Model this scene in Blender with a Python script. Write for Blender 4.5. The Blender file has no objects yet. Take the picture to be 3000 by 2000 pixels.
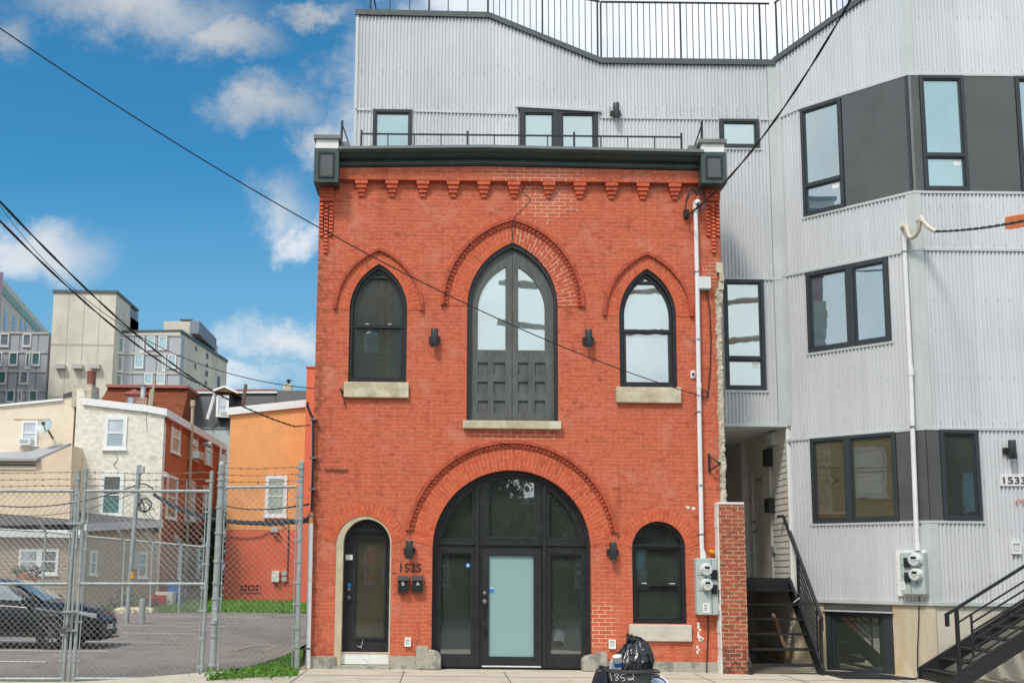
import bpy, bmesh, math, random
from mathutils import Vector, Matrix, noise, geometry
SC = bpy.context.scene
COL = SC.collection
random.seed(7)
V = Vector
# ------------------------------------------------------------------ camera
IW, IH = 3000.0, 2000.0
FOC, CX, CY = 3200.0, 1289.0, 1224.0
TH, RHO, HC = math.radians(8.0), 0.0105, 1.63
_up = V((0, -math.sin(TH), math.cos(TH))); _rt = V((1, 0, 0))
FW = V((0, math.cos(TH), math.sin(TH)))
RT = _rt*math.cos(RHO) + _up*math.sin(RHO)
UP = _up*math.cos(RHO) - _rt*math.sin(RHO)
cam = bpy.data.cameras.new('camera')
cam.sensor_fit = 'HORIZONTAL'; cam.sensor_width = 36.0
cam.lens = FOC/IW*36.0
cam.shift_x = (IW/2-CX)/IW; cam.shift_y = (CY-IH/2)/IW
cam.clip_start = 0.1; cam.clip_end = 6000
camo = bpy.data.objects.new('camera', cam); COL.objects.link(camo)
m = Matrix.Identity(4)
for i in range(3):
    m[i][0] = RT[i]; m[i][1] = UP[i]; m[i][2] = -FW[i]
m[2][3] = HC
camo.matrix_world = m
SC.camera = camo
def ray(px, py):
    return FW + RT*((px-CX)/FOC) - UP*((py-CY)/FOC)
def P(px, py, Y):
    d = ray(px, py); t = Y/d.y
    return V((d.x*t, Y, HC+d.z*t))
def PG(px, py, z):
    d = ray(px, py); t = (z-HC)/d.z
    return V((d.x*t, d.y*t, z))
# ------------------------------------------------------------------ light
SUN_DIR = V((-0.36, -0.56, 0.90)).normalized()
w = bpy.data.worlds.new('World'); SC.world = w; w.use_nodes = True
N = w.node_tree.nodes; Lk = w.node_tree.links; N.clear()
def wn(t, **kw):
    n = N.new(t)
    for k, v in kw.items(): setattr(n, k, v)
    return n
def wmath(op, a, b=None, clamp=False):
    n = wn('ShaderNodeMath', operation=op); n.use_clamp = clamp
    for i, x in enumerate((a, b)):
        if x is None: continue
        if isinstance(x, (int, float)): n.inputs[i].default_value = x
        else: Lk.new(x, n.inputs[i])
    return n.outputs[0]
out = wn('ShaderNodeOutputWorld'); bg = wn('ShaderNodeBackground')
sky = wn('ShaderNodeTexSky', sky_type='NISHITA'); sky.sun_disc = False
sky.sun_elevation = math.asin(SUN_DIR.z); sky.sun_rotation = math.atan2(SUN_DIR.x, SUN_DIR.y)
sky.altitude = 50; sky.air_density = 1.0; sky.dust_density = 0.6; sky.ozone_density = 2.0
tint = wn('ShaderNodeMix', data_type='RGBA', blend_type='MULTIPLY'); tint.inputs[0].default_value = 1.0
Lk.new(sky.outputs[0], tint.inputs[6]); tint.inputs[7].default_value = (0.20, 0.66, 0.79, 1)
tc = wn('ShaderNodeTexCoord'); sep = wn('ShaderNodeSeparateXYZ'); Lk.new(tc.outputs['Generated'], sep.inputs[0])
yc = wmath('MAXIMUM', sep.outputs[1], 0.08)
gu = wmath('DIVIDE', sep.outputs[0], yc); gv = wmath('DIVIDE', sep.outputs[2], yc)
guv = wn('ShaderNodeCombineXYZ'); Lk.new(gu, guv.inputs[0]); Lk.new(gv, guv.inputs[1])
nz = wn('ShaderNodeTexNoise'); nz.inputs['Scale'].default_value = 7.0; nz.inputs['Detail'].default_value = 9; nz.inputs['Roughness'].default_value = 0.66
Lk.new(guv.outputs[0], nz.inputs['Vector'])
nz2 = wn('ShaderNodeTexNoise'); nz2.inputs['Scale'].default_value = 4.0; nz2.inputs['Detail'].default_value = 5
Lk.new(guv.outputs[0], nz2.inputs['Vector'])
wsub = wn('ShaderNodeVectorMath', operation='SUBTRACT'); Lk.new(nz.outputs['Color'], wsub.inputs[0]); wsub.inputs[1].default_value = (.5, .5, .5)
wsc = wn('ShaderNodeVectorMath', operation='SCALE'); Lk.new(wsub.outputs[0], wsc.inputs[0]); wsc.inputs['Scale'].default_value = 0.15
wadd = wn('ShaderNodeVectorMath', operation='ADD'); Lk.new(guv.outputs[0], wadd.inputs[0]); Lk.new(wsc.outputs[0], wadd.inputs[1])
# cloud banks: where they stand in the sky, half width, half height, weight
CLOUDS = [(380, 20, 420, 110, 1.0), (700, 95, 160, 80, 1.0), (10, 120, 90, 100, .8), (800, 290, 190, 85, .95),
          (985, 390, 130, 110, 1.2), (120, 720, 230, 115, 1.25), (890, 690, 90, 75, 1.0), (800, 1030, 230, 95, 1.2),
          (860, 600, 90, 130, .62), (1020, 250, 120, 260, .75), (930, 20, 160, 40, .9), (1950, 90, 760, 260, 2.6),
          (1500, 40, 200, 60, .9), (600, 1130, 420, 55, .9), (40, 700, 130, 90, 1.0), (-500, 200, 300, 120, 1), (2900, 300, 500, 300, 1.3)]
dens = None
for (x, y, a, b, wt) in CLOUDS:
    d = ray(x, y); cu, cv = d.x/d.y, d.z/d.y
    sx, sy = a/FOC, b/FOC*1.05
    s1 = wn('ShaderNodeVectorMath', operation='SUBTRACT'); Lk.new(wadd.outputs[0], s1.inputs[0]); s1.inputs[1].default_value = (cu, cv, 0)
    s2 = wn('ShaderNodeVectorMath', operation='DIVIDE'); Lk.new(s1.outputs[0], s2.inputs[0]); s2.inputs[1].default_value = (sx, sy, 1)
    s3 = wn('ShaderNodeVectorMath', operation='LENGTH'); Lk.new(s2.outputs[0], s3.inputs[0])
    v = wmath('MULTIPLY', wmath('SUBTRACT', 1.25, s3.outputs['Value']), wt)
    dens = v if dens is None else wmath('MAXIMUM', dens, v)
dens = wmath('ADD', dens, wmath('MULTIPLY', wmath('SUBTRACT', nz.outputs['Fac'], 0.5), 1.7))
mr = wn('ShaderNodeMapRange', interpolation_type='SMOOTHSTEP'); Lk.new(dens, mr.inputs[0])
mr.inputs[1].default_value = 0.0; mr.inputs[2].default_value = 1.35; mr.inputs[4].default_value = 0.88
front = wn('ShaderNodeMapRange', interpolation_type='SMOOTHSTEP'); Lk.new(sep.outputs[1], front.inputs[0])
front.inputs[1].default_value = 0.1; front.inputs[2].default_value = 0.35
cm = wmath('MULTIPLY', mr.outputs[0], front.outputs[0])
ccol = wn('ShaderNodeValToRGB'); Lk.new(nz2.outputs['Fac'], ccol.inputs[0])
ccol.color_ramp.elements[0].position = .34; ccol.color_ramp.elements[0].color = (2.3, 2.5, 2.7, 1)
ccol.color_ramp.elements[1].position = .66; ccol.color_ramp.elements[1].color = (4.2, 4.25, 4.3, 1)
hi = wn('ShaderNodeMapRange', interpolation_type='SMOOTHSTEP'); Lk.new(gu, hi.inputs[0])
hi.inputs[1].default_value = -0.16; hi.inputs[2].default_value = 0.06; hi.inputs[3].default_value = 1.0; hi.inputs[4].default_value = 1.9
lo_ = wn('ShaderNodeMapRange', interpolation_type='SMOOTHSTEP'); Lk.new(gv, lo_.inputs[0]); lo_.inputs[1].default_value = 0.50; lo_.inputs[2].default_value = 0.30; lo_.inputs[3].default_value = 1.0; lo_.inputs[4].default_value = 1.35
cb = wn('ShaderNodeVectorMath', operation='SCALE'); Lk.new(ccol.outputs[0], cb.inputs[0]); Lk.new(wmath('MULTIPLY', hi.outputs[0], lo_.outputs[0]), cb.inputs['Scale'])
mixc = wn('ShaderNodeMix', data_type='RGBA'); Lk.new(cm, mixc.inputs[0]); pale = wn('ShaderNodeMapRange', interpolation_type='SMOOTHSTEP'); Lk.new(gv, pale.inputs[0]); pale.inputs[1].default_value = .40; pale.inputs[2].default_value = .12; pale.inputs[4].default_value = .7
mixp = wn('ShaderNodeMix', data_type='RGBA'); Lk.new(pale.outputs[0], mixp.inputs[0]); Lk.new(tint.outputs[2], mixp.inputs[6]); mixp.inputs[7].default_value = (1.55, 2.75, 3.7, 1)
Lk.new(mixp.outputs[2], mixc.inputs[6]); Lk.new(cb.outputs[0], mixc.inputs[7])
# behind the photographer the sky is a bright, nearly even overcast
back = wn('ShaderNodeMapRange', interpolation_type='SMOOTHSTEP'); Lk.new(sep.outputs[1], back.inputs[0])
back.inputs[1].default_value = 0.12; back.inputs[2].default_value = -0.15
nz3 = wn('ShaderNodeTexNoise'); nz3.inputs['Scale'].default_value = 3.2; nz3.inputs['Detail'].default_value = 6
Lk.new(tc.outputs['Generated'], nz3.inputs['Vector'])
bcol = wn('ShaderNodeValToRGB'); Lk.new(nz3.outputs['Fac'], bcol.inputs[0])
bcol.color_ramp.elements[0].position = .36; bcol.color_ramp.elements[0].color = (4.3, 5.7, 6.5, 1)
bcol.color_ramp.elements[1].position = .62; bcol.color_ramp.elements[1].color = (8.2, 8.6, 8.8, 1)
mixb = wn('ShaderNodeMix', data_type='RGBA'); Lk.new(back.outputs[0], mixb.inputs[0]); Lk.new(mixc.outputs[2], mixb.inputs[6]); Lk.new(bcol.outputs[0], mixb.inputs[7])
Lk.new(mixb.outputs[2], bg.inputs[0]); bg.inputs[1].default_value = 0.1
Lk.new(bg.outputs[0], out.inputs[0])
sun = bpy.data.lights.new('sun', 'SUN'); sun.energy = 1.6; sun.angle = math.radians(10); sun.color = (1, .95, .88)
so = bpy.data.objects.new('sun', sun); COL.objects.link(so)
so.rotation_euler = SUN_DIR.to_track_quat('Z', 'Y').to_euler(); so.location = (0, 0, 60)
SC.view_settings.view_transform = 'Standard'; SC.view_settings.look = 'None'
SC.view_settings.exposure = 0.84; SC.view_settings.gamma = 1.0
SC.cycles.max_bounces = 6; SC.cycles.use_denoising = True

# ------------------------------------------------------------------ wall frames and mesh builder
class Fr:
    """a vertical wall plane: origin o (x, y), horizontal direction u, outward normal n"""
    def __init__(s, o, u):
        s.o = V((o[0], o[1])); s.u = V(u).normalized(); s.n = V((s.u.y, -s.u.x))
    def L(s, px, py, off=0.0):
        d = ray(px, py); dd = V((d.x, d.y)); q = s.o + s.n*off
        t = q.dot(s.n)/dd.dot(s.n)
        p = dd*t
        return ((p-s.o).dot(s.u), HC+d.z*t)
    def R(s, x0, y0, x1, y1, off=0.0):
        a = s.L(x0, y0, off); b = s.L(x1, y1, off); c = s.L(x0, y1, off); d = s.L(x1, y0, off)
        return ((a[0]+c[0])/2, (b[0]+d[0])/2, (b[1]+c[1])/2, (a[1]+d[1])/2)   # u0 u1 z0 z1
    def D(s, tl, br, off=0.0):
        a = s.L(*tl, off); b = s.L(*br, off)
        return (a[0], b[0], b[1], a[1])
    def W(s, u, o, z):
        p = s.o + s.u*u + s.n*o
        return V((p.x, p.y, z))
def rect(u0, u1, z0, z1): return [(u0, z0), (u1, z0), (u1, z1), (u0, z1)]
def inset(r, t): return (r[0]+t, r[1]-t, r[2]+t, r[3]-t)

class MB:
    def __init__(s): s.v = []; s.f = []; s.uv = {}; s.sm = set()
    def add(s, vs, fs, uvs=None, smooth=False):
        b = len(s.v); s.v += [V(p) for p in vs]
        for f in fs:
            if smooth: s.sm.add(len(s.f))
            s.f.append([i+b for i in f])
        if uvs:
            for i, q in enumerate(uvs): s.uv[b+i] = q
        return s
    def box(s, x0, x1, y0, y1, z0, z1):
        vs = [(x, y, z) for z in (z0, z1) for y in (y0, y1) for x in (x0, x1)]
        return s.add(vs, [(0, 2, 3, 1), (4, 5, 7, 6), (0, 1, 5, 4), (2, 6, 7, 3), (0, 4, 6, 2), (1, 3, 7, 5)])
    def fbox(s, fr, u0, u1, z0, z1, o0, o1):
        vs = [fr.W(u, o, z) for z in (z0, z1) for o in (o1, o0) for u in (u0, u1)]
        return s.add(vs, [(0, 2, 3, 1), (4, 5, 7, 6), (0, 1, 5, 4), (2, 6, 7, 3), (0, 4, 6, 2), (1, 3, 7, 5)])
    def plate(s, fr, outer, holes=(), o0=0.0, o1=0.02):
        loops = [list(outer)] + [list(h) for h in holes]
        flat = [p for l in loops for p in l]
        tris = geometry.tessellate_polygon([[V((p[0], p[1], 0)) for p in l] for l in loops])
        n = len(flat)
        vs = [fr.W(p[0], o1, p[1]) for p in flat] + [fr.W(p[0], o0, p[1]) for p in flat]
        fs = [tuple(t) for t in tris] + [tuple(i+n for i in reversed(t)) for t in tris]
        b = 0
        for l in loops:
            k = len(l)
            for i in range(k):
                j = (i+1) % k
                fs.append((b+i, b+j, b+j+n, b+i+n))
            b += k
        return s.add(vs, fs)
    def bar(s, p, q, wd=0.03, h=None, up=V((0, 0, 1))):
        p = V(p); q = V(q); d = (q-p)
        if d.length < 1e-6: return s
        d.normalize(); h = h or wd
        a = d.cross(up)
        if a.length < 1e-3: a = V((1, 0, 0)) if abs(d.x) < .9 else V((0, 1, 0))
        a.normalize(); c = a.cross(d).normalized()
        vs = []
        for e in (p, q):
            for (i, j) in ((-1, -1), (1, -1), (1, 1), (-1, 1)): vs.append(e + a*(i*wd/2) + c*(j*h/2))
        return s.add(vs, [(3, 2, 1, 0), (4, 5, 6, 7), (0, 1, 5, 4), (1, 2, 6, 5), (2, 3, 7, 6), (3, 0, 4, 7)])
    def tube(s, pts, r, seg=8, cap=True):
        pts = [V(p) for p in pts]; rr = r if isinstance(r, (list, tuple)) else [r]*len(pts)
        vs = []; fs = []; prev = None
        for i, p in enumerate(pts):
            d = (pts[min(i+1, len(pts)-1)]-pts[max(i-1, 0)]).normalized()
            if prev is None:
                a = d.cross(V((0, 0, 1)))
                if a.length < 1e-3: a = V((1, 0, 0))
                a.normalize()
            else:
                a = prev - d*prev.dot(d)
                a.normalize()
            prev = a; b = d.cross(a)
            for k in range(seg):
                t = 2*math.pi*k/seg
                vs.append(p + (a*math.cos(t)+b*math.sin(t))*rr[i])
        for i in range(len(pts)-1):
            for k in range(seg):
                k2 = (k+1) % seg
                fs.append((i*seg+k, i*seg+k2, (i+1)*seg+k2, (i+1)*seg+k))
        s.add(vs, fs, smooth=seg > 4)
        if cap:
            n = len(pts)-1
            s.add([vs[k] for k in range(seg)], [tuple(reversed(range(seg)))])
            s.add([vs[n*seg+k] for k in range(seg)], [tuple(range(seg))])
        return s
    def lathe(s, c, prof, seg=24, axis=V((0, 0, 1)), cap=True):
        c = V(c); axis = V(axis).normalized()
        a = axis.cross(V((0, 0, 1)))
        if a.length < 1e-3: a = V((1, 0, 0))
        a.normalize(); b = axis.cross(a)
        vs = []; fs = []
        for (r, h) in prof:
            for k in range(seg):
                t = 2*math.pi*k/seg
                vs.append(c + axis*h + (a*math.cos(t)+b*math.sin(t))*r)
        for i in range(len(prof)-1):
            for k in range(seg):
                k2 = (k+1) % seg
                fs.append((i*seg+k, i*seg+k2, (i+1)*seg+k2, (i+1)*seg+k))
        s.add(vs, fs, smooth=True)
        if cap:
            n = len(prof)-1
            s.add(vs[:seg], [tuple(reversed(range(seg)))]); s.add(vs[n*seg:], [tuple(range(seg))])
        return s
    def build(s, name, mt, parent=None, label=None, cat=None, group=None, kind=None, merge=False):
        root = parent
        while root is not None and root.parent is not None: root = root.parent
        if root is not None: off = V(root.location)
        else:
            xs = [p.x for p in s.v]; ys = [p.y for p in s.v]; zs = [p.z for p in s.v]
            off = V(((min(xs)+max(xs))/2, (min(ys)+max(ys))/2, min(zs)))
        me = bpy.data.meshes.new(name)
        me.from_pydata([p-off for p in s.v], [], s.f)
        if s.uv:
            ul = me.uv_layers.new(name='uv')
            for lp in me.loops: ul.data[lp.index].uv = s.uv.get(lp.vertex_index, (0, 0))
        for i in s.sm: me.polygons[i].use_smooth = True
        bm = bmesh.new(); bm.from_mesh(me)
        if merge: bmesh.ops.remove_doubles(bm, verts=bm.verts, dist=1e-4)
        bmesh.ops.recalc_face_normals(bm, faces=bm.faces)
        for e in bm.edges:
            if len(e.link_faces) == 2 and e.calc_face_angle(0) > .65: e.smooth = False
        bm.to_mesh(me); bm.free()
        me.materials.append(mt)
        o = bpy.data.objects.new(name, me); COL.objects.link(o)
        if root is not None: o.parent = parent
        else: o.location = off
        tag(o, label, cat, group, kind)
        return o
def tag(o, label=None, cat=None, group=None, kind=None):
    for k, v in (('label', label), ('category', cat), ('group', group), ('kind', kind)):
        if v: o[k] = v
    return o
def thing(name, label, cat, loc=(0, 0, 0), group=None):
    o = bpy.data.objects.new(name, None); COL.objects.link(o)
    o.location = loc; o.empty_display_size = .2
    return tag(o, label, cat, group)
def dup(o, delta, label=None):
    """copy of a thing with its parts, moved by delta"""
    c = o.copy(); COL.objects.link(c); c.location = V(o.location)+V(delta)
    if label: c['label'] = label
    for ch in list(o.children):
        d = ch.copy(); COL.objects.link(d); d.parent = c
        for g in list(ch.children):
            e = g.copy(); COL.objects.link(e); e.parent = d
    return c
def text_mb(mb, s, fr, u0, z0, h, o0, o1, width=None, rot=0.0):
    """lettering cut as thin solid characters on a wall plane"""
    cu = bpy.data.curves.new('lettering', 'FONT'); cu.body = s; cu.size = 1.0
    ob = bpy.data.objects.new('lettering', cu); COL.objects.link(ob)
    bpy.context.view_layer.update()
    me = bpy.data.meshes.new_from_object(ob.evaluated_get(bpy.context.evaluated_depsgraph_get()))
    xs = [v.co.x for v in me.vertices]; ys = [v.co.y for v in me.vertices]
    x0, x1, y0, y1 = min(xs), max(xs), min(ys), max(ys)
    ky = h/(y1-y0); kx = ky if width is None else width/(x1-x0)
    fs = [tuple(p.vertices) for p in me.polygons]
    pts = []
    for v in me.vertices:
        x = (v.co.x-x0)*kx; y = (v.co.y-y0)*ky
        pts.append((u0+x*math.cos(rot)-y*math.sin(rot), z0+x*math.sin(rot)+y*math.cos(rot)))
    mb.add([fr.W(p[0], o1, p[1]) for p in pts], fs)
    ed = {}
    for f in fs:
        for i in range(len(f)):
            e = (f[i], f[(i+1) % len(f)]); ed[tuple(sorted(e))] = ed.get(tuple(sorted(e)), 0)+1
    for (a, b), n in ed.items():
        if n == 1: mb.add([fr.W(pts[a][0], o1, pts[a][1]), fr.W(pts[b][0], o1, pts[b][1]), fr.W(pts[b][0], o0, pts[b][1]), fr.W(pts[a][0], o0, pts[a][1])], [(0, 1, 2, 3)])
    bpy.data.objects.remove(ob); bpy.data.curves.remove(cu); bpy.data.meshes.remove(me)
    return mb
# ------------------------------------------------------------------ materials
MATS = {}
class Nd:
    def __init__(s, name):
        s.m = bpy.data.materials.new(name); s.m.use_nodes = True
        s.t = s.m.node_tree; s.b = s.t.nodes['Principled BSDF']; MATS[name] = s.m
        s.co = None
    def n(s, t, **kw):
        x = s.t.nodes.new(t)
        for k, v in kw.items(): setattr(x, k, v)
        return x
    def l(s, a, b): s.t.links.new(a, b)
    def coord(s, kind='Object', scale=(1, 1, 1)):
        c = s.n('ShaderNodeTexCoord'); mp = s.n('ShaderNodeMapping'); mp.inputs['Scale'].default_value = scale
        s.l(c.outputs[kind], mp.inputs[0]); return mp.outputs[0]
    def noise(s, vec, sc, det=5, rough=.55):
        x = s.n('ShaderNodeTexNoise'); x.inputs['Scale'].default_value = sc; x.inputs['Detail'].default_value = det; x.inputs['Roughness'].default_value = rough
        if vec is not None: s.l(vec, x.inputs['Vector'])
        return x.outputs['Fac']
    def mr(s, v, a, b, c, d, smooth=False):
        x = s.n('ShaderNodeMapRange'); x.interpolation_type = 'SMOOTHSTEP' if smooth else 'LINEAR'
        s.l(v, x.inputs[0])
        for i, q in enumerate((a, b, c, d)): x.inputs[i+1].default_value = q
        return x.outputs[0]
    def mix(s, f, a, b, mode='MIX'):
        x = s.n('ShaderNodeMix', data_type='RGBA', blend_type=mode)
        for i, q in ((0, f), (6, a), (7, b)):
            if isinstance(q, (int, float)): x.inputs[i].default_value = q
            elif isinstance(q, (tuple, list)): x.inputs[i].default_value = (*q[:3], 1)
            else: s.l(q, x.inputs[i])
        return x.outputs[2]
    def math(s, op, a, b):
        x = s.n('ShaderNodeMath', operation=op)
        for i, q in enumerate((a, b)):
            if isinstance(q, (int, float)): x.inputs[i].default_value = q
            else: s.l(q, x.inputs[i])
        return x.outputs[0]
    def set(s, col=None, rough=None, metal=None, spec=None):
        for key, q in (('Base Color', col), ('Roughness', rough), ('Metallic', metal), ('Specular IOR Level', spec)):
            if q is None: continue
            if isinstance(q, (int, float)): s.b.inputs[key].default_value = q
            elif isinstance(q, tuple): s.b.inputs[key].default_value = (*q[:3], 1)
            else: s.l(q, s.b.inputs[key])
    def bump(s, h, st, dist=.01):
        x = s.n('ShaderNodeBump'); x.inputs['Strength'].default_value = st; x.inputs['Distance'].default_value = dist
        s.l(h, x.inputs['Height']); s.l(x.outputs[0], s.b.inputs['Normal'])
def M(name, col, rough=.6, metal=0., var=.12, sc=5., bump=0., bsc=60., spec=.4, stretch=(1, 1, 1), dirt=None, wear=None):
    d = Nd(name); vec = d.coord('Object', stretch)
    f = d.mr(d.noise(vec, sc, 6, .6), .3, .7, 1-var, 1+var)
    c = d.mix(1.0, col, f, 'MULTIPLY')
    if dirt: # colour, scale, low, high
        c = d.mix(d.mr(d.noise(vec, dirt[1], 7, .65), dirt[2], dirt[3], 0, 1, True), c, dirt[0])
    if wear:
        c = d.mix(d.mr(d.noise(vec, wear[1], 9, .7), wear[2], wear[3], 0, 1, True), c, wear[0])
    r = d.mr(d.noise(vec, sc*2.3, 4), .3, .7, max(0, rough-.08), min(1, rough+.08))
    d.set(c, r, metal, spec)
    if bump: d.bump(d.noise(vec, bsc, 6, .6), bump, .01)
    return d.m
def metal_sheet(name, col):
    d = Nd(name); c = d.n('ShaderNodeTexCoord'); s = d.n('ShaderNodeSeparateXYZ'); d.l(c.outputs['Object'], s.inputs[0])
    wnz = d.n('ShaderNodeTexWhiteNoise', noise_dimensions='1D'); d.l(d.math('FLOOR', d.math('MULTIPLY', s.outputs[0], 1.23), 0), wnz.inputs['W'])
    mp = d.n('ShaderNodeMapping'); mp.inputs['Scale'].default_value = (6, 6, .35); d.l(c.outputs['Object'], mp.inputs[0])
    f = d.math('MULTIPLY', d.mr(wnz.outputs['Value'], 0, 1, .93, 1.05), d.mr(d.noise(mp.outputs[0], 1.1, 7, .65), .3, .7, .95, 1.05))
    f = d.math('MULTIPLY', f, d.mr(d.noise(c.outputs['Object'], .5, 4), .3, .7, .93, 1.06))
    d.set(d.mix(1.0, col, f, 'MULTIPLY'), d.mr(d.noise(mp.outputs[0], 2, 4), .3, .7, .32, .5), .1, .45); return d.m
def brick(name, c1, c2, mortar, axis='XZ', bw=.213, rh=.0677, ms=.006, spot=None, pale=(), palecol=(.66, .46, .33), bumpst=.6, grime=None, uvm=False, warm=None):
    d = Nd(name)
    c = d.n('ShaderNodeTexCoord')
    if uvm: vec = c.outputs['UV']; ovec = c.outputs['Object']
    else:
        s = d.n('ShaderNodeSeparateXYZ'); d.l(c.outputs['Object'], s.inputs[0]); k = d.n('ShaderNodeCombineXYZ')
        d.l(s.outputs[0 if axis == 'XZ' else 1], k.inputs[0]); d.l(s.outputs[2], k.inputs[1]); vec = k.outputs[0]; ovec = vec
    b = d.n('ShaderNodeTexBrick'); d.l(vec, b.inputs['Vector'])
    b.offset = .5; b.inputs['Scale'].default_value = 1; b.inputs['Brick Width'].default_value = bw; b.inputs['Row Height'].default_value = rh
    b.inputs['Mortar Size'].default_value = ms; b.inputs['Mortar Smooth'].default_value = .15; b.inputs['Bias'].default_value = -.1
    b.inputs['Color1'].default_value = (*c1, 1); b.inputs['Color2'].default_value = (*c2, 1)
    n1 = d.noise(ovec, 1.1, 6, .6); n2 = d.noise(ovec, 9, 5, .65); n3 = d.noise(ovec, 45, 3)
    mm = d.mix(d.mr(n2, .47, .64, 0, 1, True), mortar, tuple(x*.62 for x in c1))
    pm = None
    for (x, z, a, bb) in pale:
        sv = d.n('ShaderNodeVectorMath', operation='SUBTRACT'); d.l(ovec, sv.inputs[0]); sv.inputs[1].default_value = (x, z, 0) 
        dv = d.n('ShaderNodeVectorMath', operation='DIVIDE'); d.l(sv.outputs[0], dv.inputs[0]); dv.inputs[1].default_value = (a, bb, 1)
        ln = d.n('ShaderNodeVectorMath', operation='LENGTH'); d.l(dv.outputs[0], ln.inputs[0])
        q = d.math('SUBTRACT', 1.0, ln.outputs['Value']); pm = q if pm is None else d.math('MAXIMUM', pm, q)
    if pm is not None:
        pm = d.math('ADD', pm, d.math('MULTIPLY', d.math('SUBTRACT', n2, .56), 2.6))
        mm = d.mix(d.mr(pm, .0, .25, 0, 1, True), mm, palecol)
    bm_ = d.mix(d.math('MULTIPLY', d.mr(n1, .3, .7, 0, 1), .4), b.outputs['Color'], tuple(x*.82 for x in c1))
    # odd dark and pale single bricks
    vor = d.n('ShaderNodeTexBrick'); d.l(vec, vor.inputs['Vector']); vor.offset = .5
    for key, q in (('Scale', 1), ('Brick Width', bw), ('Row Height', rh), ('Mortar Size', 0), ('Bias', .0)): vor.inputs[key].default_value = q
    vor.inputs['Color1'].default_value = (0, 0, 0, 1); vor.inputs['Color2'].default_value = (1, 1, 1, 1)
    pick = d.math('MULTIPLY', d.mr(vor.outputs['Color'], .84, .98, 0, 1), d.mr(n2, .45, .6, 0, 1))
    bm_ = d.mix(d.math('MULTIPLY', pick, .55), bm_, tuple(x*.35+.02 for x in c1))
    if spot: bm_ = d.mix(d.mr(d.noise(ovec, spot[1], 6, .6), spot[2], spot[3], 0, spot[4], True), bm_, spot[0])
    if warm: bm_ = d.mix(d.mr(d.noise(ovec, 3.1, 6, .7), .58, .75, 0, .55, True), bm_, warm)
    cc = d.mix(b.outputs['Fac'], bm_, mm)
    sm_ = d.n('ShaderNodeMapping'); sm_.inputs['Scale'].default_value = (3.2, .32, 1); d.l(ovec, sm_.inputs[0])
    cc = d.mix(d.mr(d.noise(sm_.outputs[0], 1.6, 6, .65), .53, .76, 0, .48, True), cc, tuple(x*.42 for x in c1))
    if grime: # colour, edges given as (axis index 0/1, from, to)
        sp = d.n('ShaderNodeSeparateXYZ'); d.l(ovec, sp.inputs[0])
        g = None
        for (ax, a, bq) in grime[1]:
            q = d.mr(sp.outputs[ax], a, bq, 0, 1, True); g = q if g is None else d.math('MAXIMUM', g, q)
        g = d.math('MULTIPLY', g, d.mr(n2, .38, .6, 0, .8, True)); cc = d.mix(g, cc, grime[0])
    cc = d.mix(.22, cc, d.mix(1.0, cc, d.mr(n3, .3, .7, .6, 1.4), 'MULTIPLY'))
    d.set(cc, .82, 0, .25)
    h = d.math('SUBTRACT', d.math('MULTIPLY', n3, .35), b.outputs['Fac'])
    d.bump(h, bumpst, .006)
    return d.m
def glass(name, tint, refl, rough=.015, edge=.5, wav=.05):
    d = Nd(name); vec = d.coord('Object')
    d.set(d.mix(1.0, tint, d.mr(d.noise(vec, 1.3, 4), .3, .7, .7, 1.3), 'MULTIPLY'), .25, 0, .3)
    g = d.n('ShaderNodeBsdfGlossy'); g.inputs['Roughness'].default_value = rough; g.inputs['Color'].default_value = (.93, .98, .98, 1)
    bp = d.n('ShaderNodeBump'); bp.inputs['Strength'].default_value = wav; bp.inputs['Distance'].default_value = .02
    d.l(d.noise(vec, 1.7, 2), bp.inputs['Height']); d.l(bp.outputs[0], g.inputs['Normal'])
    lw = d.n('ShaderNodeLayerWeight'); lw.inputs['Blend'].default_value = .25
    fc = d.mr(lw.outputs['Fresnel'], 0, 1, refl, min(1, refl+edge))
    ms = d.n('ShaderNodeMixShader'); d.l(fc, ms.inputs[0]); d.l(d.b.outputs[0], ms.inputs[1]); d.l(g.outputs[0], ms.inputs[2])
    d.l(ms.outputs[0], d.t.nodes['Material Output'].inputs[0])
    return d.m
# ------------------------------------------------------------------ shared materials
BX, BY = 0.6, 18.8
FA = Fr((0, BY), (1, 0))
def fx(px, py): u, z = FA.L(px, py); return (u-BX, z)
def pz(px, py, a, b): u, z = fx(px, py); return (u, z, a/170., b/170.)
RED1, RED2, RMORT = (.585, .128, .062), (.50, .104, .053), (.57, .225, .14)
m_brick = brick('red_painted_brick', RED1, RED2, RMORT, ms=.0065,
    spot=((.60, .23, .165), 1.7, .52, .74, .65),
    pale=[pz(1560, 520, 190, 55), pz(1600, 590, 110, 70), pz(1500, 1275, 175, 26), pz(1760, 1830, 60, 95), pz(2092, 800, 40, 60)],
    grime=((.13, .05, .035), [(0, fx(985, 1300)[0], fx(905, 1300)[0]-.1), (0, fx(2045, 900)[0]+.1, fx(2110, 900)[0]+.15)]))
m_arch = brick('red_arch_brick', (.61, .116, .050), (.50, .088, .041), (.58, .23, .14), uvm=True, ms=.0065, bw=.213, rh=.071)
m_archpale = brick('repointed_arch_brick', (.54, .10, .05), (.44, .078, .04), (.64, .40, .28), uvm=True, ms=.0075, bw=.213, rh=.071)
m_redterra = M('red_moulded_terracotta', (.42, .075, .034), .75, var=.3, sc=9, bump=.3, dirt=((.12, .04, .025), 14, .52, .7))
m_redplain = M('red_brick_face', (.57, .108, .048), .8, var=.25, sc=7, bump=.4, bsc=60, dirt=((.30, .05, .025), 5, .5, .72))
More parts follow.
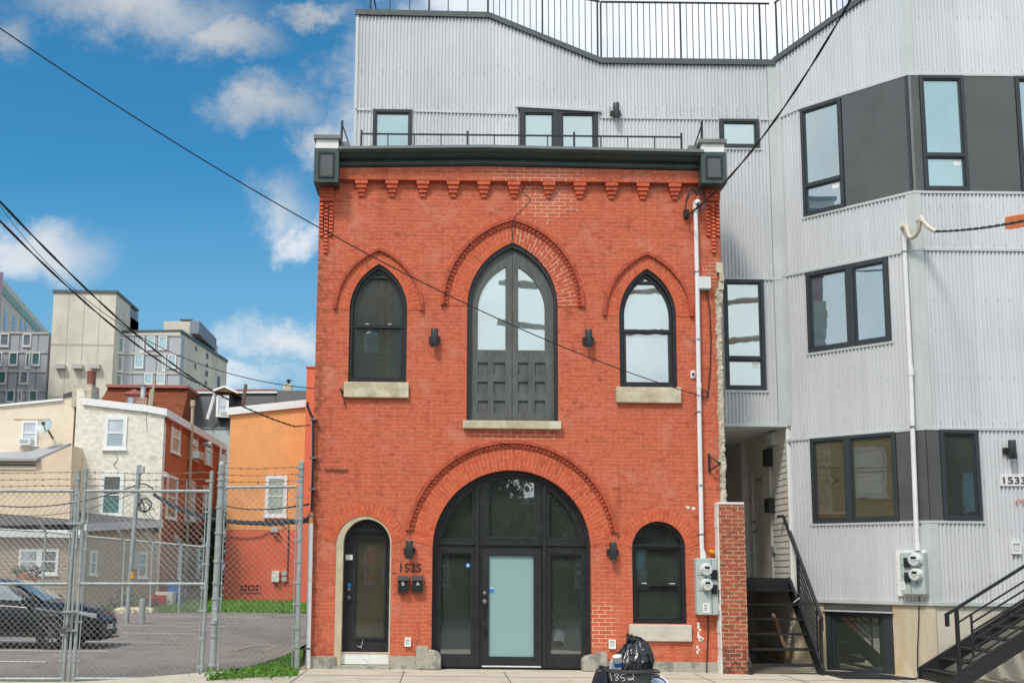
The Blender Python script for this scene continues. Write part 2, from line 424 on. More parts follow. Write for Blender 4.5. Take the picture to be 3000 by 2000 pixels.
m_green = M('dark_green_cornice_paint', (.045, .072, .064), .42, var=.2, sc=4, bump=.08, wear=((.20, .24, .22), 9, .64, .76))
m_flash = M('grey_metal_flashing', (.17, .18, .175), .45, metal=.2, var=.15, sc=3)
m_panel = M('dark_grey_panel_paint', (.085, .095, .095), .4, var=.15)
m_white = M('white_paint', (.74, .73, .70), .55, var=.08, dirt=((.42, .38, .32), 6, .58, .8))
m_blackpaint = M('black_door_paint', (.022, .024, .026), .38, var=.3, sc=8, bump=.12, bsc=50, wear=((.09, .09, .085), 22, .62, .74))
m_loft = M('weathered_charcoal_paint', (.10, .106, .098), .6, var=.25, sc=9, bump=.7, bsc=70, stretch=(1, 1, .3), wear=((.03, .03, .028), 24, .60, .72))
m_black = M('black_metal', (.020, .021, .024), .42, metal=.1, var=.2, sc=9, wear=((.08, .08, .08), 16, .66, .8))
m_bronze = M('dark_grey_fixture_metal', (.045, .048, .05), .4, metal=.3, var=.15)
m_sand = M('tan_sandstone', (.48, .41, .28), .85, var=.22, sc=6, bump=.5, bsc=35, dirt=((.62, .57, .44), 3.2, .46, .66), wear=((.17, .13, .08), 7, .66, .8))
m_lime = M('grey_limestone_sill', (.52, .49, .42), .85, var=.15, sc=8, bump=.3)
m_conc = M('old_grey_concrete', (.40, .37, .31), .9, var=.2, sc=4, bump=.5, bsc=40, dirt=((.22, .21, .19), 4, .48, .62), wear=((.56, .50, .38), 6, .6, .75))
m_cream = M('cream_jamb_render', (.50, .42, .29), .8, var=.18, sc=5, bump=.3)
m_stucco = M('rough_lime_stucco', (.47, .42, .33), .95, var=.35, sc=9, bump=1.0, bsc=16, dirt=((.34, .30, .23), 7, .5, .7))
m_pvc = M('white_conduit_paint', (.72, .72, .71), .5, var=.07, dirt=((.50, .42, .30), 5, .64, .8))
m_rust = M('rust', (.25, .10, .04), .9, var=.4, sc=12, bump=.4)
m_meter = M('grey_meter_enamel', (.40, .46, .44), .45, var=.06)
m_chrome = M('worn_nickel', (.30, .29, .27), .3, metal=.8, var=.2)
m_dial = M('white_meter_plastic', (.62, .63, .62), .25, var=.05, spec=.6)
m_lcd = M('dark_display', (.02, .025, .02), .2)
m_ink = M('dark_number_ink', (.03, .022, .02), .6)
m_wire = M('black_cable_rubber', (.018, .018, .022), .55, var=.2)
m_sticker = M('blue_sticker', (.01, .22, .65), .4, var=.05)
m_glasssky = glass('sky_reflecting_glass', (.11, .23, .24), .37)
m_glassblue = glass('blue_tinted_glass', (.06, .11, .15), .30)
m_glassgrey = glass('grey_reflecting_glass', (.055, .055, .048), .30)
m_glasstan = glass('warm_dim_glass', (.07, .060, .036), .22, edge=.6)
m_glassdark = glass('dark_shop_glass', (.040, .048, .038), .26, edge=.6)
m_glasscurt = glass('curtained_glass', (.22, .29, .34), .30)
m_glassteal = glass('teal_glass', (.07, .22, .22), .35)
m_frost = M('frosted_aqua_film', (.24, .38, .375), .45, var=.06, sc=90, spec=.5)

# ------------------------------------------------------------------ arches
def pointed(xl, xr, zs, zt, n=14):
    wd = (xr-xl)/2; r = zt-zs; R = (wd*wd+r*r)/(2*wd); a1 = math.asin(min(1, r/R)) if r < R else math.pi/2
    a1 = math.atan2(r, R-wd)
    L = [(xl+R-R*math.cos(a1*i/n), zs+R*math.sin(a1*i/n)) for i in range(n+1)]
    L[-1] = ((xl+xr)/2, zt)
    return L + [(xl+xr-p[0], p[1]) for p in reversed(L[:-1])]
def semi(xc, zs, rx, rz, n=28, a0=0.0):
    return [(xc-rx*math.cos(a0+(math.pi-2*a0)*i/n), zs+rz*math.sin(a0+(math.pi-2*a0)*i/n)) for i in range(n+1)]
def opening(arch, zb): return [(arch[-1][0], zb), ] [:0] + [(arch[0][0], zb)] + list(arch) + [(arch[-1][0], zb)]
def band(mb, fr, inn, out_, o0, o1):
    n = len(inn); s = 0; us = [0]
    for i in range(1, n):
        a = ((inn[i][0]+out_[i][0])/2, (inn[i][1]+out_[i][1])/2); b = ((inn[i-1][0]+out_[i-1][0])/2, (inn[i-1][1]+out_[i-1][1])/2)
        s += math.hypot(a[0]-b[0], a[1]-b[1]); us.append(s)
    wd = math.hypot(inn[0][0]-out_[0][0], inn[0][1]-out_[0][1])
    vs = []; uv = []
    for i in range(n):
        for (p, o, q) in ((inn[i], o1, 0), (out_[i], o1, wd), (out_[i], o0, wd+.05), (inn[i], o0, -.05)):
            vs.append(fr.W(p[0], o, p[1])); uv.append((q, us[i]))
    fs = []
    for i in range(n-1):
        for k in range(4):
            k2 = (k+1) % 4
            fs.append((i*4+k, i*4+k2, (i+1)*4+k2, (i+1)*4+k))
    fs += [(3, 2, 1, 0), tuple((n-1)*4+k for k in range(4))]
    mb.add(vs, fs, uv)
# ------------------------------------------------------------------ red brick house
house = thing('brick_house', 'three storey red painted brick house with pointed arch windows and a dark green cornice', 'house', (BX, BY, 0))
A = FA.L
def lancet(x0, x1, ys, yt, yb):
    xl = A(x0, ys)[0]; xr = A(x1, ys)[0]; return xl, xr, (A(x0, ys)[1]+A(x1, ys)[1])/2, A((x0+x1)/2, yt)[1], A((x0+x1)/2, yb)[1]
LW = lancet(1024, 1193, 908, 773, 1118.5)
RW = lancet(1814, 1981, 926, 787, 1133.5)
CD = lancet(1369, 1634, 897, 711, 1232.5)
def arch3(px0, px1, ytop, ysp, yb):
    xl = A(px0, ysp)[0]; xr = A(px1, ysp)[0]; zs = (A(px0, ysp)[1]+A(px1, ysp)[1])/2
    return (xl+xr)/2, (xr-xl)/2, zs, A((px0+px1)/2, ytop)[1]-zs, A((px0+px1)/2, yb)[1]
BA = arch3(1267, 1732, 1376, 1606, 1972)
SD = arch3(985, 1148, 1510.5, 1592, 1946)
LR = arch3(1851.5, 2009, 1526.5, 1606, 1826)
XL, XR = A(917, 1300)[0], A(2112, 1300)[0]
ZT = A(1500, 470)[1]
ops = []
for (xl, xr, zs, zt, zb) in (LW, RW, CD): ops.append(opening(pointed(xl, xr, zs, zt), zb))
for (xc, r, zs, rz, zb) in (BA, SD, LR): ops.append(opening(semi(xc, zs, r, rz), -.03 if zb < .25 else zb))
wallpoly = [(XL, -.06), (XR, -.06), (XR, A(2112, 850)[1]), (XR+.08, A(2112, 846)[1]), (XR+.09, ZT), (XL, ZT)]
# entrances run down to the pavement, so those openings are notches rather than holes
def notch(poly, op): return op
bz = -.03
mb = MB(); holes = []
for op in ops: holes.append([(p[0], max(p[1], bz)) for p in op])
mb.plate(FA, wallpoly, holes, -.42, 0.0)
mb.build('facade', m_brick, house)
# body behind the facade
mb = MB(); zr = A(1500, 480)[1]
mb.box(XL+.01, XR-.02, BY+.43, 27.5, 0, zr-.15); mb.build('body', M('pale_light_bounce_render', (.68, .64, .56), .9, var=.12), house)  # paler than the stucco, lightened to bounce light into the recessed entry
mb = MB(); mb.box(XL+.02, XR-.03, BY+.43, 20.1, zr-.149, zr-.06); mb.build('roof', m_flash, house)
# rough stucco edge where the neighbour was torn away
mb = MB(); random.seed(3)
zz = A(2112, 845)[1]; zlo = A(2112, 1472)[1]; nrow = 110
vs = []; fs = []
for i in range(nrow+1):
    z = zlo+(zz-zlo)*i/nrow
    e = XR+.075+.02*noise.noise(V((i*.13, 1, 0)))+random.uniform(-.012, .014)+(.03 if i > nrow-8 else 0)
    l = XR-.035-.03*noise.noise(V((i*.21, 5, 0)))+random.uniform(-.012, .012)
    vs += [FA.W(l, .004, z), FA.W(l+.02, .035, z), FA.W(e-.02, .03+random.uniform(-.01, .012), z), FA.W(e, -.02, z), FA.W(e, -.4, z), FA.W(l, -.4, z)]
for i in range(nrow):
    for k in range(6): fs.append((i*6+k, i*6+(k+1) % 6, (i+1)*6+(k+1) % 6, (i+1)*6+k))
mb.add(vs, fs); mb.build('stucco_edge', m_stucco, house)
mb = MB(); random.seed(9)   # broken stone block at the head of that edge
bx_ = A(2098, 820)[0]
for (dx, z0, z1, o) in ((0, 770, 800, .05), (.05, 800, 826, .07), (.03, 826, 850, .05)):
    mb.fbox(FA, bx_+dx, XR+.1+dx*.3, A(2100, z1)[1], A(2100, z0)[1]-.004, -.2, o)
mb.build('broken_stone', m_sand, house)
# stone base course and guard stones
zb = A(950, 1921)[1]
zc_ = A(1000, 1940)[1]
for q in ((XL-.02, A(984, 1940)[0], zb, .03), (A(1143, 1940)[0], A(1222, 1940)[0], A(1180, 1920)[1], .031), (A(1779, 1940)[0], A(2110, 1940)[0], A(1950, 1937)[1], .035)):
    mb = MB(); mb.fbox(FA, q[0], q[1], 0, q[2], -.1, q[3]); mb.build('stone_base', m_conc, house)
mb = MB(); mb.fbox(FA, A(976, 1960)[0], A(1142, 1960)[0], 0, A(1060, 1948)[1], -.2, .12); mb.build('door_step', m_conc, house)
for (xa, xb, yt, sgn) in ((1219, 1292, 1892, 1), (1706, 1778, 1909, -1)):
    u0, u1 = A(xa, 1940)[0], A(xb, 1940)[0]; zt = A((xa+xb)/2, yt)[1]
    fl, rd = (u0, u1) if sgn > 0 else (u1, u0)   # flat outer side, rounded inner side
    mid = fl+(rd-fl)*.52
    poly = [(fl, 0), (rd, 0)] + [(mid+(rd-mid)*math.cos(t*math.pi/18), zt*.5+(zt*.36)*math.sin(t*math.pi/18)) for t in range(0, 10)] + [(mid, zt), (fl, zt)]
    mb = MB(); mb.plate(FA, poly, [], -.25, .10)
    o = mb.build('guard_stone', m_conc, house)
    bv = o.modifiers.new('b', 'BEVEL'); bv.width = .035; bv.segments = 3; bv.limit_method = 'ANGLE'
# cornice swept along a line that lifts at the middle
zl, zm, zrr = FA.L(995, 429, .35)[1], FA.L(1412, 424.5, .35)[1], FA.L(2052, 438.5, .35)[1]
kc = (zl-FA.L(995, 496, .06)[1])/.395
ul, um, ur = FA.L(993, 430, .2)[0], FA.L(1412, 425, .2)[0], FA.L(2056, 438, .2)[0]
px = 1/170.
def sweep(name, prof, mt, uu=((ul, zl), (um, zm), (ur, zrr)), parent=house):
    mb = MB(); n = len(prof); vs = []; fs = []
    for (u, z) in uu:
        for (o, dz) in prof: vs.append(FA.W(u, o, z+dz*kc))
    for i in range(len(uu)-1):
        for k in range(n):
            k2 = (k+1) % n
            fs.append((i*n+k, i*n+k2, (i+1)*n+k2, (i+1)*n+k))
    fs += [tuple(range(n)), tuple((len(uu)-1)*n+k for k in reversed(range(n)))]
    mb.add(vs, fs); return mb.build(name, mt, parent)
sweep('cornice_flashing', [(-.3, .0), (.36, .0), (.36, -.062), (.30, -.064), (-.3, -.06)], m_flash)
sweep('cornice', [(-.1, -.066), (.335, -.068), (.33, -.10), (.30, -.125), (.262, -.14), (.262, -.155), (.238, -.16), (.238, -.178), (.205, -.185), (.205, -.20),
                  (.10, -.215), (.095, -.30), (.13, -.305), (.13, -.322), (.105, -.33), (.10, -.352), (.06, -.36), (.055, -.395), (-.1, -.395)], m_green)
# brick band under the cornice with hanging brackets
zbot = A(1239, 533)[1]
mb = MB(); mb.plate(FA, [(A(979, 533)[0], zbot), (A(2066, 541)[0], zbot), (A(2066, 541)[0], zrr-.385*kc), (um, zm-.385*kc), (A(979, 533)[0], zl-.385*kc)], [], .001, .105)
mb.build('brick_frieze', m_brick, house)
zk = zbot-.0005
for cx in (1059.5, 1148.6, 1239, 1327, 1417, 1505, 1607, 1697, 1790, 1881, 1974.5):
    u = A(cx, 545)[0]; mb = MB(); hw = (.112, .094, .072, .05); oo = (.10, .078, .054, .03)
    for k in range(4): mb.fbox(FA, u-hw[k], u+hw[k], zk-.0705*(k+1), zk-.0705*k-.007, .0, oo[k])
    mb.build('corbel', m_redplain, house)
# corner blocks
def corner(x0, x1, ytop, y0, yb, sgn):
    u0, u1, z0, z1 = FA.R(x0, y0, x1, yb, .34)
    cap = A((x0+x1)/2, ytop)[1]
    mb = MB(); mb.fbox(FA, u0, u1, z0, z1-.001, -.4, .34)
    o = mb.build('corner_block', m_green, house)
    c = inset((u0, u1, z0, z1), .075)
    mb = MB(); mb.plate(FA, rect(*c), [rect(*inset(c, .03))], .34, .358); mb.build('panel_moulding', m_black, o)
    mb = MB(); mb.fbox(FA, *inset(c, .03), .33, .345); mb.build('panel', m_panel, o)
    mb = MB(); zc = FA.L(x0, ytop+11, .3)[1]; mb.fbox(FA, u0+.02, u1-.02, z1, zc, -.4, .29); mb.build('parapet_end', m_white, o)
    mb = MB(); mb.fbox(FA, u0-.02, u1+.02, zc+.001, FA.L(x0, ytop, .3)[1], -.42, .33)
    s0 = u1 if sgn > 0 else u0
    mb.fbox(FA, min(s0, s0+sgn*.16), max(s0, s0+sgn*.16), zc-.05, zc+.03, -.4, .12); mb.build('parapet_cap', m_flash, o)
    mb = MB(); mb.fbox(FA, min(s0, s0+sgn*.12), max(s0, s0+sgn*.12), z1-.05, zc-.051, -.38, .09); mb.build('parapet_return', m_flash, o)
corner(920, 992, 396, 434, 533, 1)
corner(2055, 2129, 408.5, 445, 536, -1)
# stepped brickwork hanging below the corner blocks
for (x0, x1) in ((920, 978), (2066, 2122)):
    u0, u1 = max(A(x0, 600)[0], XL+.004), min(A(x1, 600)[0], XR+.085); mb = MB(); zt = A(x0, 537)[1]; wd = (u1-u0)/3
    for k in range(5): mb.fbox(FA, u0, u1, zt-.068*(k+1), zt-.068*k-.008, .0, .10-.012*k)
    for c in range(3):
        nk = 13 if c == 1 else 9; st = 6 if c == 1 else 5.4
        for k in range(nk):
            z1 = zt-.068*(st+k); f = 1-k/nk
            a = (u0+wd*c+.01, u0+wd*(c+1)-.01); o_hi, o_lo = .012+.02*f, .035+.03*f
            vs = [FA.W(a[0], 0, z1-.06), FA.W(a[1], 0, z1-.06), FA.W(a[0], o_lo, z1-.06), FA.W(a[1], o_lo, z1-.06), FA.W(a[0], o_hi, z1), FA.W(a[1], o_hi, z1), FA.W(a[0], 0, z1), FA.W(a[1], 0, z1)]
            mb.add(vs, [(0, 1, 3, 2), (2, 3, 5, 4), (4, 5, 7, 6), (0, 2, 4, 6), (1, 7, 5, 3)])
    mb.build('stepped_brickwork', m_redplain, house)
# ---- arch rings and hood mouldings
def ring(arch_in, arch_out, mt=m_arch, o1=.006): 
    mb = MB(); band(mb, FA, arch_in, arch_out, -.02, o1); return mb.build('arch_ring', mt, house)
def hood(inn, out_, o1, mt=m_redterra, name='hood_moulding'):
    mb = MB(); band(mb, FA, inn, out_, .0, o1); return mb.build(name, mt, house)
def off(arc, t, tz=None): 
    xl, xr = arc[0], arc[1]
    return (xl-t, xr+t, arc[2], arc[3]+(tz if tz is not None else t*1.25))
for (wv, ht, ho) in ((LW, 726, 264), (RW, 738, 258)):
    zt2 = A(0, 0)[1]*0+A(1112 if wv is LW else 1897, ht)[1]
    wo = A(1245, 900)[0]-A(981, 900)[0]; t = (wo-(wv[1]-wv[0]))/2
    i1 = pointed(wv[0], wv[1], wv[2], wv[3]); o2 = pointed(wv[0]-t+.055, wv[1]+t-.055, wv[2], zt2-.06)
    ring(i1, o2)
    hood(o2, pointed(wv[0]-t, wv[1]+t, wv[2], zt2), .055)
    # knuckles along the moulding
hz = A(1507, 639)[1]; t = (A(1714, 915)[0]-A(1292, 915)[0]-(CD[1]-CD[0]))/2
i1 = pointed(*CD[:4]); o2 = pointed(CD[0]-t+.13, CD[1]+t-.13, CD[2], hz-.14)
nh = len(i1)//2
ring(i1[:nh+1], o2[:nh+1]); ring(i1[nh:], o2[nh:], m_archpale)
o3 = pointed(CD[0]-t+.055, CD[1]+t-.055, CD[2], hz-.06); o4 = pointed(CD[0]-t, CD[1]+t, CD[2], hz)
hood(o2, o3, .028, name='bead_course'); hood(o3, o4, .062)
def beads(inn, out_, r, step):
    mb = MB(); mid = [((a[0]+b[0])/2, (a[1]+b[1])/2) for a, b in zip(inn, out_)]
    acc = step/2
    for a, b in zip(mid, mid[1:]):
        L = math.hypot(b[0]-a[0], b[1]-a[1])
        while acc < L:
            f = acc/L; c = FA.W(a[0]+(b[0]-a[0])*f, .026, a[1]+(b[1]-a[1])*f)
            mb.lathe(c, [(r, 0), (r*.92, r*.4), (r*.6, r*.8), (.002, r)], 8, V((0, -1, 0)), cap=False); acc += step
        acc -= L
    mb.build('bead', m_redterra, house)
beads(o2, o3, .026, .074)
xc, r, zs, rz, zb = BA
ro = (A(1813, 1566)[0]-A(1182, 1551)[0])/2; zo = A(1476, 1289)[1]-zs
ang = math.asin(min(1, (A(1182, 1552)[1]-zs)/zo))
i1 = semi(xc, zs, r, rz, 30, 0.02); o2 = semi(xc, zs, ro-.13, zo-.13, 30, .06); ring(i1, o2)
i2 = semi(xc, zs, ro-.13, zo-.13, 34, ang); o3 = semi(xc, zs, ro-.06, zo-.06, 34, ang); o4 = semi(xc, zs, ro, zo, 34, ang)
hood(i2, o3, .028, name='bead_course'); hood(o3, o4, .062); beads(i2, o3, .026, .074)
for (xc2, r2, zs2, rz2, zb2) in (SD, LR):
    ring(semi(xc2, zs2, r2, rz2, 22, .0), semi(xc2, zs2, r2+.235, rz2+.235, 22, .12))
# crack above the loft arch
crk = [(1500, 712), (1502, 690), (1500, 672), (1505, 655), (1508, 640), (1515, 628), (1524, 622), (1526, 612), (1538, 606), (1544, 598), (1553, 592), (1553, 582), (1540, 570), (1530, 560), (1536, 548), (1530, 533)]
mb = MB(); cp = [A(*p) for p in crk]
for i in range(len(cp)-1):
    wq = .009 if i < 5 else .005; a, b = cp[i], cp[i+1]; oo = .068 if 2 <= i <= 4 else .012
    mb.add([FA.W(a[0]-wq, oo, a[1]), FA.W(a[0]+wq, oo, a[1]), FA.W(b[0]+wq, oo, b[1]), FA.W(b[0]-wq, oo, b[1]), FA.W(a[0]-wq, oo-.004, a[1]), FA.W(a[0]+wq, oo-.004, a[1]), FA.W(b[0]+wq, oo-.004, b[1]), FA.W(b[0]-wq, oo-.004, b[1])],
           [(0, 1, 2, 3), (4, 7, 6, 5), (0, 4, 5, 1), (1, 5, 6, 2), (2, 6, 7, 3), (3, 7, 4, 0)])
mb.build('wall_crack', m_ink, house)
# ---- lancet sash windows
def lancet_window(wv, glass_up, glass_lo, curtain=False):
    xl, xr, zs, zt, zb = wv; g = .004
    outer = opening(pointed(xl+g, xr-g, zs, zt-g), zb+g)
    t = .055; inn = opening(pointed(xl+t, xr-t, zs, zt-t*1.35), zb+t+.02)
    mb = MB(); mb.plate(FA, outer, [inn], -.16, -.035); o = mb.build('window', m_black, house)
    t2 = .10; arcp = pointed(xl+t2, xr-t2, zs, zt-t2*1.5)
    zm = zb+(zt-zb)*.475
    inner2 = opening(arcp, zb+.095)
    mb = MB(); mb.plate(FA, opening(pointed(xl+t-.01, xr-t+.01, zs, zt-t*1.3), zb+t), [inner2], -.15, -.085); mb.build('sash_frame', m_black, o)
    mb = MB(); mb.fbox(FA, xl+t, xr-t, zm-.03, zm+.03, -.15, -.07); mb.build('meeting_rail', m_black, o); mb = MB()
    zh = zt-(zt-zs)*.27; hw = .17
    mb.fbox(FA, (xl+xr)/2-hw, (xl+xr)/2+hw, zh-.02, zh+.025, -.15, -.08); mb.build('head_bar', m_black, o)
    lo = rect(xl+t2+.02, xr-t2-.02, zb+.10, zm-.03)
    up = [(xl+t2-.01, zm+.0)] + [(p[0], p[1]) for p in pointed(xl+t2-.01, xr-t2+.01, zs, zt-t2*1.4)] + [(xr-t2+.01, zm)]
    mb = MB(); mb.plate(FA, up, [], -.145, -.132); mb.build('pane', glass_up, o)
    mb = MB(); mb.plate(FA, rect(xl+t2-.01, xr-t2+.01, zb+.08, zm-.01), [], -.131, -.118); mb.build('pane', glass_lo, o)
    mb = MB(); q = rect(xl+t+.045, xr-t-.045, zb+.07, zm+.02)
    mb.plate(FA, q, [rect(xl+t+.075, xr-t-.075, zb+.105, zm-.03)], -.117, -.095); mb.build('lower_sash', m_bronze, o)
    for s in (-1, 1): mb = MB(); mb.fbox(FA, (xl+xr)/2+s*.2-.03, (xl+xr)/2+s*.2+.03, zm+.03, zm+.045, -.1, -.06); mb.build('sash_latch', m_dial, o)
lancet_window(LW, m_glassgrey, m_glassdark)
lancet_window(RW, m_glasssky, m_glasscurt)
for (x0, y0, x1, y1, mt, o1) in ((1008, 1120.5, 1197.5, 1165.5, m_sand, .07), (1804, 1135.5, 1994, 1181, m_sand, .07), (1356, 1234, 1643, 1257.5, m_sand, .10), (1843, 1828, 2025, 1877, m_lime, .06)):
    u0, u1, z0, z1 = FA.R(x0, y0, x1, y1); mb = MB(); mb.fbox(FA, u0, u1, z0, z1, -.2, o1); o = mb.build('window_sill', mt, house)
    bv = o.modifiers.new('b', 'BEVEL'); bv.width = .012; bv.segments = 2
# ---- loft doors in the tall middle arch
xl, xr, zs, zt, zb = CD; g = .004
mb = MB(); t = .06
mb.plate(FA, opening(pointed(xl+g, xr-g, zs, zt-g), zb), [opening(pointed(xl+t, xr-t, zs, zt-t*1.3), zb+.005)], -.2, -.03); ldo = mb.build('loft_door', m_blackpaint, house)
xm = (xl+xr)/2
arc = pointed(xl+t+.003, xr-t-.003, zs, zt-t*1.35, 16); na = len(arc)//2
def halves(a, zb, side, gap=.004):
    h = a[:na+1] if side < 0 else a[na:]
    h = [(min(p[0], xm-gap) if side < 0 else max(p[0], xm+gap), p[1]) for p in h]
    return [(h[0][0], zb)]+h+[(h[-1][0], zb)]
glz, gz0 = A(1482, 778)[1], A(1480, 1022)[1]
for side in (-1, 1):
    pl = A(1400.5, 1000)[0] if side < 0 else A(1519, 1000)[0]; pr = A(1482, 1000)[0] if side < 0 else A(1598, 1000)[0]
    # pointed light: follows the stile outside, straight beside the meeting stile
    hole = []
    wq = pr-pl; zsp = A(1400, 905)[1]; rr = glz-zsp; R = (wq*wq+rr*rr)/(2*wq); a1 = math.atan2(rr, R-wq)
    cv = [(R-R*math.cos(a1*i/10), zsp+R*math.sin(a1*i/10)) for i in range(11)]
    pn = [(0, gz0)]+cv+[(wq, gz0)]
    hole = [(pl+p[0], p[1]) if side < 0 else (pr-p[0], p[1]) for p in pn]
    hs = [hole]
    cols = ((1400, 1429.5), (1447, 1480)) if side < 0 else ((1519, 1548), (1568, 1598))
    for (c0, c1) in cols:
        for (r0, r1) in ((1059, 1095), (1115, 1149), (1171, 1207)):
            u0, u1, z0, z1 = FA.R(c0, r0, c1, r1); hs.append(rect(u0, u1, z0, z1))
    mb = MB(); mb.plate(FA, halves(arc, zb+.008, side), hs, -.15, -.09); mb.build('door_leaf', m_loft, ldo)
    mb = MB()
    u0, u1 = (xl+t+.06, xm-.02) if side < 0 else (xm+.02, xr-t-.06)
    mb.fbox(FA, u0, u1, zb+.06, gz0-.1, -.145, -.118); mb.build('recessed_panel', m_loft, ldo)
    mb = MB(); mb.plate(FA, [(p[0], p[1]) for p in hole], [], -.14, -.125); mb.build('pane', m_glasssky, ldo)
# ---- arched entrance
xc, r, zs, rz, zb = BA; g = .004; z00 = .03
outer = opening(semi(xc, zs, r-g, rz-g, 40), z00)
def pane_rect(x0, y0, x1, y1): return FA.R(x0, y0, x1, y1, -.2)
Lp = [pane_rect(1290, 1619, 1382, 1920), pane_rect(1612, 1622, 1705, 1920)]
CF = pane_rect(1431, 1402, 1569, 1575); ztop = A(1500, 1398)[1]
cf = [(CF[0], CF[2])]+[(CF[0]+(CF[1]-CF[0])*i/8, ztop-.07*(2*i/8-1)**2) for i in range(9)]+[(CF[1], CF[2])]
def fan(side):
    x0, x1 = (1293, 1387) if side < 0 else (1612, 1704)
    u0, u1 = A(x0, 1570)[0], A(x1, 1570)[0]; z0 = A(x0, 1576)[1]
    k = r-.165; pts = []
    inn, outw = (u1, u0) if side < 0 else (u0, u1)
    for i in range(11):
        u = outw+(inn-outw)*i/10; z = zs+math.sqrt(max(0, k*k-(u-xc)**2))
        pts.append((u, max(z, z0+.03)))
    return [(outw, z0)]+pts+[(inn, z0)]
fans = [fan(-1), fan(1)]
du = FA.R(1409, 1604, 1587, 1968, -.2)
mb = MB(); mb.plate(FA, outer, [rect(*Lp[0]), rect(*Lp[1]), cf, fans[0], fans[1], rect(du[0], du[1], du[2], du[3])], -.30, -.18)
ent = mb.build('entrance', m_blackpaint, house)
mb = MB()
ring_in = opening(semi(xc, zs, r-.07, rz-.07, 40), z00+.01)
mb.plate(FA, outer, [ring_in], -.179, -.14)
for xx in (1399, 1597):
    u = A(xx, 1600)[0]; mb.fbox(FA, u-.03, u+.03, z00+.02, zs+math.sqrt((r-.07)**2-(u-xc)**2)-.03, -.179, -.15)
z0 = A(1500, 1590)[1]; mb.fbox(FA, xc-r+.08, xc+r-.08, z0-.035, z0+.035, -.179, -.153)
mb.build('mullion', m_blackpaint, ent)
for q in (rect(*Lp[0]), rect(*Lp[1]), cf, fans[0], fans[1]):
    mb = MB(); us = [p[0] for p in q]; zs_ = [p[1] for p in q]
    mb.plate(FA, q, [], -.27, -.255); mb.build('pane', m_glassdark, ent)
    c0, c1 = sum(us)/len(us), sum(zs_)/len(zs_)
    mb = MB(); mb.plate(FA, q, [[(c0+(p[0]-c0)*.955, c1+(p[1]-c1)*.965) for p in q]], -.254, -.2); mb.build('glazing_bead', m_bronze, ent)
dg = 0.006
mb = MB(); fr_ = pane_rect(1432, 1627, 1563, 1922); dl = (du[0]+dg, du[1]-dg, du[2]+.012, du[3]-dg)
mb.plate(FA, rect(*dl), [rect(*fr_)], -.24, -.165); door = mb.build('door', m_blackpaint, ent)
mb = MB(); mb.fbox(FA, *fr_, -.215, -.20); mb.build('frosted_pane', m_frost, ent)
mb = MB(); mb.fbox(FA, du[0]+.02, du[1]-.02, .035, .062, -.24, -.15); mb.build('threshold', m_white, ent)
mb = MB()
for (yy, rr) in ((1737, .026), (1762, .034)):
    mb.lathe(FA.W(*[A(1421, yy)[0]], -.165, A(1421, yy)[1]), [(rr*1.2, 0), (rr*1.2, .012), (rr*.4, .02), (rr*.4, .04), (rr, .05), (rr*.8, .075), (.004, .08)], 14, V((0, -1, 0)))
mb.build('door_knob', m_chrome, ent)
mb = MB(); u, z = A(1419, 1795); mb.bar(FA.W(u, -.14, A(1420, 1768)[1]), FA.W(u+.005, -.13, A(1420, 1800)[1]), .015)
for k in range(5): mb.lathe(FA.W(u+.003*(-1)**k, -.14, z+.05-.035*k), [(.012, -.01), (.016, 0), (.012, .01)], 8, V((0, -1, 0)))
z2 = A(1419, 1843)[1]; mb.fbox(FA, u-.03, u+.03, z2-.035, z2+.03, -.16, -.12)
mb.tube([FA.W(u+.02*math.cos(a), -.14, z2+.03+.05*math.sin(a)) for a in [math.pi*i/10 for i in range(11)]], .006, 6); mb.build('lock_box', m_black, ent)
mb = MB()
for q in ((1372, 1655, 9),): 
    mb.lathe(FA.W(A(q[0], q[1])[0], -.2, A(q[0], q[1])[1]), [(.043, -.06), (.043, -.05)], 8, V((0, -1, 0)))
u, z = A(1442, 1728); mb.fbox(FA, u-.035, u+.035, z-.04, z+.045, -.2, -.194)
mb.build('blue_sticker', m_sticker, ent)
mb = MB(); u, z = A(1372, 1655); mb.lathe(FA.W(u, -.145, z), [(.02, 0), (.02, .006)], 8, V((0, -1, 0)))
u, z = A(1442, 1722); mb.fbox(FA, u-.028, u+.028, z-.012, z+.008, -.193, -.19); mb.build('sticker_mark', m_white, ent)
mb = MB(); u, z = A(1392, 1616); text_mb(mb, 'A', FA, u-.02, z, .055, -.18, -.148); mb.build('door_letter', m_ink, ent)
# ---- small side door on the left
xc, r, zs, rz, zb = SD
mb = MB(); t = .10
outer = opening(semi(xc, zs, r-.003, rz-.003, 26), z00); 
mb.plate(FA, outer, [[(p[0]+(.03 if p[0] < xc else .0), p[1]) for p in opening(semi(xc+.03, zs, r-.06, rz-.05, 26), z00+.005)]], -.4, -.005)
sdo = mb.build('side_door', m_cream, house)
DQ = FA.R(1003, 1551, 1144, 1912, -.22); zst = A(1060, 1912)[1]
mb = MB(); ins = FA.R(1040, 1577, 1126, 1866, -.22)
mb.plate(FA, opening(semi(xc+.035, zs, r-.06, rz-.05, 24), zst), [rect(*ins)], -.30, -.22); mb.build('door_leaf', m_blackpaint, sdo)
mb = MB(); zh = DQ[3]; mb.fbox(FA, xc-r+.13, xc+r-.03, zh-.03, zh+.03, -.22, -.18); c = inset(ins, -.035)
mb.plate(FA, rect(*c), [rect(*ins)], -.219, -.195)
mb.plate(FA, rect(xc-r+.125, xc+r-.035, zst, zh-.03), [rect(xc-r+.165, xc+r-.075, zst+.01, zh-.06)], -.219, -.185)
mb.build('door_frame', m_blackpaint, sdo)
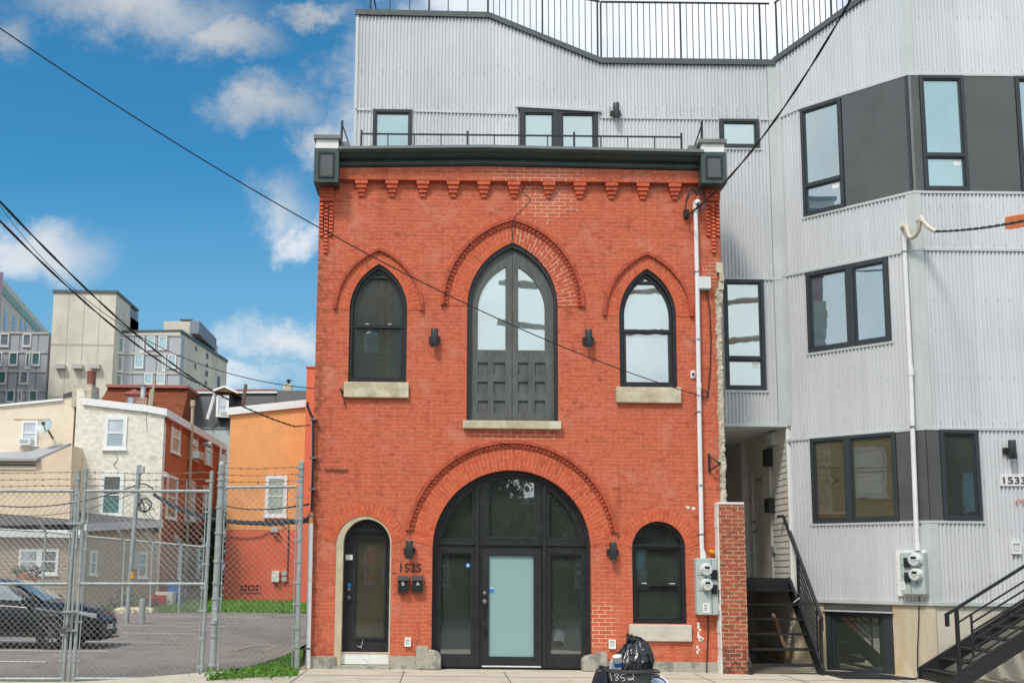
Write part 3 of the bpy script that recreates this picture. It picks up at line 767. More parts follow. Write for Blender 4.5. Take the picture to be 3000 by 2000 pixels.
mb = MB(); mb.fbox(FA, *ins, -.28, -.262); mb.build('pane', m_glasstan, sdo)
mb = MB(); mb.fbox(FA, xc-r+.06, xc+r-.01, A(1060, 1946)[1], zst-.012, -.3, -.10); mb.build('riser', m_white, sdo)
mb = MB(); mb.fbox(FA, xc-r+.06, xc+r-.01, zst-.012, zst+.008, -.3, -.09); mb.build('door_saddle', m_sand, sdo)
mb = MB()
for yy in (1726, 1751): mb.lathe(FA.W(A(1019, yy)[0], -.22, A(1019, yy)[1]), [(.035, 0), (.035, .012), (.014, .02), (.014, .04), (.03, .05), (.02, .07)], 14, V((0, -1, 0)))
mb.build('door_knob', m_chrome, sdo)
mb = MB(); u, z = A(1020, 1713); mb.lathe(FA.W(u, -.22, z), [(.035, 0), (.035, .004)], 8, V((0, -1, 0))); mb.build('blue_sticker', m_sticker, sdo)
mb = MB(); u, z = A(1022, 1631); mb.fbox(FA, u-.07, u+.05, z-.045, z+.045, -.22, -.184); mb.build('notice', m_white, sdo)
mb = MB(); random.seed(5)   # scraped paint at the foot of the door
p = A(1058, 1888)
for (a, b, c_, d_) in ((1044, 1893, 1054, 1898), (1054, 1898, 1058, 1888), (1058, 1888, 1061, 1872), (1052, 1895, 1058, 1901)):
    q0, q1 = A(a, b), A(c_, d_); mb.bar(FA.W(q0[0], -.219, q0[1]), FA.W(q1[0], -.219, q1[1]), .018, .006)
mb.build('paint_scrape', m_white, sdo)
# ---- round headed window lower right
xc, r, zs, rz, zb = LR
mb = MB(); outer = opening(semi(xc, zs, r-.003, rz-.003, 26), zb+.003)
zmid, zrail = A(1930, 1596)[1], A(1930, 1713)[1]
hu = opening(semi(xc-.01, zs, r-.045, rz-.045, 26), zmid+.022)
hu = [(p[0], max(p[1], zmid+.022)) for p in hu]
mb.plate(FA, outer, [hu, rect(xc-r+.055, xc+r-.075, zb+.06, zmid-.03)], -.22, -.06); lw = mb.build('window', m_black, house)
mb = MB(); mb.fbox(FA, xc-r+.06, xc+r-.08, zrail-.02, zrail+.02, -.16, -.085)
c = (xc-r+.058, xc+r-.078, zb+.063, zmid-.033); mb.plate(FA, rect(*c), [rect(*inset(c, .035))], -.16, -.09); mb.build('sash_frame', m_black, lw)
mb = MB(); mb.plate(FA, [(p[0], p[1]) for p in hu], [], -.2, -.185); mb.build('pane', m_glassdark, lw)
mb = MB(); mb.fbox(FA, xc-r+.055, xc+r-.075, zrail, zmid-.03, -.18, -.165); mb.build('pane', m_glassdark, lw)
mb = MB(); mb.fbox(FA, xc-r+.055, xc+r-.075, zb+.06, zrail-.001, -.17, -.155); mb.build('pane', m_glassdark, lw)
for s in (-1, 1): mb = MB(); mb.fbox(FA, xc+s*.24-.04, xc+s*.24+.04, zrail+.02, zrail+.035, -.15, -.08); mb.build('sash_latch', m_dial, lw)
# white scuffs and the rusty tie bar
mb = MB(); random.seed(11)
for (x0, y0, x1, y1, wd_) in ((2046, 1822, 2048, 1845, .05), (2047, 1850, 2050, 1874, .06), (2050, 1862, 2058, 1870, .05), (2044, 1890, 2046, 1914, .045), (2030, 1484, 2036, 1488, .05), (2012, 1481, 2018, 1483, .04)):
    a, b = A(x0, y0), A(x1, y1); n = 5
    for i in range(n):
        f = i/n; u = a[0]+(b[0]-a[0])*f+random.uniform(-.015, .015); z = a[1]+(b[1]-a[1])*f
        mb.fbox(FA, u-wd_*random.uniform(.2, .5), u+wd_*random.uniform(.2, .5), z-random.uniform(.02, .05), z, .0, .003+.0004*i)
mb.build('paint_splash', m_white, house)
mb = MB(); a, b = A(952, 1374), A(1019, 1376); mb.bar(FA.W(a[0], .015, a[1]), FA.W(b[0], .015, b[1]), .025, .03); mb.build('tie_bar', m_rust, house)
# ------------------------------------------------------------------ grey corrugated apartment building
m_corr = metal_sheet('grey_corrugated_paint', (.605, .605, .62))
m_trim = M('grey_green_metal_trim', (.50, .525, .515), .45, metal=.1, var=.07, sc=2)
m_capm = M('dark_slate_cap_metal', (.082, .095, .098), .45, metal=.1, var=.1)
m_fr = M('anthracite_window_frame', (.030, .036, .042), .42, var=.12)
m_slab = M('anthracite_cladding_panel', (.080, .080, .080), .36, var=.14, sc=2, spec=.5)
m_conc2 = M('board_marked_concrete', (.52, .45, .33), .9, var=.14, sc=3, bump=.4, bsc=50, stretch=(1.4, 1.4, .5), dirt=((.50, .36, .20), 1.6, .50, .72), wear=((.30, .27, .22), 6, .64, .8))
m_conc3 = M('smooth_cast_concrete', (.58, .53, .44), .9, var=.1, sc=3, bump=.25, bsc=40, dirt=((.42, .36, .27), 3, .56, .76))
m_vinyl = M('grey_vinyl_siding', (.74, .71, .64), .5, var=.06)
m_soffit = M('white_vinyl_soffit', (.76, .76, .74), .5, var=.05)
m_doorwhite = M('pale_grey_door_paint', (.70, .68, .63), .45, var=.05)
m_screw = M('dark_screw_heads', (.14, .14, .15), .5, metal=.4)
YR = 20.0
FR = Fr((0, YR), (1, 0))
pa = P(2291, 810, YR)
YF = YR/1.0993
FF = Fr((0, YF), (1, 0))
pb = P(2684, 727, YF)
FB = Fr((pa.x, pa.y), (pb.x-pa.x, pb.y-pa.y)); LB = math.hypot(pb.x-pa.x, pb.y-pa.y)
grey = thing('apartment_building', 'new apartment building clad in grey corrugated metal with a faceted bay and black windows', 'building', (7.5, 20.3, 0))
def corr(mb, fr, u0, u1, zlo, zhi, holes=(), pitch=.0676, amp=.0135, o=0.0, spp=8):
    fl = zlo if callable(zlo) else (lambda u: zlo); fh = zhi if callable(zhi) else (lambda u: zhi)
    n = max(1, round((u1-u0)/pitch*spp)); du = (u1-u0)/n
    f = lambda u: o + amp*max(-1, min(1, 1.35*math.sin(2*math.pi*u/pitch)))
    for i in range(n):
        a, b = u0+du*i, u0+du*(i+1); um = (a+b)/2
        iv = [(fl(um), fh(um))]
        for h in holes:
            if h[0] < um < h[1]:
                nv = []
                for (p, q) in iv:
                    if h[3] <= p or h[2] >= q: nv.append((p, q)); continue
                    if h[2] > p: nv.append((p, h[2]))
                    if h[3] < q: nv.append((h[3], q))
                iv = nv
        for (p, q) in iv:
            if q-p < .01: continue
            za, zb_ = (fl(a) if p == fl(um) else p), (fl(b) if p == fl(um) else p)
            ya, yb_ = (fh(a) if q == fh(um) else q), (fh(b) if q == fh(um) else q)
            mb.add([fr.W(a, f(a), za), fr.W(b, f(b), zb_), fr.W(b, f(b), yb_), fr.W(a, f(a), ya)], [(0, 1, 2, 3)], smooth=False)
def pline(pts):
    def f(u):
        if u <= pts[0][0]: p, q = pts[0], pts[1]
        else:
            p, q = pts[-2], pts[-1]
            for a, b in zip(pts, pts[1:]):
                if a[0] <= u <= b[0]: p, q = a, b; break
        return p[1]+(q[1]-p[1])*(u-p[0])/(q[0]-p[0])
    return f
def strip(mb, fr, pts, h, o0, o1):
    """trim strip following a polyline, hanging h below it"""
    vs = []; fs = []
    for (u, z) in pts: vs += [fr.W(u, o1, z), fr.W(u, o1, z-h), fr.W(u, o0, z-h), fr.W(u, o0, z)]
    for i in range(len(pts)-1):
        for k in range(4):
            k2 = (k+1) % 4; fs.append((i*4+k, i*4+k2, (i+1)*4+k2, (i+1)*4+k))
    n = len(pts)-1; fs += [(3, 2, 1, 0), (n*4, n*4+1, n*4+2, n*4+3)]
    mb.add(vs, fs)
# openings on the recessed wall
W1 = FR.R(1092, 322, 1208, 440); W1 = (W1[0], W1[1], FR.L(1150, 470)[1], W1[3])
WS = FR.R(1522, 316, 1751, 440); WS = (WS[0], WS[1], FR.L(1640, 490)[1], FR.L(1640, 320)[1])
W3 = FR.R(2109, 350, 2223, 434)
W4 = FR.R(2121, 819, 2240, 1142)
topR = [FR.L(1042, 30), FR.L(1432, 39), FR.L(1760, 172), FR.L(2275, 178)]
uR0, uR1 = FR.L(1043, 300)[0], pa.x
zsoff = FR.L(2200, 1243)[1]; usoff = FR.L(2112, 1200)[0]; zdeck = FR.L(1640, 500)[1]
seamR = [FR.L(1042, 318), FR.L(1210, 322), FR.L(1514, 331), FR.L(1757, 342), FR.L(2270, 347.5)]
mb = MB()
corr(mb, FR, uR0+.02, usoff, zdeck, pline(topR), [W1, WS, W3])
corr(mb, FR, usoff, uR1-.06, zsoff, pline(topR), [W3, W4]); mb.build('corrugated_wall', m_corr, grey)
# bay openings
B4 = FB.D((2348, 318), (2476, 607)); b4 = FB.L(2354, 639)[1]; B4 = (B4[0], LB, FB.L(2560, 586)[1], FB.L(2560, 252)[1])
zsill4 = FB.L(2672, 560)[1]; ztop4 = FB.L(2660, 219)[1]
B4 = (FB.L(2350, 480)[0], LB, zsill4, ztop4)
B2 = FB.D((2361, 801), (2610, 996)); B2 = (B2[0], FB.L(2606, 880)[0], (FB.L(2367, 1036)[1]+FB.L(2613, 996)[1])/2, (FB.L(2360, 801)[1]+FB.L(2601, 753)[1])/2)
z1t, z1b = FF.L(2760, 1257)[1], FF.L(2770, 1524)[1]
B1 = (FB.L(2378, 1400)[0], LB, z1b, z1t)
zbase = FF.L(2745, 1766)[1]
tB = (FB.L(2265, 178), FB.L(2510, 2)); ztB = pline([tB[0], tB[1]])
mb = MB(); corr(mb, FB, .07, LB-.07, zbase, ztB, [B4, B2, B1]); mb.build('corrugated_wall', m_corr, grey)
F4 = (pb.x, FF.L(3200, 300)[0], FF.L(2800, 557)[1], ztop4); F4 = (F4[0], F4[1], zsill4, ztop4)
F1 = (pb.x, FF.L(2871, 1400)[0], z1b, z1t)
uF1 = FF.L(3230, 900)[0]; ztF = ztB(LB)
mb = MB(); corr(mb, FF, pb.x+.09, uF1, zbase, ztF, [F4, F1]); mb.build('corrugated_wall', m_corr, grey)
# body so that nothing shows through
mb = MB(); mb.box(uR0+.06, uR1+.4, YR+.5, 30, zsoff+.4, FR.L(1760, 180)[1]-.05); mb.box(uR1+.02, uF1+.5, YR+.35, 30.2, 0, FR.L(1760, 180)[1]-.06)
mb.build('core', m_corr, grey)
mb = MB(); mb.fbox(FR, uR0-.035, uR0+.02, zdeck, topR[0][1], -.3, .022); mb.build('corner_trim', m_trim, grey)
def vtrim(fr, u0, u1, z0, z1, o=.016):
    mb = MB(); mb.fbox(fr, u0, u1, z0, z1, -.02, o); mb.build('corner_trim', m_trim, grey)
zj = FR.L(2200, 1243)[1]
vtrim(FR, uR1-.155, uR1-.002, zsoff, topR[3][1]+.0); vtrim(FB, .002, .10, zsoff-.02, ztB(.05))
vtrim(FB, LB-.12, LB-.001, zbase, z1b-.03); vtrim(FB, LB-.12, LB-.001, z1t+.03, zsill4-.03); vtrim(FB, LB-.12, LB-.001, ztop4+.03, ztB(LB-.1))
for (a, b) in ((zbase, z1b-.03), (z1t+.03, zsill4-.03), (ztop4+.03, ztF)): vtrim(FF, pb.x-.014, pb.x+.12, a, b)
# seams
def seam(fr, pts, h=.045, o=.022, mt=m_trim, name='seam_trim'):
    mb = MB(); strip(mb, fr, pts, h, -.01, o); return mb.build(name, mt, grey)
def cut(pts, a, b):
    f = pline(pts); return [(a, f(a))]+[p for p in pts if a < p[0] < b]+[(b, f(b))]
for (a, b) in ((uR0, W1[0]-.03), (W1[1]+.03, WS[0]-.05), (WS[1]+.05, W3[0]-.03), (W3[1]+.03, uR1-.003)): seam(FR, cut(seamR, a, b))
zA = FR.L(2275, 348)[1]
zsB = (FB.L(2275, 345)[1], )
seam(FB, [(.003, zsB[0]), (B4[0]-.03, ztop4+.03)]); seam(FB, [(B4[0]-.03, ztop4+.03), (LB+.01, ztop4+.03)])
seam(FF, [(pb.x-.018, ztop4+.03), (uF1, ztop4+.03)])
seam(FB, [(B4[0]-.03, zsill4), (LB+.01, zsill4)]); seam(FF, [(pb.x-.018, zsill4), (uF1, zsill4)])
z3 = FF.L(2700, 727)[1]
seam(FB, [(.003, z3), (LB+.01, z3)], o=.024); seam(FF, [(pb.x-.02, z3), (uF1, z3)], o=.024)
seam(FR, [(usoff, FR.L(2200, 814)[1]), (uR1-.003, FR.L(2280, 814)[1])])
seam(FB, [(.003, z1t+.03), (LB+.01, z1t+.03)], o=.024); seam(FF, [(pb.x-.02, z1t+.03), (uF1, z1t+.03)], o=.024)
seam(FB, [(B1[0]-.05, z1b), (LB+.01, z1b)]); seam(FF, [(pb.x-.018, z1b), (F1[1]+.03, z1b)])
seam(FB, [(B2[0]-.03, B2[2]), (B2[1]+.05, B2[2])])
seam(FR, [(W3[0]-.03, W3[2]), (W3[1]+.04, W3[2])], .04); seam(FR, [(W4[0], W4[2]), (W4[1]+.04, W4[2])], .05)
seam(FR, [(usoff, zsoff+.02), (uR1-.003, zsoff+.02)], .06)
seam(FB, [(.0, zbase+.02), (LB+.012, zbase+.02)], .06, .04); seam(FF, [(pb.x-.03, zbase+.02), (uF1, zbase+.02)], .06, .04)
# screws
mb = MB()
def screws(fr, u0, u1, z, holes=(), st=.203):
    u = u0
    k = 0
    while u < u1:
        zz_ = z(u) if callable(z) else z
        if not any(h[0]-.03 < u < h[1]+.03 and h[2]-.06 < zz_ < h[3]+.06 for h in holes):
            mb.lathe(fr.W(u, .009, zz_), [(.009, 0), (.007, .006), (.001, .008)], 6, V((fr.n.x, fr.n.y, 0)), cap=False)
        k += 1; u += st*(4/3 if k % 4 == 0 else 1)
fR = pline(topR); fs_ = pline(seamR)
for dz in (1.25, 2.6): screws(FR, uR0+.1, uR1-.2, lambda u: fR(u)-dz*(1.0 if u < 1 else .8), [W1, WS, W3])
screws(FR, uR0+.1, uR1-.2, lambda u: fs_(u)+.04)
for z in (zsoff+.12, zsoff+.9, zsoff+1.7, zsoff+3.3, zsoff+4.2, zsoff+5.2): screws(FR, usoff+.1, uR1-.2, z, [W3, W4])
for dz in (.3, 1.2, 2.0): 
    screws(FB, .15, LB-.1, zbase+dz, [B1, B2, B4]); screws(FF, pb.x+.05, uF1, zbase+dz, [F1, F4])
for z in (z1t+.1, z1t+.9, z1t+1.7, z3-.9, z3+.06, z3+.75, ztop4+.08, ztop4+1.1, ztop4+1.9):
    screws(FB, .15, LB-.1, z, [B1, B2, B4]); screws(FF, pb.x+.05, uF1, z, [F1, F4])
o = mb.build('screw_heads', m_screw, grey); o['kind'] = 'stuff'
# parapet caps
mb = MB(); strip(mb, FR, topR[:3]+[(uR1, topR[3][1])], -.0+.11, -.15, .05); mb.build('parapet_cap', m_capm, grey)
mb = MB(); ub = FB.L(2560, -40)[0]; strip(mb, FB, [(-.02, ztB(0)+.02), (LB, ztB(LB)+.02)], .11, -.15, .05); mb.build('parapet_cap', m_capm, grey)
# ---- windows
def win(fr, r, cols=(1,), rows=(1,), bw=.055, mull=.05, gl=m_glasssky, o0=-.06, o1=.03, rec=.05, stick=None, gls=None, sashes=True):
    """black framed window; cols / rows are relative sizes (left to right, bottom to top)"""
    u0, u1, z0, z1 = r; W_, H_ = u1-u0-2*bw-mull*(len(cols)-1), z1-z0-2*bw-mull*(len(rows)-1)
    panes = []; z = z0+bw
    for rr in rows:
        h = H_*rr/sum(rows); u = u0+bw
        for cc in cols:
            wq = W_*cc/sum(cols); panes.append((u, u+wq, z, z+h)); u += wq+mull
        z += h+mull
    mb = MB(); mb.plate(fr, rect(*r), [rect(*p) for p in panes], o0, o1); wo = mb.build('window', m_fr, grey)
    for i, p in enumerate(panes):
        g = inset(p, .028)
        mb = MB(); mb.plate(fr, rect(*inset(p, .001)), [rect(*g)], o0+.005, o1-.02); mb.build('sash', m_fr, wo)
        mb = MB(); mb.fbox(fr, *inset(g, -.01), o0+.008, o1-rec); mb.build('pane', gls[i] if gls else gl, wo)
        if stick and i in stick:
            mb = MB(); mb.fbox(fr, g[1]-.16, g[1]-.03, g[3]-.12, g[3]-.02, o1-rec, o1-rec+.004); mb.build('glass_label', m_white, wo)
    return wo
win(FR, W1); win(FR, W3, gl=m_glasssky)
mb = MB(); strip(mb, FR, [(WS[0]-.06, WS[3]+.06), (WS[1]+.06, WS[3]-.02)], .05, -.02, .06); mb.build('head_flashing', m_trim, grey)
us = FR.L(1634, 380)[0]
sw = win(FR, (WS[0], us, WS[2], WS[3]), bw=.09, o1=.045); win(FR, (us+.003, WS[1], WS[2], WS[3]-.02), bw=.075, o1=.03)
win(FR, W4, rows=(.9, 2.55), stick=(0,), bw=.06)
ul4 = FB.L(2470, 440)[0]
z4m = FB.L(2410, 530)[1]
win(FB, (B4[0], ul4, B4[2], B4[3]-.03), rows=(1, 2.9), gl=m_glassblue, stick=(0,))
def slab(fr, u0, u1, z0, z1, o1=.012):
    mb = MB(); mb.fbox(fr, u0, u1, z0, z1, -.05, o1); mb.build('cladding_panel', m_slab, grey)
slab(FB, ul4+.015, LB-.05, B4[2], B4[3]); mb = MB(); mb.fbox(FB, LB-.048, LB+.002, B4[2], B4[3], -.05, .02); mb.build('corner_trim', m_fr, grey)
ua, ub_ = FF.L(2699, 380)[0], FF.L(2829, 380)[0]; uc = FF.L(2981, 380)[0]
mb = MB(); mb.fbox(FF, pb.x+.002, pb.x+.05, F4[2], F4[3], -.05, .018); mb.build('corner_trim', m_flash, grey)
slab(FF, pb.x+.052, ua-.008, F4[2], F4[3]); win(FF, (ua, ub_, F4[2]+.01, F4[3]-.01), rows=(1, 2.5), stick=(0,)); slab(FF, ub_+.01, uc-.01, F4[2], F4[3])
win(FF, (uc, uc+.78, F4[2]+.01, F4[3]-.01), rows=(1, 2.5)); slab(FF, uc+.79, uF1, F4[2], F4[3])
win(FB, B2, cols=(1.25, 1), gl=m_glassblue, bw=.07, mull=.13)
ub1 = FB.L(2630, 1400)[0]
win(FB, (B1[0], ub1, B1[2], B1[3]), cols=(1, 1.28), gls=(m_glasstan, m_glasstan), bw=.06, mull=.11)
slab(FB, ub1+.006, LB-.003, B1[2], B1[3]); uf1 = FF.L(2758, 1400)[0]
slab(FF, pb.x+.003, uf1-.006, F1[2], F1[3]); win(FF, (uf1, F1[1], F1[2]+.005, F1[3]-.005), gl=m_glassdark, bw=.06)
# ---- concrete base and basement window on the angled face
hb = (FB.L(2414, 1780)[0], FB.L(2613, 1780)[0]); zwb = FB.L(2520, 1968)[1]
mb = MB(); mb.plate(FB, [(.0, -.6), (LB-.004, -.6), (LB-.004, zbase-.045), (.0, zbase-.045)], [rect(hb[0], hb[1], -.25, zbase-.07)], -.35, -.012); mb.build('concrete_base', m_conc2, grey)
mb = MB(); mb.fbox(FB, LB-.16, LB+.012, -.6, zbase-.046, -.1, .004); mb.build('concrete_pilaster', m_conc2, grey)
mb = MB(); mb.fbox(FF, pb.x+.02, uF1, -.3, zbase-.046, -.35, -.012); mb.build('concrete_base', m_conc3, grey)
zh = FB.L(2510, 1790)[1]
mb = MB(); mb.fbox(FB, hb[0]+.002, hb[1]-.002, zh+.012, zbase-.072, -.1, .01); mb.build('cladding_panel', m_slab, grey)
mb = MB(); mb.fbox(FB, hb[0]-.03, hb[1]+.03, zh-.012, zh+.012, -.1, .03); mb.build('drip_trim', m_trim, grey)
bw_ = win(FB, (hb[0]+.10, hb[1]-.15, -.2, zh-.015), rows=(.12, 1), gl=m_glassdark, o0=-.14, o1=-.06, bw=.05)
mb = MB(); mb.fbox(FB, hb[0]+.002, hb[0]+.098, -.25, zh-.015, -.14, -.03); mb.build('black_reveal', m_fr, grey); mb = MB(); mb.fbox(FB, hb[1]-.148, hb[1]-.002, -.25, zh-.015, -.14, -.03); mb.build('black_reveal', m_fr, grey)
# ---- recessed entry
XD = pa.x
FS = Fr((XD, 25.5), (0, -1))
def lap(mb, fr, u0, u1, z0, z1, ex=.115, lip=.012, holes=()):
    z = z0
    while z < z1:
        zt = min(z+ex, z1)
        segs = [(u0, u1)]
        for h in holes:
            if h[2] < (z+zt)/2 < h[3]:
                segs = [s for a, b in segs for s in ((a, min(b, h[0])), (max(a, h[1]), b)) if s[1]-s[0] > .01]
        for (a, b) in segs:
            mb.add([fr.W(a, lip, z), fr.W(b, lip, z), fr.W(b, .002, zt), fr.W(a, .002, zt), fr.W(a, .0, z), fr.W(b, .0, z)], [(0, 1, 2, 3), (4, 5, 1, 0)])
        z = zt
zl_ = 1.58
Y1 = 22.6
s0 = 25.5-Y1; s1 = 25.5-YR
dr = (FS.L(2216, 1500)[0]-.16, FS.L(2259, 1500)[0], zl_, FS.L(2240, 1372)[1])
mb = MB(); lap(mb, FS, s0, s1-.05, .3, zsoff, holes=[dr]); mb.build('siding_wall', m_vinyl, grey)
mb = MB(); mb.fbox(FS, s0, s1-.01, 1.25, zsoff-.001, -.2, -.002); mb.build('wall_backing', m_vinyl, grey)
mb = MB(); mb.fbox(FS, s1-.05, s1-.004, zbase-.04, zsoff, -.1, .02); mb.build('corner_post', m_soffit, grey)
XB = P(2175, 1400, Y1).x
FK = Fr((0, Y1), (1, 0)); mb = MB(); lap(mb, FK, XB+.06, XD, zl_-.3, zsoff); mb.build('siding_wall', m_vinyl, grey)
FT = Fr((XB, 25.5), (0, -1)); mb = MB(); lap(mb, FT, .0, 25.5-Y1-.01, zl_-.3, zsoff); mb.build('siding_wall', m_vinyl, grey)
mb = MB(); mb.box(XB-.012, XB+.06, Y1-.014, Y1+.05, zl_-.3, zsoff); mb.build('corner_post', m_soffit, grey)
mb = MB(); mb.box(4.7, XB, 24.2, 24.3, 0, zsoff); mb.build('back_wall', m_vinyl, grey)
mb = MB()
for k in range(34):
    y = YR+.02+k*.15; mb.box(usoff-.35, XD+.1, y, y+.14, zsoff-.02, zsoff+.02)
mb.build('soffit', m_soffit, grey)
mb = MB(); mb.plate(FS, rect(dr[0]-.09, dr[1]+.09, dr[2], dr[3]+.11), [rect(dr[0], dr[1], dr[2]+.01, dr[3])], -.05, .035); d_ = mb.build('entry_door', m_doorwhite, grey)
gl_ = (dr[0]+.34, dr[0]+.50, dr[2]+.25, dr[3]-.2)
mb = MB(); mb.plate(FS, rect(dr[0]+.005, dr[1]-.005, dr[2]+.02, dr[3]-.005), [rect(*gl_)], -.06, -.02); mb.build('door_leaf', m_doorwhite, d_)
mb = MB(); mb.plate(FS, rect(*inset(gl_, -.03)), [rect(*gl_)], -.02, -.002); mb.build('glazing_frame', m_white, d_)
mb = MB(); mb.fbox(FS, *gl_, -.05, -.035); mb.build('pane', m_glasscurt, d_)
mb = MB()
for z in (zl_+.92, zl_+1.12): mb.lathe(FS.W(dr[0]+.09, -.02, z), [(.035, 0), (.03, .02), (.015, .03), (.03, .06), (.01, .075)], 12, V((-1, 0, 0)))
mb.build('door_knob', m_chrome, d_)
# concrete walls of the pit below the stair
mb = MB(); mb.box(XD+.001, XD+.25, YR+.03, 23, -.3, zl_-.28); mb.build('pit_wall', m_conc2, grey)
mb = MB(); mb.box(4.8, XD, 22.3, 22.5, -.3, zl_-.2); mb.build('pit_wall', m_conc3, grey)
mb = MB(); mb.box(4.85, XD, 20.6, 26, zl_-.12, zl_-.02); mb.build('entry_landing', m_conc3, grey)
# ------------------------------------------------------------------ roof guard rails
rl = thing('roof_railing', 'black guard rail of upright bars along the stepped roof edge behind the brick house', 'railing', (FR.W(1, -.1, topR[2][1])))
def tz(u): return fR(u)
zrail = FR.L(1990, 4)[1]
mb = MB(); mp = MB()
u = FR.L(1762, 100)[0]; step = FR.L(1980, 100)[0]-FR.L(1962, 100)[0]
k = 0
while u < uR1-.05:
    (mp if k % 13 == 0 else mb).bar(FR.W(u, -.06, tz(u)), FR.W(u, -.06, zrail), .030 if k % 13 == 0 else .014); u += step; k += 1
u = FR.L(1752, 100)[0]; k = 0; zr2 = FR.L(1400, -60)[1]
ztopb = lambda u: min(zr2, zrail+(FR.L(1760, 0)[0]-u)*.42)
while u > FR.L(1445, 30)[0]:
    (mp if k % 9 == 0 else mb).bar(FR.W(u, -.06, tz(u)), FR.W(u, -.06, ztopb(u)), .030 if k % 9 == 0 else .014); u -= step; k += 1
for px_ in (1085, 1142, 1200, 1257, 1313, 1371, 1430):
    u = FR.L(px_, 25)[0]; (mp if px_ in (1085, 1257, 1430) else mb).bar(FR.W(u, -.06, tz(u)), FR.W(u, -.06, zr2), .036 if px_ in (1085, 1257, 1430) else .02)
mp.bar(FR.W(FR.L(1085, 0)[0], -.06, zr2), FR.W(FR.L(1104, 22)[0], -.3, tz(FR.L(1104, 22)[0])), .02)
mb.build('baluster', m_black, rl).__setitem__('kind', 'stuff'); mp.build('post', m_black, rl).__setitem__('kind', 'stuff')
mb = MB(); mb.bar(FR.W(FR.L(1762, 0)[0], -.06, zrail), FR.W(uR1-.05, -.06, zrail), .03); mb.build('top_rail', m_black, rl)
mb = MB(); mb.bar(FR.W(FR.L(1436, 0)[0], -.06, ztopb(FR.L(1436, 0)[0])), FR.W(FR.L(1758, 0)[0], -.06, ztopb(FR.L(1758, 0)[0])), .03)
mb.bar(FR.W(FR.L(1085, 0)[0], -.06, zr2), FR.W(FR.L(1430, 0)[0], -.06, zr2), .03); mb.build('top_rail', m_black, rl)
rl2 = thing('roof_railing', 'black guard rail climbing the sloping parapet of the corrugated bay at the top right', 'railing', FB.W(0, -.1, ztB(0)))
mb = MB(); u = .03; k = 0
while u < LB*.9:
    mb.bar(FB.W(u, -.06, ztB(u)), FB.W(u, -.06, zrail+u*.35+.0), .030 if k % 10 == 0 else .014); u += .112; k += 1
mb.build('baluster', m_black, rl2).__setitem__('kind', 'stuff')
mb = MB(); mb.bar(FB.W(0, -.06, zrail), FB.W(LB*.9, -.06, zrail+LB*.9*.35), .03); mb.build('top_rail', m_black, rl2)
# deck rail on the brick house
FD = Fr((0, BY+.25), (1, 0)); zd = FD.L(1500, 452)[1]
dk = thing('deck_railing', 'low dark metal deck rail standing behind the cornice of the red brick house', 'railing', FD.W(FD.L(1527, 400)[0], 0, zd))
zt_, zq = FD.L(1520, 386)[1], FD.L(1520, 397)[1]
pu = [FD.L(x, 400)[0] for x in (1059, 1370, 1682, 1996)]
for u in pu: mb = MB(); mb.bar(FD.W(u, 0, zd-.1), FD.W(u, 0, zt_), .034); mb.build('post', m_black, dk)
mb = MB(); mb.bar(FD.W(pu[0], 0, zq), FD.W(pu[-1], 0, zq), .026); mb.build('top_rail', m_black, dk)
for i in range(3):
    for k in (1, 2, 3):
        u = pu[i]+(pu[i+1]-pu[i])*k/4; mb = MB(); mb.bar(FD.W(u, 0, zd-.1), FD.W(u, 0, zq-.013), .02); mb.build('baluster', m_black, dk)
for (a, b, c_, lb) in (((1000, 410), (1003, 354), (1030, 428), 'dark metal stay behind the left cornice block of the brick house'), ((2056, 408), (2055.5, 355), (2035, 412), 'dark metal stay behind the right cornice block of the brick house')):
    q0, q1, q2 = FD.L(*a), FD.L(*b), FD.L(*c_)
    st = thing('rail_stay', lb, 'metal stay', FD.W(q0[0], 0, q0[1]), 'rail stays')
    mb = MB(); mb.bar(FD.W(q0[0], 0, q0[1]-.1), FD.W(q1[0], 0, q1[1]), .04); mb.build('post', m_black, st)
    mb = MB(); mb.bar(FD.W(q2[0], 0, q2[1]-.1), FD.W(q1[0], 0, q1[1]-.07), .024); mb.build('brace', m_black, st)
# ------------------------------------------------------------------ ground
def smooth(a, b, x):
    t = max(0, min(1, (x-a)/(b-a))); return t*t*(3-2*t)
def zg(X, Y):
    side = -smooth(-2.6, -6.5, X)*.24 if Y < 20.5 else -.24*smooth(-2.6, -6.5, X)*(1-smooth(18.6, 23.5, Y))
    lot = smooth(18.7, 23.5, Y)*(-.09)*smooth(-2.9, -3.6, X)
    back = smooth(25, 54, Y)*.19*smooth(-2.9, -3.6, X)
    return side+lot+back
m_road = M('worn_asphalt_road', (.055, .055, .056), .9, var=.25, sc=3, bump=.4, bsc=90)
m_lot = M('faded_brown_asphalt', (.235, .19, .165), .92, var=.16, sc=1.3, bump=.4, bsc=120, dirt=((.15, .125, .115), .7, .5, .75), wear=((.31, .26, .23), 26, .6, .8))
m_soil = M('bare_soil', (.20, .15, .09), .95, var=.3, sc=5, bump=.6)
m_walk = M('tan_concrete_pavement', (.50, .44, .35), .9, var=.1, sc=3, bump=.3, bsc=70, dirt=((.38, .32, .23), 1.6, .48, .74), wear=((.28, .24, .18), 14, .66, .82))
m_line = M('white_road_paint', (.66, .64, .62), .8, var=.12, wear=((.25, .22, .2), 18, .58, .7))
m_grass = M('lawn_green', (.115, .25, .025), .75, var=.35, sc=3)
m_kerb = M('stone_kerb', (.38, .35, .30), .9, var=.15)
mb = MB(); mb.add([(-1500, -600, -.34), (1500, -600, -.34), (1500, 3500, -.34), (-1500, 3500, -.34)], [(0, 1, 2, 3)])
mb.build('ground', m_soil, kind='structure')
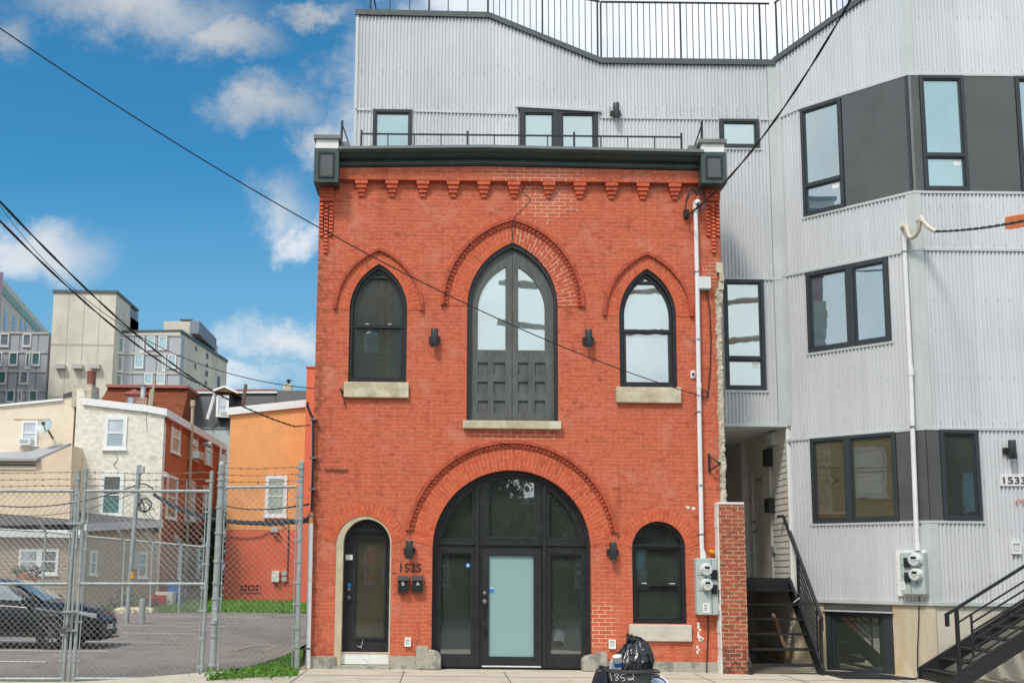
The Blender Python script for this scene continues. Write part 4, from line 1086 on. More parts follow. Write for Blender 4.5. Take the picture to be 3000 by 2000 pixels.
def sheet(name, mt, x0, x1, y0, y1, nx, ny, dz=0, kind='structure', parent=None, cut=None):
    mb = MB(); vs = []; fs = []
    for j in range(ny+1):
        for i in range(nx+1):
            X = x0+(x1-x0)*i/nx; Y = y0+(y1-y0)*j/ny; vs.append((X, Y, zg(X, Y)+dz))
    for j in range(ny):
        for i in range(nx):
            if cut and cut((vs[j*(nx+1)+i][0]+vs[j*(nx+1)+i+1][0])/2, (vs[j*(nx+1)+i][1]+vs[(j+1)*(nx+1)+i][1])/2): continue
            fs.append((j*(nx+1)+i, j*(nx+1)+i+1, (j+1)*(nx+1)+i+1, (j+1)*(nx+1)+i))
    mb.add(vs, fs, smooth=True); return mb.build(name, mt, parent, kind=kind if parent is None else None)
mb = MB(); mb.add([(-60, -7, -.2), (60, -7, -.2), (60, 14.42, -.2), (-60, 14.42, -.2)], [(0, 1, 2, 3)]); mb.build('road', m_road, kind='structure')
sheet('sidewalk', m_walk, -40, 40, 14.6, 18.52, 160, 12, 0.0)
sheet('sidewalk', m_walk, XL-.1, 40, 18.52, 20.35, 60, 4, 0.0)
mb = MB()
for i in range(40): mb.box(-40+i*2+.004, -38+i*2-.004, 14.42, 14.598, -.34, zg(-39+i*2, 15)+.002)
mb.build('kerb', m_kerb, kind='structure')
# pavement joints, scored as thin dark lines
mb = MB()
for x in [-2.15, -.55, 1.1, 2.6, 4.25, 5.7, 7.3, 9, 11]: mb.box(x-.008, x+.008, 14.62, 18.5, .001, .004)
mb.box(-2.3, 12, 17.6, 17.615, .001, .004)
mb.build('pavement_joint', M('dark_joint', (.14, .11, .08), .95), kind='structure')
lot = sheet('parking_lot', m_lot, -60, -2.95, 18.53, 60, 110, 200, -.004)
def line_quad(mb, pa_, pb_, wq, dz=.008):
    n = max(2, int((pb_-pa_).length/.8)); d = (pb_-pa_).normalized(); s = V((-d.y, d.x, 0))*wq/2; vs = []
    for i in range(n+1):
        p = pa_+(pb_-pa_)*i/n
        for q in (p-s, p+s): vs.append((q.x, q.y, zg(q.x, q.y)+dz))
    mb.add(vs, [(2*i, 2*i+1, 2*i+3, 2*i+2) for i in range(n)])
def onlot(px_, py_):
    z = -.05
    for _ in range(8):
        p = PG(px_, py_, z); z = zg(p.x, p.y)
    return p
for (x0, y0, x1, y1) in ((-400, 1934, 134, 1939), (-400, 1902, 321, 1908), (-400, 1870, 466, 1883), (360, 1853.5, 577, 1856.5), (360, 1831, 666, 1835), (360, 1823, 704, 1825), (360, 1804.5, 768, 1807), (400, 1793, 824, 1793.5)):
    a, b = onlot(x0, y0), onlot(x1, y1); yy = (a.y+b.y)/2; a.y = b.y = yy
    mb = MB(); line_quad(mb, a, b, .12); mb.build('bay_line', m_line, lot)
for (x0, y0, x1, y1) in ((158, 1921, 225, 1923), (330, 1894, 388, 1896), (467, 1868, 514, 1871), (567, 1844, 615, 1846), (690, 1815, 729, 1817), (757, 1798, 795, 1799)):
    a, b = onlot(x0, y0), onlot(x1, y1); b.y = a.y
    mb = MB(); line_quad(mb, a, b, .09); mb.build('bay_mark', m_line, lot)
# diamond marking
dq = [onlot(*p) for p in ((680, 1905), (742, 1892), (812, 1891), (772, 1905))]
mb = MB()
for i in range(4):
    a, b = dq[i], dq[(i+1) % 4]; line_quad(mb, a, b, .10)
mb.build('diamond_mark', M('worn_tan_paint', (.36, .27, .20), .9, var=.2), lot)
# grass strips
def grass(name, regs, n, h, seed):
    random.seed(seed); mb = MB()
    for _ in range(n):
        r = random.choice(regs); t = random.random(); s = random.random()
        a, b, c, d = r; p = (a*(1-t)+b*t)*(1-s)+(d*(1-t)+c*t)*s
        z = zg(p.x, p.y); ang = random.uniform(0, 6.28); hh = h*random.uniform(.5, 1.4); wq = hh*.12+.006
        dx, dy = math.cos(ang)*wq, math.sin(ang)*wq; lx, ly = random.uniform(-.5, .5)*hh, random.uniform(-.5, .5)*hh
        mb.add([(p.x-dx, p.y-dy, z), (p.x+dx, p.y+dy, z), (p.x+lx, p.y+ly, z+hh)], [(0, 1, 2)])
    return mb.build(name, m_grass, kind='stuff')
def G2(*pts): return [onlot(*p) for p in pts]
Yb = 53.
r1 = [V((-12.9, 41.6, 0)), V((-3, 41.6, 0)), V((-3, Yb, 0)), V((-14.5, Yb, 0))]
r2 = [onlot(600, 1992), onlot(872, 1978), onlot(888, 1905), onlot(760, 1955)]
grass('grass', [r1], 22000, .15, 4); grass('grass', [r2], 7000, .055, 5)
m_leafy = M('weed_green', (.085, .18, .025), .7, var=.35, sc=8)
random.seed(12); mb = MB()
for _ in range(240):
    p = onlot(random.choice([random.gauss(655, 32), random.uniform(600, 860)]), random.uniform(1976, 1994)); z = zg(p.x, p.y)
    r = random.uniform(.02, .05); q = V((p.x, p.y, z+random.uniform(.02, .13))); a = V((random.gauss(0, 1), random.gauss(0, 1), random.gauss(0, .5))).normalized()*r
    b = a.cross(V((random.gauss(0, 1), random.gauss(0, 1), random.gauss(0, 1)))).normalized()*r*.6
    mb.add([q-a, q+b, q+a, q-b], [(0, 1, 2, 3)])
mb.build('weeds', m_leafy, kind='stuff')
mb = MB(); mb.fbox(Fr((0, 45.45), (1, 0)), -20.5, -3, -.2, .12, -.12, 0); mb.build('lawn_kerb', m_kerb, kind='structure') if False else None
sheet('lawn', M('lawn_soil_green', (.06, .12, .015), .9, var=.3), -12.9, -3, 41.6, 53, 10, 10, .006)
ra = [onlot(*p) for p in ((600, 1993), (872, 1979), (888, 1905), (760, 1955))]
mb = MB(); nq = 8; vs = []
for j in range(nq+1):
    for i in range(nq+1):
        t, s = i/nq, j/nq; p = (ra[0]*(1-t)+ra[1]*t)*(1-s)+(ra[3]*(1-t)+ra[2]*t)*s; vs.append((p.x, p.y, zg(p.x, p.y)+.004))
mb.add(vs, [(j*(nq+1)+i, j*(nq+1)+i+1, (j+1)*(nq+1)+i+1, (j+1)*(nq+1)+i) for j in range(nq) for i in range(nq)]); mb.build('verge', MATS['lawn_soil_green'], kind='structure')
# ------------------------------------------------------------------ things on the brick front
def sconce(fr, px_, y0, y1, label, r=.062, off=0.0):
    u, zt = fr.L(px_, y0, .1); _, zb = fr.L(px_, y1, .1); h = zt-zb
    n3 = V((fr.n.x, fr.n.y, 0)); p = fr.W(u, 0, zb)
    t = thing('wall_sconce', label, 'wall light', p, 'cylinder wall lights')
    mb = MB(); mb.lathe(fr.W(u, .105+off, zb), [(r*.9, .0), (r, .012), (r, h*.49), (r*.95, h*.495), (r*.95, h*.505), (r, h*.51), (r, h-.012), (r*.9, h)], 20); mb.build('lamp_body', m_bronze, t)
    mb = MB(); mb.fbox(fr, u-r*1.6, u+r*1.6, zb+h*.28, zb+h*.62, 0, .035+off); mb.fbox(fr, u-r*.5, u+r*.5, zb+h*.36, zb+h*.55, .03, .07+off); mb.build('bracket', m_bronze, t)
    mb = MB(); mb.lathe(fr.W(u, .105+off, zb-.004), [(r*.75, 0), (r*.75, .003)], 16); mb.build('lens', m_dial, t)
sconce(FA, 1273, 963, 1017, 'dark cylinder wall light between the left pointed window and the loft door')
sconce(FA, 1724.5, 965, 1018.5, 'dark cylinder wall light between the loft door and the right pointed window')
sconce(FA, 1199.5, 1583, 1637, 'dark cylinder wall light above the house number 1535')
sconce(FA, 1796, 1587, 1641, 'dark cylinder wall light between the big entrance arch and the round headed window')
sconce(FR, 1805, 303, 349, 'dark cylinder wall light high on the corrugated wall right of the sliding door')
sconce(FF, 2962, 1289, 1344, 'dark cylinder wall light above the 1533 number plate', off=.02)
mb = MB(); u0, z0 = FA.L(1172.5, 1673.5); u1, z1 = FA.L(1234, 1650); text_mb(mb, '1535', FA, u0, z0, z1-z0, .0, .014, u1-u0)
mb.build('house_number', m_ink, label='thin dark numerals 1535 fixed to red brick above two mailboxes', cat='house number')
for (x0, x1, lt, lb) in ((1164.5, 1197.5, 'B', 'black wall mailbox marked B below the house number'), (1206, 1240, 'A', 'black wall mailbox marked A nearest the big entrance arch')):
    u0, u1, z0, z1 = FA.R(x0, 1686, x1, 1734, .1); t = thing('mailbox', lb, 'mailbox', FA.W((u0+u1)/2, 0, z0), 'wall mailboxes')
    mb = MB(); mb.fbox(FA, u0+.006, u1-.006, z0, z1-.06, 0, .10); mb.build('box', m_black, t)
    mb = MB(); vs = []
    for u in (u0, u1): vs += [FA.W(u, .0, z1), FA.W(u, .075, z1-.01), FA.W(u, .122, z1-.075), FA.W(u, .112, z1-.075), FA.W(u, 0, z1-.055)]
    mb.add(vs, [(0, 1, 2, 3, 4), (9, 8, 7, 6, 5)]+[(k, (k+1) % 5, 5+(k+1) % 5, 5+k) for k in range(5)]); mb.build('lid', m_black, t)
    mb = MB(); text_mb(mb, lt, FA, (u0+u1)/2-.022, z1-.16, .06, .1, .104); mb.build('letter', m_white, t)
def outlet(fr, x0, y0, x1, y1, lb, nm='outlet_cover', cat='outlet cover'):
    u0, u1, z0, z1 = fr.R(x0, y0, x1, y1); t = thing(nm, lb, cat, fr.W((u0+u1)/2, 0, z0))
    mb = MB(); mb.plate(fr, rect(u0, u1, z0, z1), [rect(*inset((u0, u1, z0, z1), .025))], 0, .05); mb.fbox(fr, *inset((u0, u1, z0, z1), .024), 0, .03); mb.build('cover', m_white, t)
    mb = MB(); mb.fbox(fr, u0+.04, u1-.04, z0+.05, z1-.05, .03, .042); mb.build('flap', m_dial, t)
outlet(FA, 1185.5, 1866, 1204, 1892, 'small white outlet cover low on brick between the side door and the arch')
outlet(FA, 1783, 1872, 1803, 1899, 'small white outlet cover low on brick right of the arch beside the rubbish bin')
outlet(FF, 2960, 1587, 2988, 1622, 'small beige doorbell box on the corrugated wall below the 1533 plate', 'doorbell_box', 'doorbell')
# white service conduit on the right
def PA(px_, py_, o): u, z = FA.L(px_, py_, o); return FA.W(u, o, z)
cd = thing('service_conduit', 'tall white service conduit with hooked weatherhead down the right of the brick front', 'conduit', PA(2058, 1632, 0))
mb = MB(); mb.tube([PA(2058, 1636, .08), PA(2056, 1600, .08), PA(2049, 1240, .08), PA(2043, 850, .08), PA(2038, 615, .08)], .038, 14)
mb.tube([PA(2062, 1640, .08), PA(2061, 1622, .08), PA(2056.5, 1610, .08)], .042, 14); mb.build('pipe', m_pvc, cd)
mb = MB(); mb.tube([PA(2038, 622, .08), PA(2037, 605, .08), PA(2038, 595, .085), PA(2043, 592, .12), PA(2047, 597, .16)], [.046, .05, .055, .055, .05], 14); mb.build('weatherhead', m_pvc, cd)
for yy, xx in ((620, 2038), (797, 2042), (995, 2046), (1207, 2049), (1422, 2053.5), (1565, 2056)):
    mb = MB(); p = PA(xx, yy, .08); mb.lathe(p+V((0, 0, -.015)), [(.042, 0), (.042, .03)], 14, cap=False); mb.box(p.x-.07, p.x+.07, BY-.008, BY, p.z-.013, p.z+.013); mb.build('clamp', m_chrome, cd)
mb = MB(); 
for yy, xx in ((1122, 2047.5),): mb.lathe(PA(xx, yy, .08), [(.045, -.09), (.045, .0)], 14)
mb.build('coupling', m_pvc, cd)
# loose service wires at the weatherhead
mb = MB(); 
for (pts) in ([(2043, 596), (2049, 615), (2052, 622), (2056, 600), (2052, 570), (2046, 560)], [(2046, 596), (2054, 612), (2062, 618), (2068, 605), (2067, 580), (2062, 566)], [(2035, 556), (2022, 556), (2012, 580), (2008, 612), (2007, 630)], [(2040, 556), (2030, 560), (2018, 575), (2010, 595)], [(2062, 566), (2054, 556), (2045, 557)]):
    mb.tube([PA(x, y, .16+.03*math.sin(i)) for i, (x, y) in enumerate(pts)], .011, 6)
sw_ = mb.build('service_wires', m_wire, label='tangle of black service wires looping at the weatherhead of the white conduit', cat='wires')
mb = MB()
for (a, b) in (((2034, 554), (2044, 572)), ((2054, 553), (2064, 568))): mb.tube([PA(*a, .17), PA(*b, .17)], .026, 8)
mb.build('splice_sleeve', m_wire, sw_)
mb = MB(); mb.box(PA(2010, 630, 0).x-.05, PA(2010, 630, 0).x+.04, BY-.08, BY, PA(2010, 641, 0).z, PA(2010, 618, 0).z); mb.build('wire_anchor', m_wire, sw_)
# electric meters
def meters(fr, R_, m1, m2, r, lb, tabs, base=None, lblrect=None, split=None):
    u0, u1, z0, z1 = R_; t = thing('meter_cabinet', lb, 'electric meters', fr.W((u0+u1)/2, 0, z0), 'electric meter cabinets')
    mb = MB(); mb.fbox(fr, u0, u1, z0, z1, 0, .17); o = mb.build('cabinet', m_meter, t); b = o.modifiers.new('b', 'BEVEL'); b.width = .012; b.segments = 2
    if base: mb = MB(); mb.fbox(fr, *base, -.0, .05); mb.build('backboard', m_white, t)
    n3 = V((fr.n.x, fr.n.y, 0))
    mb = MB(); mb.fbox(fr, split-.004, split+.004, z0+.02, z1-.02, .17, .172)
    for f in (.30, .58): mb.fbox(fr, u0+.02, u1-.02, z1-(z1-z0)*f-.003, z1-(z1-z0)*f+.003, .17, .173)
    mb.build('cabinet_seam', m_lcd, t)
    for (u, z) in (m1, m2):
        mb = MB(); mb.lathe(fr.W(u, .17, z), [(r*1.12, 0), (r*1.12, .03), (r, .035), (r, .085), (r*.9, .10), (.002, .105)], 28, n3, cap=False); mo = mb.build('meter', m_dial, t)
        mb = MB(); mb.fbox(fr, u-r*.42, u+r*.42, z+r*.12, z+r*.52, .27, .278); mb.build('display', m_lcd, mo)
        mb = MB(); mb.fbox(fr, u-r*.98, u+r*.98, z-r*.1, z-r*.02, .26, .277); mb.fbox(fr, u-r*.35, u+r*.35, z-r*.45, z-r*.1, .26, .277); mb.build('meter_plate', m_meter, mo)
        mb = MB(); mb.fbox(fr, u-.008, u+.012, z-r*1.6, z-r*1.2, .17, .185); mb.build('seal_tag', m_sticker, mo)
    for (u, z) in tabs:
        mb = MB(); mb.fbox(fr, u-.042, u+.042, z-.08, z+.08, .17, .20); o = mb.build('breaker_cover', m_black, t)
    if lblrect:
        mb = MB(); mb.fbox(fr, *lblrect, .17, .174); lo = mb.build('rating_label', m_white, t)
        mb = MB()
        for k in range(4): z = lblrect[3]-.03-(lblrect[3]-lblrect[2]-.05)*k/4; mb.fbox(fr, lblrect[0]+.02, lblrect[1]-.03-.02*(k % 2), z-.008, z, .174, .176)
        mb.build('label_print', m_ink, lo)
Am = lambda x, y: FA.L(x, y, .17)
meters(FA, FA.R(2040.5, 1634, 2104, 1800, .17), Am(2068, 1667), Am(2069.5, 1711.5), .094, 'grey cabinet with two round electric meters on the right edge of the red brick wall',
       [Am(2093, 1682), Am(2093, 1725)], None, FA.R(2059, 1765, 2079, 1794, .17), Am(2084.5, 1700)[0])
Bm = lambda x, y: FB.L(x, y, .17)
ba = FB.D((2628, 1611), (2722, 1746)); bc = FB.D((2634, 1617), (2712, 1741), .17)
meters(FB, bc, Bm(2683, 1639), Bm(2685.5, 1682), .10, 'grey cabinet with two round electric meters on a white board on the corrugated bay',
       [Bm(2656.5, 1647), Bm(2658.5, 1690)], ba, FB.D((2640, 1702), (2653, 1726), .17), Bm(2667, 1680)[0])
mb = MB(); u, z = FA.L(2082, 1616); mb.lathe(FA.W(u, 0, z), [(.03, 0), (.045, .02), (.04, .05), (.025, .07), (.02, .09)], 14, V((.25, -1, 0))); mb.build('pipe_cap', M('orange_yellow_plastic', (.75, .30, .01), .5), label='small orange yellow pipe cap on brick above the left meter cabinet', cat='pipe cap')
mb = MB(); u0, u1, z0, z1 = FA.R(2048, 812, 2080, 848, .1); mb.fbox(FA, u0, u1, z0, z1, 0, .11); jb = mb.build('junction_box', m_meter, label='pale grey square junction box beside the white conduit high on the brick wall', cat='junction box')
mb = MB(); mb.fbox(FA, u0-.01, u1+.01, z0+.02, z1+.01, .111, .122); mb.build('cover', m_dial, jb)
mb = MB(); u0, u1, z0, z1 = FA.R(2022.5, 1085, 2036.5, 1108); mb.fbox(FA, u0, u1, z0, z1, 0, .02); hp = mb.build('hook_plate', m_pvc, label='small pale plate with a hook on the brick right of the pointed window', cat='hook plate')
mb = MB(); mb.lathe(FA.W((u0+u1)/2, .02, (z0+z1)/2), [(.022, 0), (.018, .05)], 10, V((0, -1, 0))); mb.build('hook', m_black, hp)
br = thing('wall_bracket', 'black iron sign bracket on the right edge of the brick front above the brick pier', 'bracket', PA(2078, 1384, 0))
mb = MB(); u0, u1, z0, z1 = FA.R(2075.5, 1327, 2080.5, 1383, .03); mb.fbox(FA, u0, u1, z0, z1, 0, .035); mb.build('back_plate', m_black, br)
mb = MB(); mb.tube([PA(2078, 1335, .03), PA(2092, 1345, .12), PA(2106, 1358, .2), PA(2108, 1360, .2)], .013, 6); mb.tube([PA(2078, 1376, .03), PA(2092, 1370, .12), PA(2106, 1360, .2)], .013, 6); mb.lathe(PA(2107.5, 1364, .2), [(.025, 0), (.025, .07)], 8); mb.build('arm', m_black, br)
# thin cable from junction box
mb = MB(); mb.tube([PA(2071, 848, .03), PA(2080, 920, .02), PA(2083, 1000, .02), PA(2081, 1080, .02), PA(2075, 1140, .02), PA(2074, 1163, .02)], .010, 6); mb.tube([PA(2074, 1163, .03)+V((.05*math.cos(a)-.06, 0, .09*math.sin(a)+.05)) for a in [k*.5 for k in range(14)]], .008, 6)
mb.build('drop_cable', m_wire, label='thin grey cable hanging from the junction box down the right edge of the brick wall', cat='cable')
mb = MB(); mb.tube([PA(2074, 1802, .02), PA(2075, 1850, .02), PA(2072, 1900, .02), PA(2070, 1972, .05)], .010, 6); mb.build('ground_wire', m_wire, label='thin dark ground wire running from the left meter cabinet down to the pavement', cat='cable')
# left conduit: black upper, white lower with rusty band
lc = thing('drain_conduit', 'black cable conduit running into a white pipe down the left corner of the brick front', 'conduit', PA(906, 1960, 0))
mb = MB(); mb.tube([PA(901, 1178, .1), PA(901, 1190, .1), PA(910, 1212, .09), PA(918, 1228, .08), PA(917.5, 1360, .08), PA(914.5, 1470, .08), PA(913, 1502, .08)], .024, 10); mb.build('upper_conduit', m_wire, lc)
mb = MB(); mb.tube([PA(911, 1500, .09), PA(908.5, 1640, .09), PA(904, 1850, .09), PA(902, 1958, .09)], .042, 14); mb.build('lower_pipe', m_pvc, lc)
mb = MB(); mb.tube([PA(911, 1500, .09), PA(910.2, 1532, .09)], .0445, 14, cap=False); mb.build('rusty_collar', M('rusty_orange_paint', (.55, .24, .08), .8, var=.4, sc=18), lc); mb = MB(); mb.tube([PA(902.3, 1956, .09), PA(902, 1966, .09)], .062, 14); mb.build('rusty_foot', MATS['rusty_orange_paint'], lc)
for yy, xx in ((1228, 918), (1341, 917), (1432, 915), (1511, 911), (1898, 903)):
    mb = MB(); p = PA(xx, yy, .09); mb.box(p.x-.06, p.x+.06, BY-.135, BY-.0, p.z-.014, p.z+.014); mb.build('clamp', m_chrome, lc)
# number plate 1533
u0, z0 = FF.L(2929, 1423); u1, z1 = FF.L(3009, 1390)
mb = MB(); mb.fbox(FF, u0, u1, z0, z1, .0, .03); np_ = mb.build('number_plate', m_white, label='white house number plate with 1533 in thin dark numerals on corrugated wall', cat='house number')
mb = MB(); a = FF.L(2937, 1416); b = FF.L(3001, 1397); text_mb(mb, '1533', FF, a[0], a[1], b[1]-a[1], .03, .042, b[0]-a[0]); mb.build('numerals', m_ink, np_)
mb = MB(); mb.tube([FF.W(*[FF.L(x, y)[0]], .03, FF.L(x, y)[1]) for x, y in ((2976, 1482), (2973, 1470), (2980, 1463), (2990, 1468), (2998, 1461), (3006, 1466), (2994, 1472), (2986, 1466))], .007, 5); mb.build('loose_wire', M('red_wire', (.55, .05, .04), .5), label='loose red wire end sticking out below the 1533 plate', cat='wire')
# white riser on the bay, with taped cable
def PB(px_, py_, o): u, z = FB.L(px_, py_, o); return FB.W(u, o, z)
ri = thing('service_conduit', 'white service conduit running down the corrugated bay to the right meter cabinet', 'conduit', PB(2688, 1608, 0))
mb = MB(); mb.tube([PB(2688, 1612, .09), PB(2685, 1560, .09), PB(2675, 1300, .09), PB(2668, 1100, .09), PB(2653, 800, .09), PB(2647, 668, .09)], .04, 14); mb.build('pipe', m_pvc, ri)
mb = MB(); mb.tube([PB(2669, 1100, .09), PB(2668, 1078, .09)], .047, 14); mb.build('coupling', m_pvc, ri); mb = MB(); mb.tube([PB(2688, 1612, .09), PB(2687, 1592, .09)], .052, 14); mb.build('coupling', m_pvc, ri)
for yy, xx in ((737, 2650), (1250, 2673.5)): mb = MB(); p = PB(xx, yy, .09); mb.lathe(p+V((0, 0, -.02)), [(.046, 0), (.046, .035)], 12, cap=False); mb.build('clamp', m_chrome, ri)
mb = MB(); mb.tube([PB(2647, 672, .09), PB(2647, 664, .13), PB(2652, 662, .2), PB(2656, 670, .2), PB(2660, 684, .2), PB(2664, 694, .2), PB(2672, 697, .2), PB(2682, 690, .22), PB(2690, 676, .24), PB(2694, 660, .26), PB(2692, 645, .28), PB(2697, 639, .28), PB(2706, 650, .3), PB(2716, 662, .3), PB(2730, 672, .32), PB(2742, 678, .34)], [.05, .06, .05, .04, .045, .04, .038, .04, .044, .04, .06, .06, .035, .036, .034, .03], 10)
mb.build('taped_cable', M('masking_tape_beige', (.62, .56, .46), .7, var=.3, sc=30, dirt=((.25, .18, .10), 22, .58, .68)), label='beige taped cable looping from the conduit head on the corrugated bay', cat='cable')
c0 = PB(2742, 678, .34)
c1 = P(2948, 645, 16.2); c2 = P(3120, 618, 13.5)
def catenary(a, b, sag, n=30): return [a+(b-a)*(i/n)+V((0, 0, -sag*4*(i/n)*(1-i/n))) for i in range(n+1)]
def twisted(mb, pts, r, rr, turns):
    n = len(pts)
    for ph in (0, math.pi):
        mb.tube([p+V((math.cos(2*math.pi*turns*i/n+ph)*rr*.6, 0, math.sin(2*math.pi*turns*i/n+ph)*rr)) for i, p in enumerate(pts)], r, 6)
mb = MB(); twisted(mb, catenary(c0, c2, .06, 60), .011, .013, 9); mb.build('overhead_cable', m_wire, label='twisted black cable running right from the taped cable into an orange sleeve', cat='cable')
mb = MB(); d = (c2-c1).normalized(); vs = []; fs = []; n = 16
for i in range(n+1):
    p = c1+(c2-c1)*(i/n); jag = .0+.02*((i*7) % 5)/5
    for (dy, dz) in ((-.03, .05), (.03, .05), (.045, -.13-jag), (-.045, -.13-jag)): vs.append(p+V((0, dy, dz)))
for i in range(n):
    for k in range(4): fs.append((i*4+k, i*4+(k+1) % 4, (i+1)*4+(k+1) % 4, (i+1)*4+k))
fs += [(3, 2, 1, 0), (n*4, n*4+1, n*4+2, n*4+3)]; mb.add(vs, fs); mb.build('cable_guard', M('orange_plastic', (.95, .20, .02), .45), label='bright orange plastic guard clipped over the cable at the right edge', cat='cable guard')
# ------------------------------------------------------------------ overhead cables
def cable(lb, a, b, sag, r=.010, twist=False, grp='overhead cables', n=40, t0=0.0, t1=1.0):
    mb = MB(); pts = [a+(b-a)*t+V((0, 0, -sag*4*t*(1-t))) for t in [t0+(t1-t0)*i/n for i in range(n+1)]]
    if twist: twisted(mb, pts, r, r*.95, 9)
    else: mb.tube(pts, r, 6)
    return mb.build('overhead_cable', m_wire, label=lb, cat='cable', group=grp)
cable('long thin cable crossing the blue sky and the whole brick front diagonally', P(-60, 42, 12.2), PA(2068, 1164, .03), .52, .008, t0=-1.2, n=70)
cable('twisted black cable rising from the brick house weatherhead towards the top right', PA(2010, 634, .09), P(2515, -40, 12.5), .34, .011, True, t1=2.2)
ap = P(908, 1245, 18.6)
cable('upper of two thick cables joining low on the left corner of the brick house', P(-40, 548, 9.5), P(575, 1115, 17), .12, .0075, True, t0=-1.2, n=70)
cable('lower of two thick cables meeting above the black mansard roof', P(-40, 606, 9.5), P(575, 1120, 17), .16, .007, True, t0=-1.2, n=70)
cable('black cable sagging from the meeting point to the left corner of the brick house', P(575, 1117, 17), P(864, 1249, 18.3), .06, .008, True)
cable('short cable tail from the sagging cable up to the black conduit', P(864, 1249, 18.3), ap, -.0, .011)
cable('thin cable slanting from the far left sky to the brick wall beside the left sill', P(-40, 545, 30), PA(1003, 1142, .03), 1.4, .009, t0=-.8, n=60)
mb = MB(); mb.tube([PA(1000, 1141, .04), PA(1006, 1165, .03), PA(1012, 1190, .03)], .009, 6); mb.tube([PA(996, 1138, .03), PA(1006, 1146, .05)], .018, 6); mb.build('cable_end', m_wire, label='short loose cable end hanging beside the left sandstone sill', cat='cable')
# ------------------------------------------------------------------ brick pier beside the stair
m_pier = brick('bare_red_brick', (.42, .10, .05), (.20, .060, .045), (.46, .34, .23), bw=.20, rh=.0677, ms=.0085, spot=((.50, .36, .28), 2.2, .58, .8, .5), grime=((.06, .045, .035), [(1, .62, .1)]), bumpst=.9)
YP = 18.55; FP = Fr((0, YP), (1, 0))
u0, u1, z0, z1 = FP.R(2113, 1471, 2187, 1975)
pr = thing('brick_pier', 'weathered bare brick pier with pale mortar standing between the brick house and the stair', 'pier', (FP.W((u0+u1)/2, 0, 0)))
mb = MB(); mb.box(u0, u1, YP, 19.6, 0, z1-.03); mb.build('shaft', m_pier, pr)
mb = MB(); mb.box(u0-.01, u1-.005, YP-.004, 19.6, z1-.0295, z1+.005); mb.build('mortar_cap', m_white, pr)
mb = MB(); random.seed(2)
zz_ = 0.0
while zz_ < z1:
    h = random.uniform(.05, .2); wq = random.uniform(.005, .028); mb.box(u0-wq-.006, u0-.002, YP+.02+random.uniform(0, .02), 18.9, zz_, min(z1, zz_+h)); zz_ += h
mb.build('mortar_edge', m_white, pr)
# ------------------------------------------------------------------ left stair (up to the recessed entry, towards the building)
XS1 = XD-.03; XS0 = u1+.03
st = thing('metal_stair', 'black steel stair with open treads climbing to the recessed side entry', 'stair', (XS1, 18.5, 0))
nt_ = 6; ztop_ = 1.60; Yb_, Yt_ = 18.55, YR+.05
for k in range(nt_):
    z = .16+(ztop_-.22-.16)*k/(nt_-1)*1.0; y = Yb_+.06+(Yt_-.28-Yb_-.06)*k/(nt_-1)
    mb = MB(); mb.box(XS0, XS1-.03, y, y+.25, z-.035, z); mb.build('tread', m_black, st)
mb = MB(); mb.box(XS0-.2, XS1, Yt_-.05, Yt_+.03, ztop_-.24, ztop_-.02); mb.box(XS0-.2, XS1, Yt_+.031, 21.2, ztop_-.06, ztop_-.018); mb.build('landing', m_black, st)
def stringer(x):
    mb = MB(); prof = [(Yb_-.1, 0), (Yb_+.12, 0), (Yt_, ztop_-.32), (Yt_, ztop_-.0), (Yb_-.1, .12)]
    vs = [(xx, y, z) for xx in (x-.05, x) for (y, z) in prof]; mb.add(vs, [(4, 3, 2, 1, 0), (5, 6, 7, 8, 9)]+[(k, (k+1) % 5, 5+(k+1) % 5, 5+k) for k in range(5)]); mb.build('stringer', m_black, st)
stringer(XS1+.02); stringer(XS0+.01)
hx = XS1+.01
h0 = 1.02; sl = (ztop_-.1)/(Yt_-Yb_)
y0_, y1_ = Yb_+.0, Yt_-.45
for y in (y0_, y0_+.16, y1_): mb = MB(); mb.bar((hx, y, .05+max(0, y-Yb_)*sl), (hx, y, h0-.12+(y-Yb_)*sl), .045 if y != y0_+.16 else .025); mb.build('post', m_black, st)
mb = MB(); mb.bar((hx, y0_-.07, h0-.10), (hx, Yt_+.25, h0-.06+(Yt_+.25-Yb_)*sl), .055, .04); mb.bar((hx, y0_-.05, h0-.30), (hx, y0_-.05, h0-.08), .05); mb.bar((hx, Yt_+.25, h0-.06+(Yt_+.25-Yb_)*sl), (hx-.12, Yt_+.25, h0-.06+(Yt_+.25-Yb_)*sl), .05); mb.build('handrail', m_black, st)
for k in range(6):
    dz = .16+.125*k; mb = MB(); mb.bar((hx, y0_+.16, dz+.16*sl), (hx, y1_, dz+(y1_-y0_)*sl), .022); mb.build('rail_bar', m_black, st)
mb = MB(); mb.tube([(hx-.1, y1_, 1.15), (hx+.06, y1_-.02, 1.28)], .018, 8); mb.build('fixing_bolt', m_chrome, st)
# debris under the stair
m_wood = M('raw_timber', (.42, .24, .12), .8, var=.2)
mb = MB(); mb.bar((6.05, 20.0, .95), (6.25, 19.85, .2), .09, .03); mb.build('timber_offcut', m_wood, label='raw timber board leaning under the left black stair', cat='board')
mb = MB(); mb.tube([(5.3, 20.4, .28), (5.6, 20.2, .33), (5.9, 20.1, .18), (6.15, 20.0, .06)], .03, 8); mb.build('hose', m_wire, label='black corrugated hose lying under the left black stair', cat='hose')
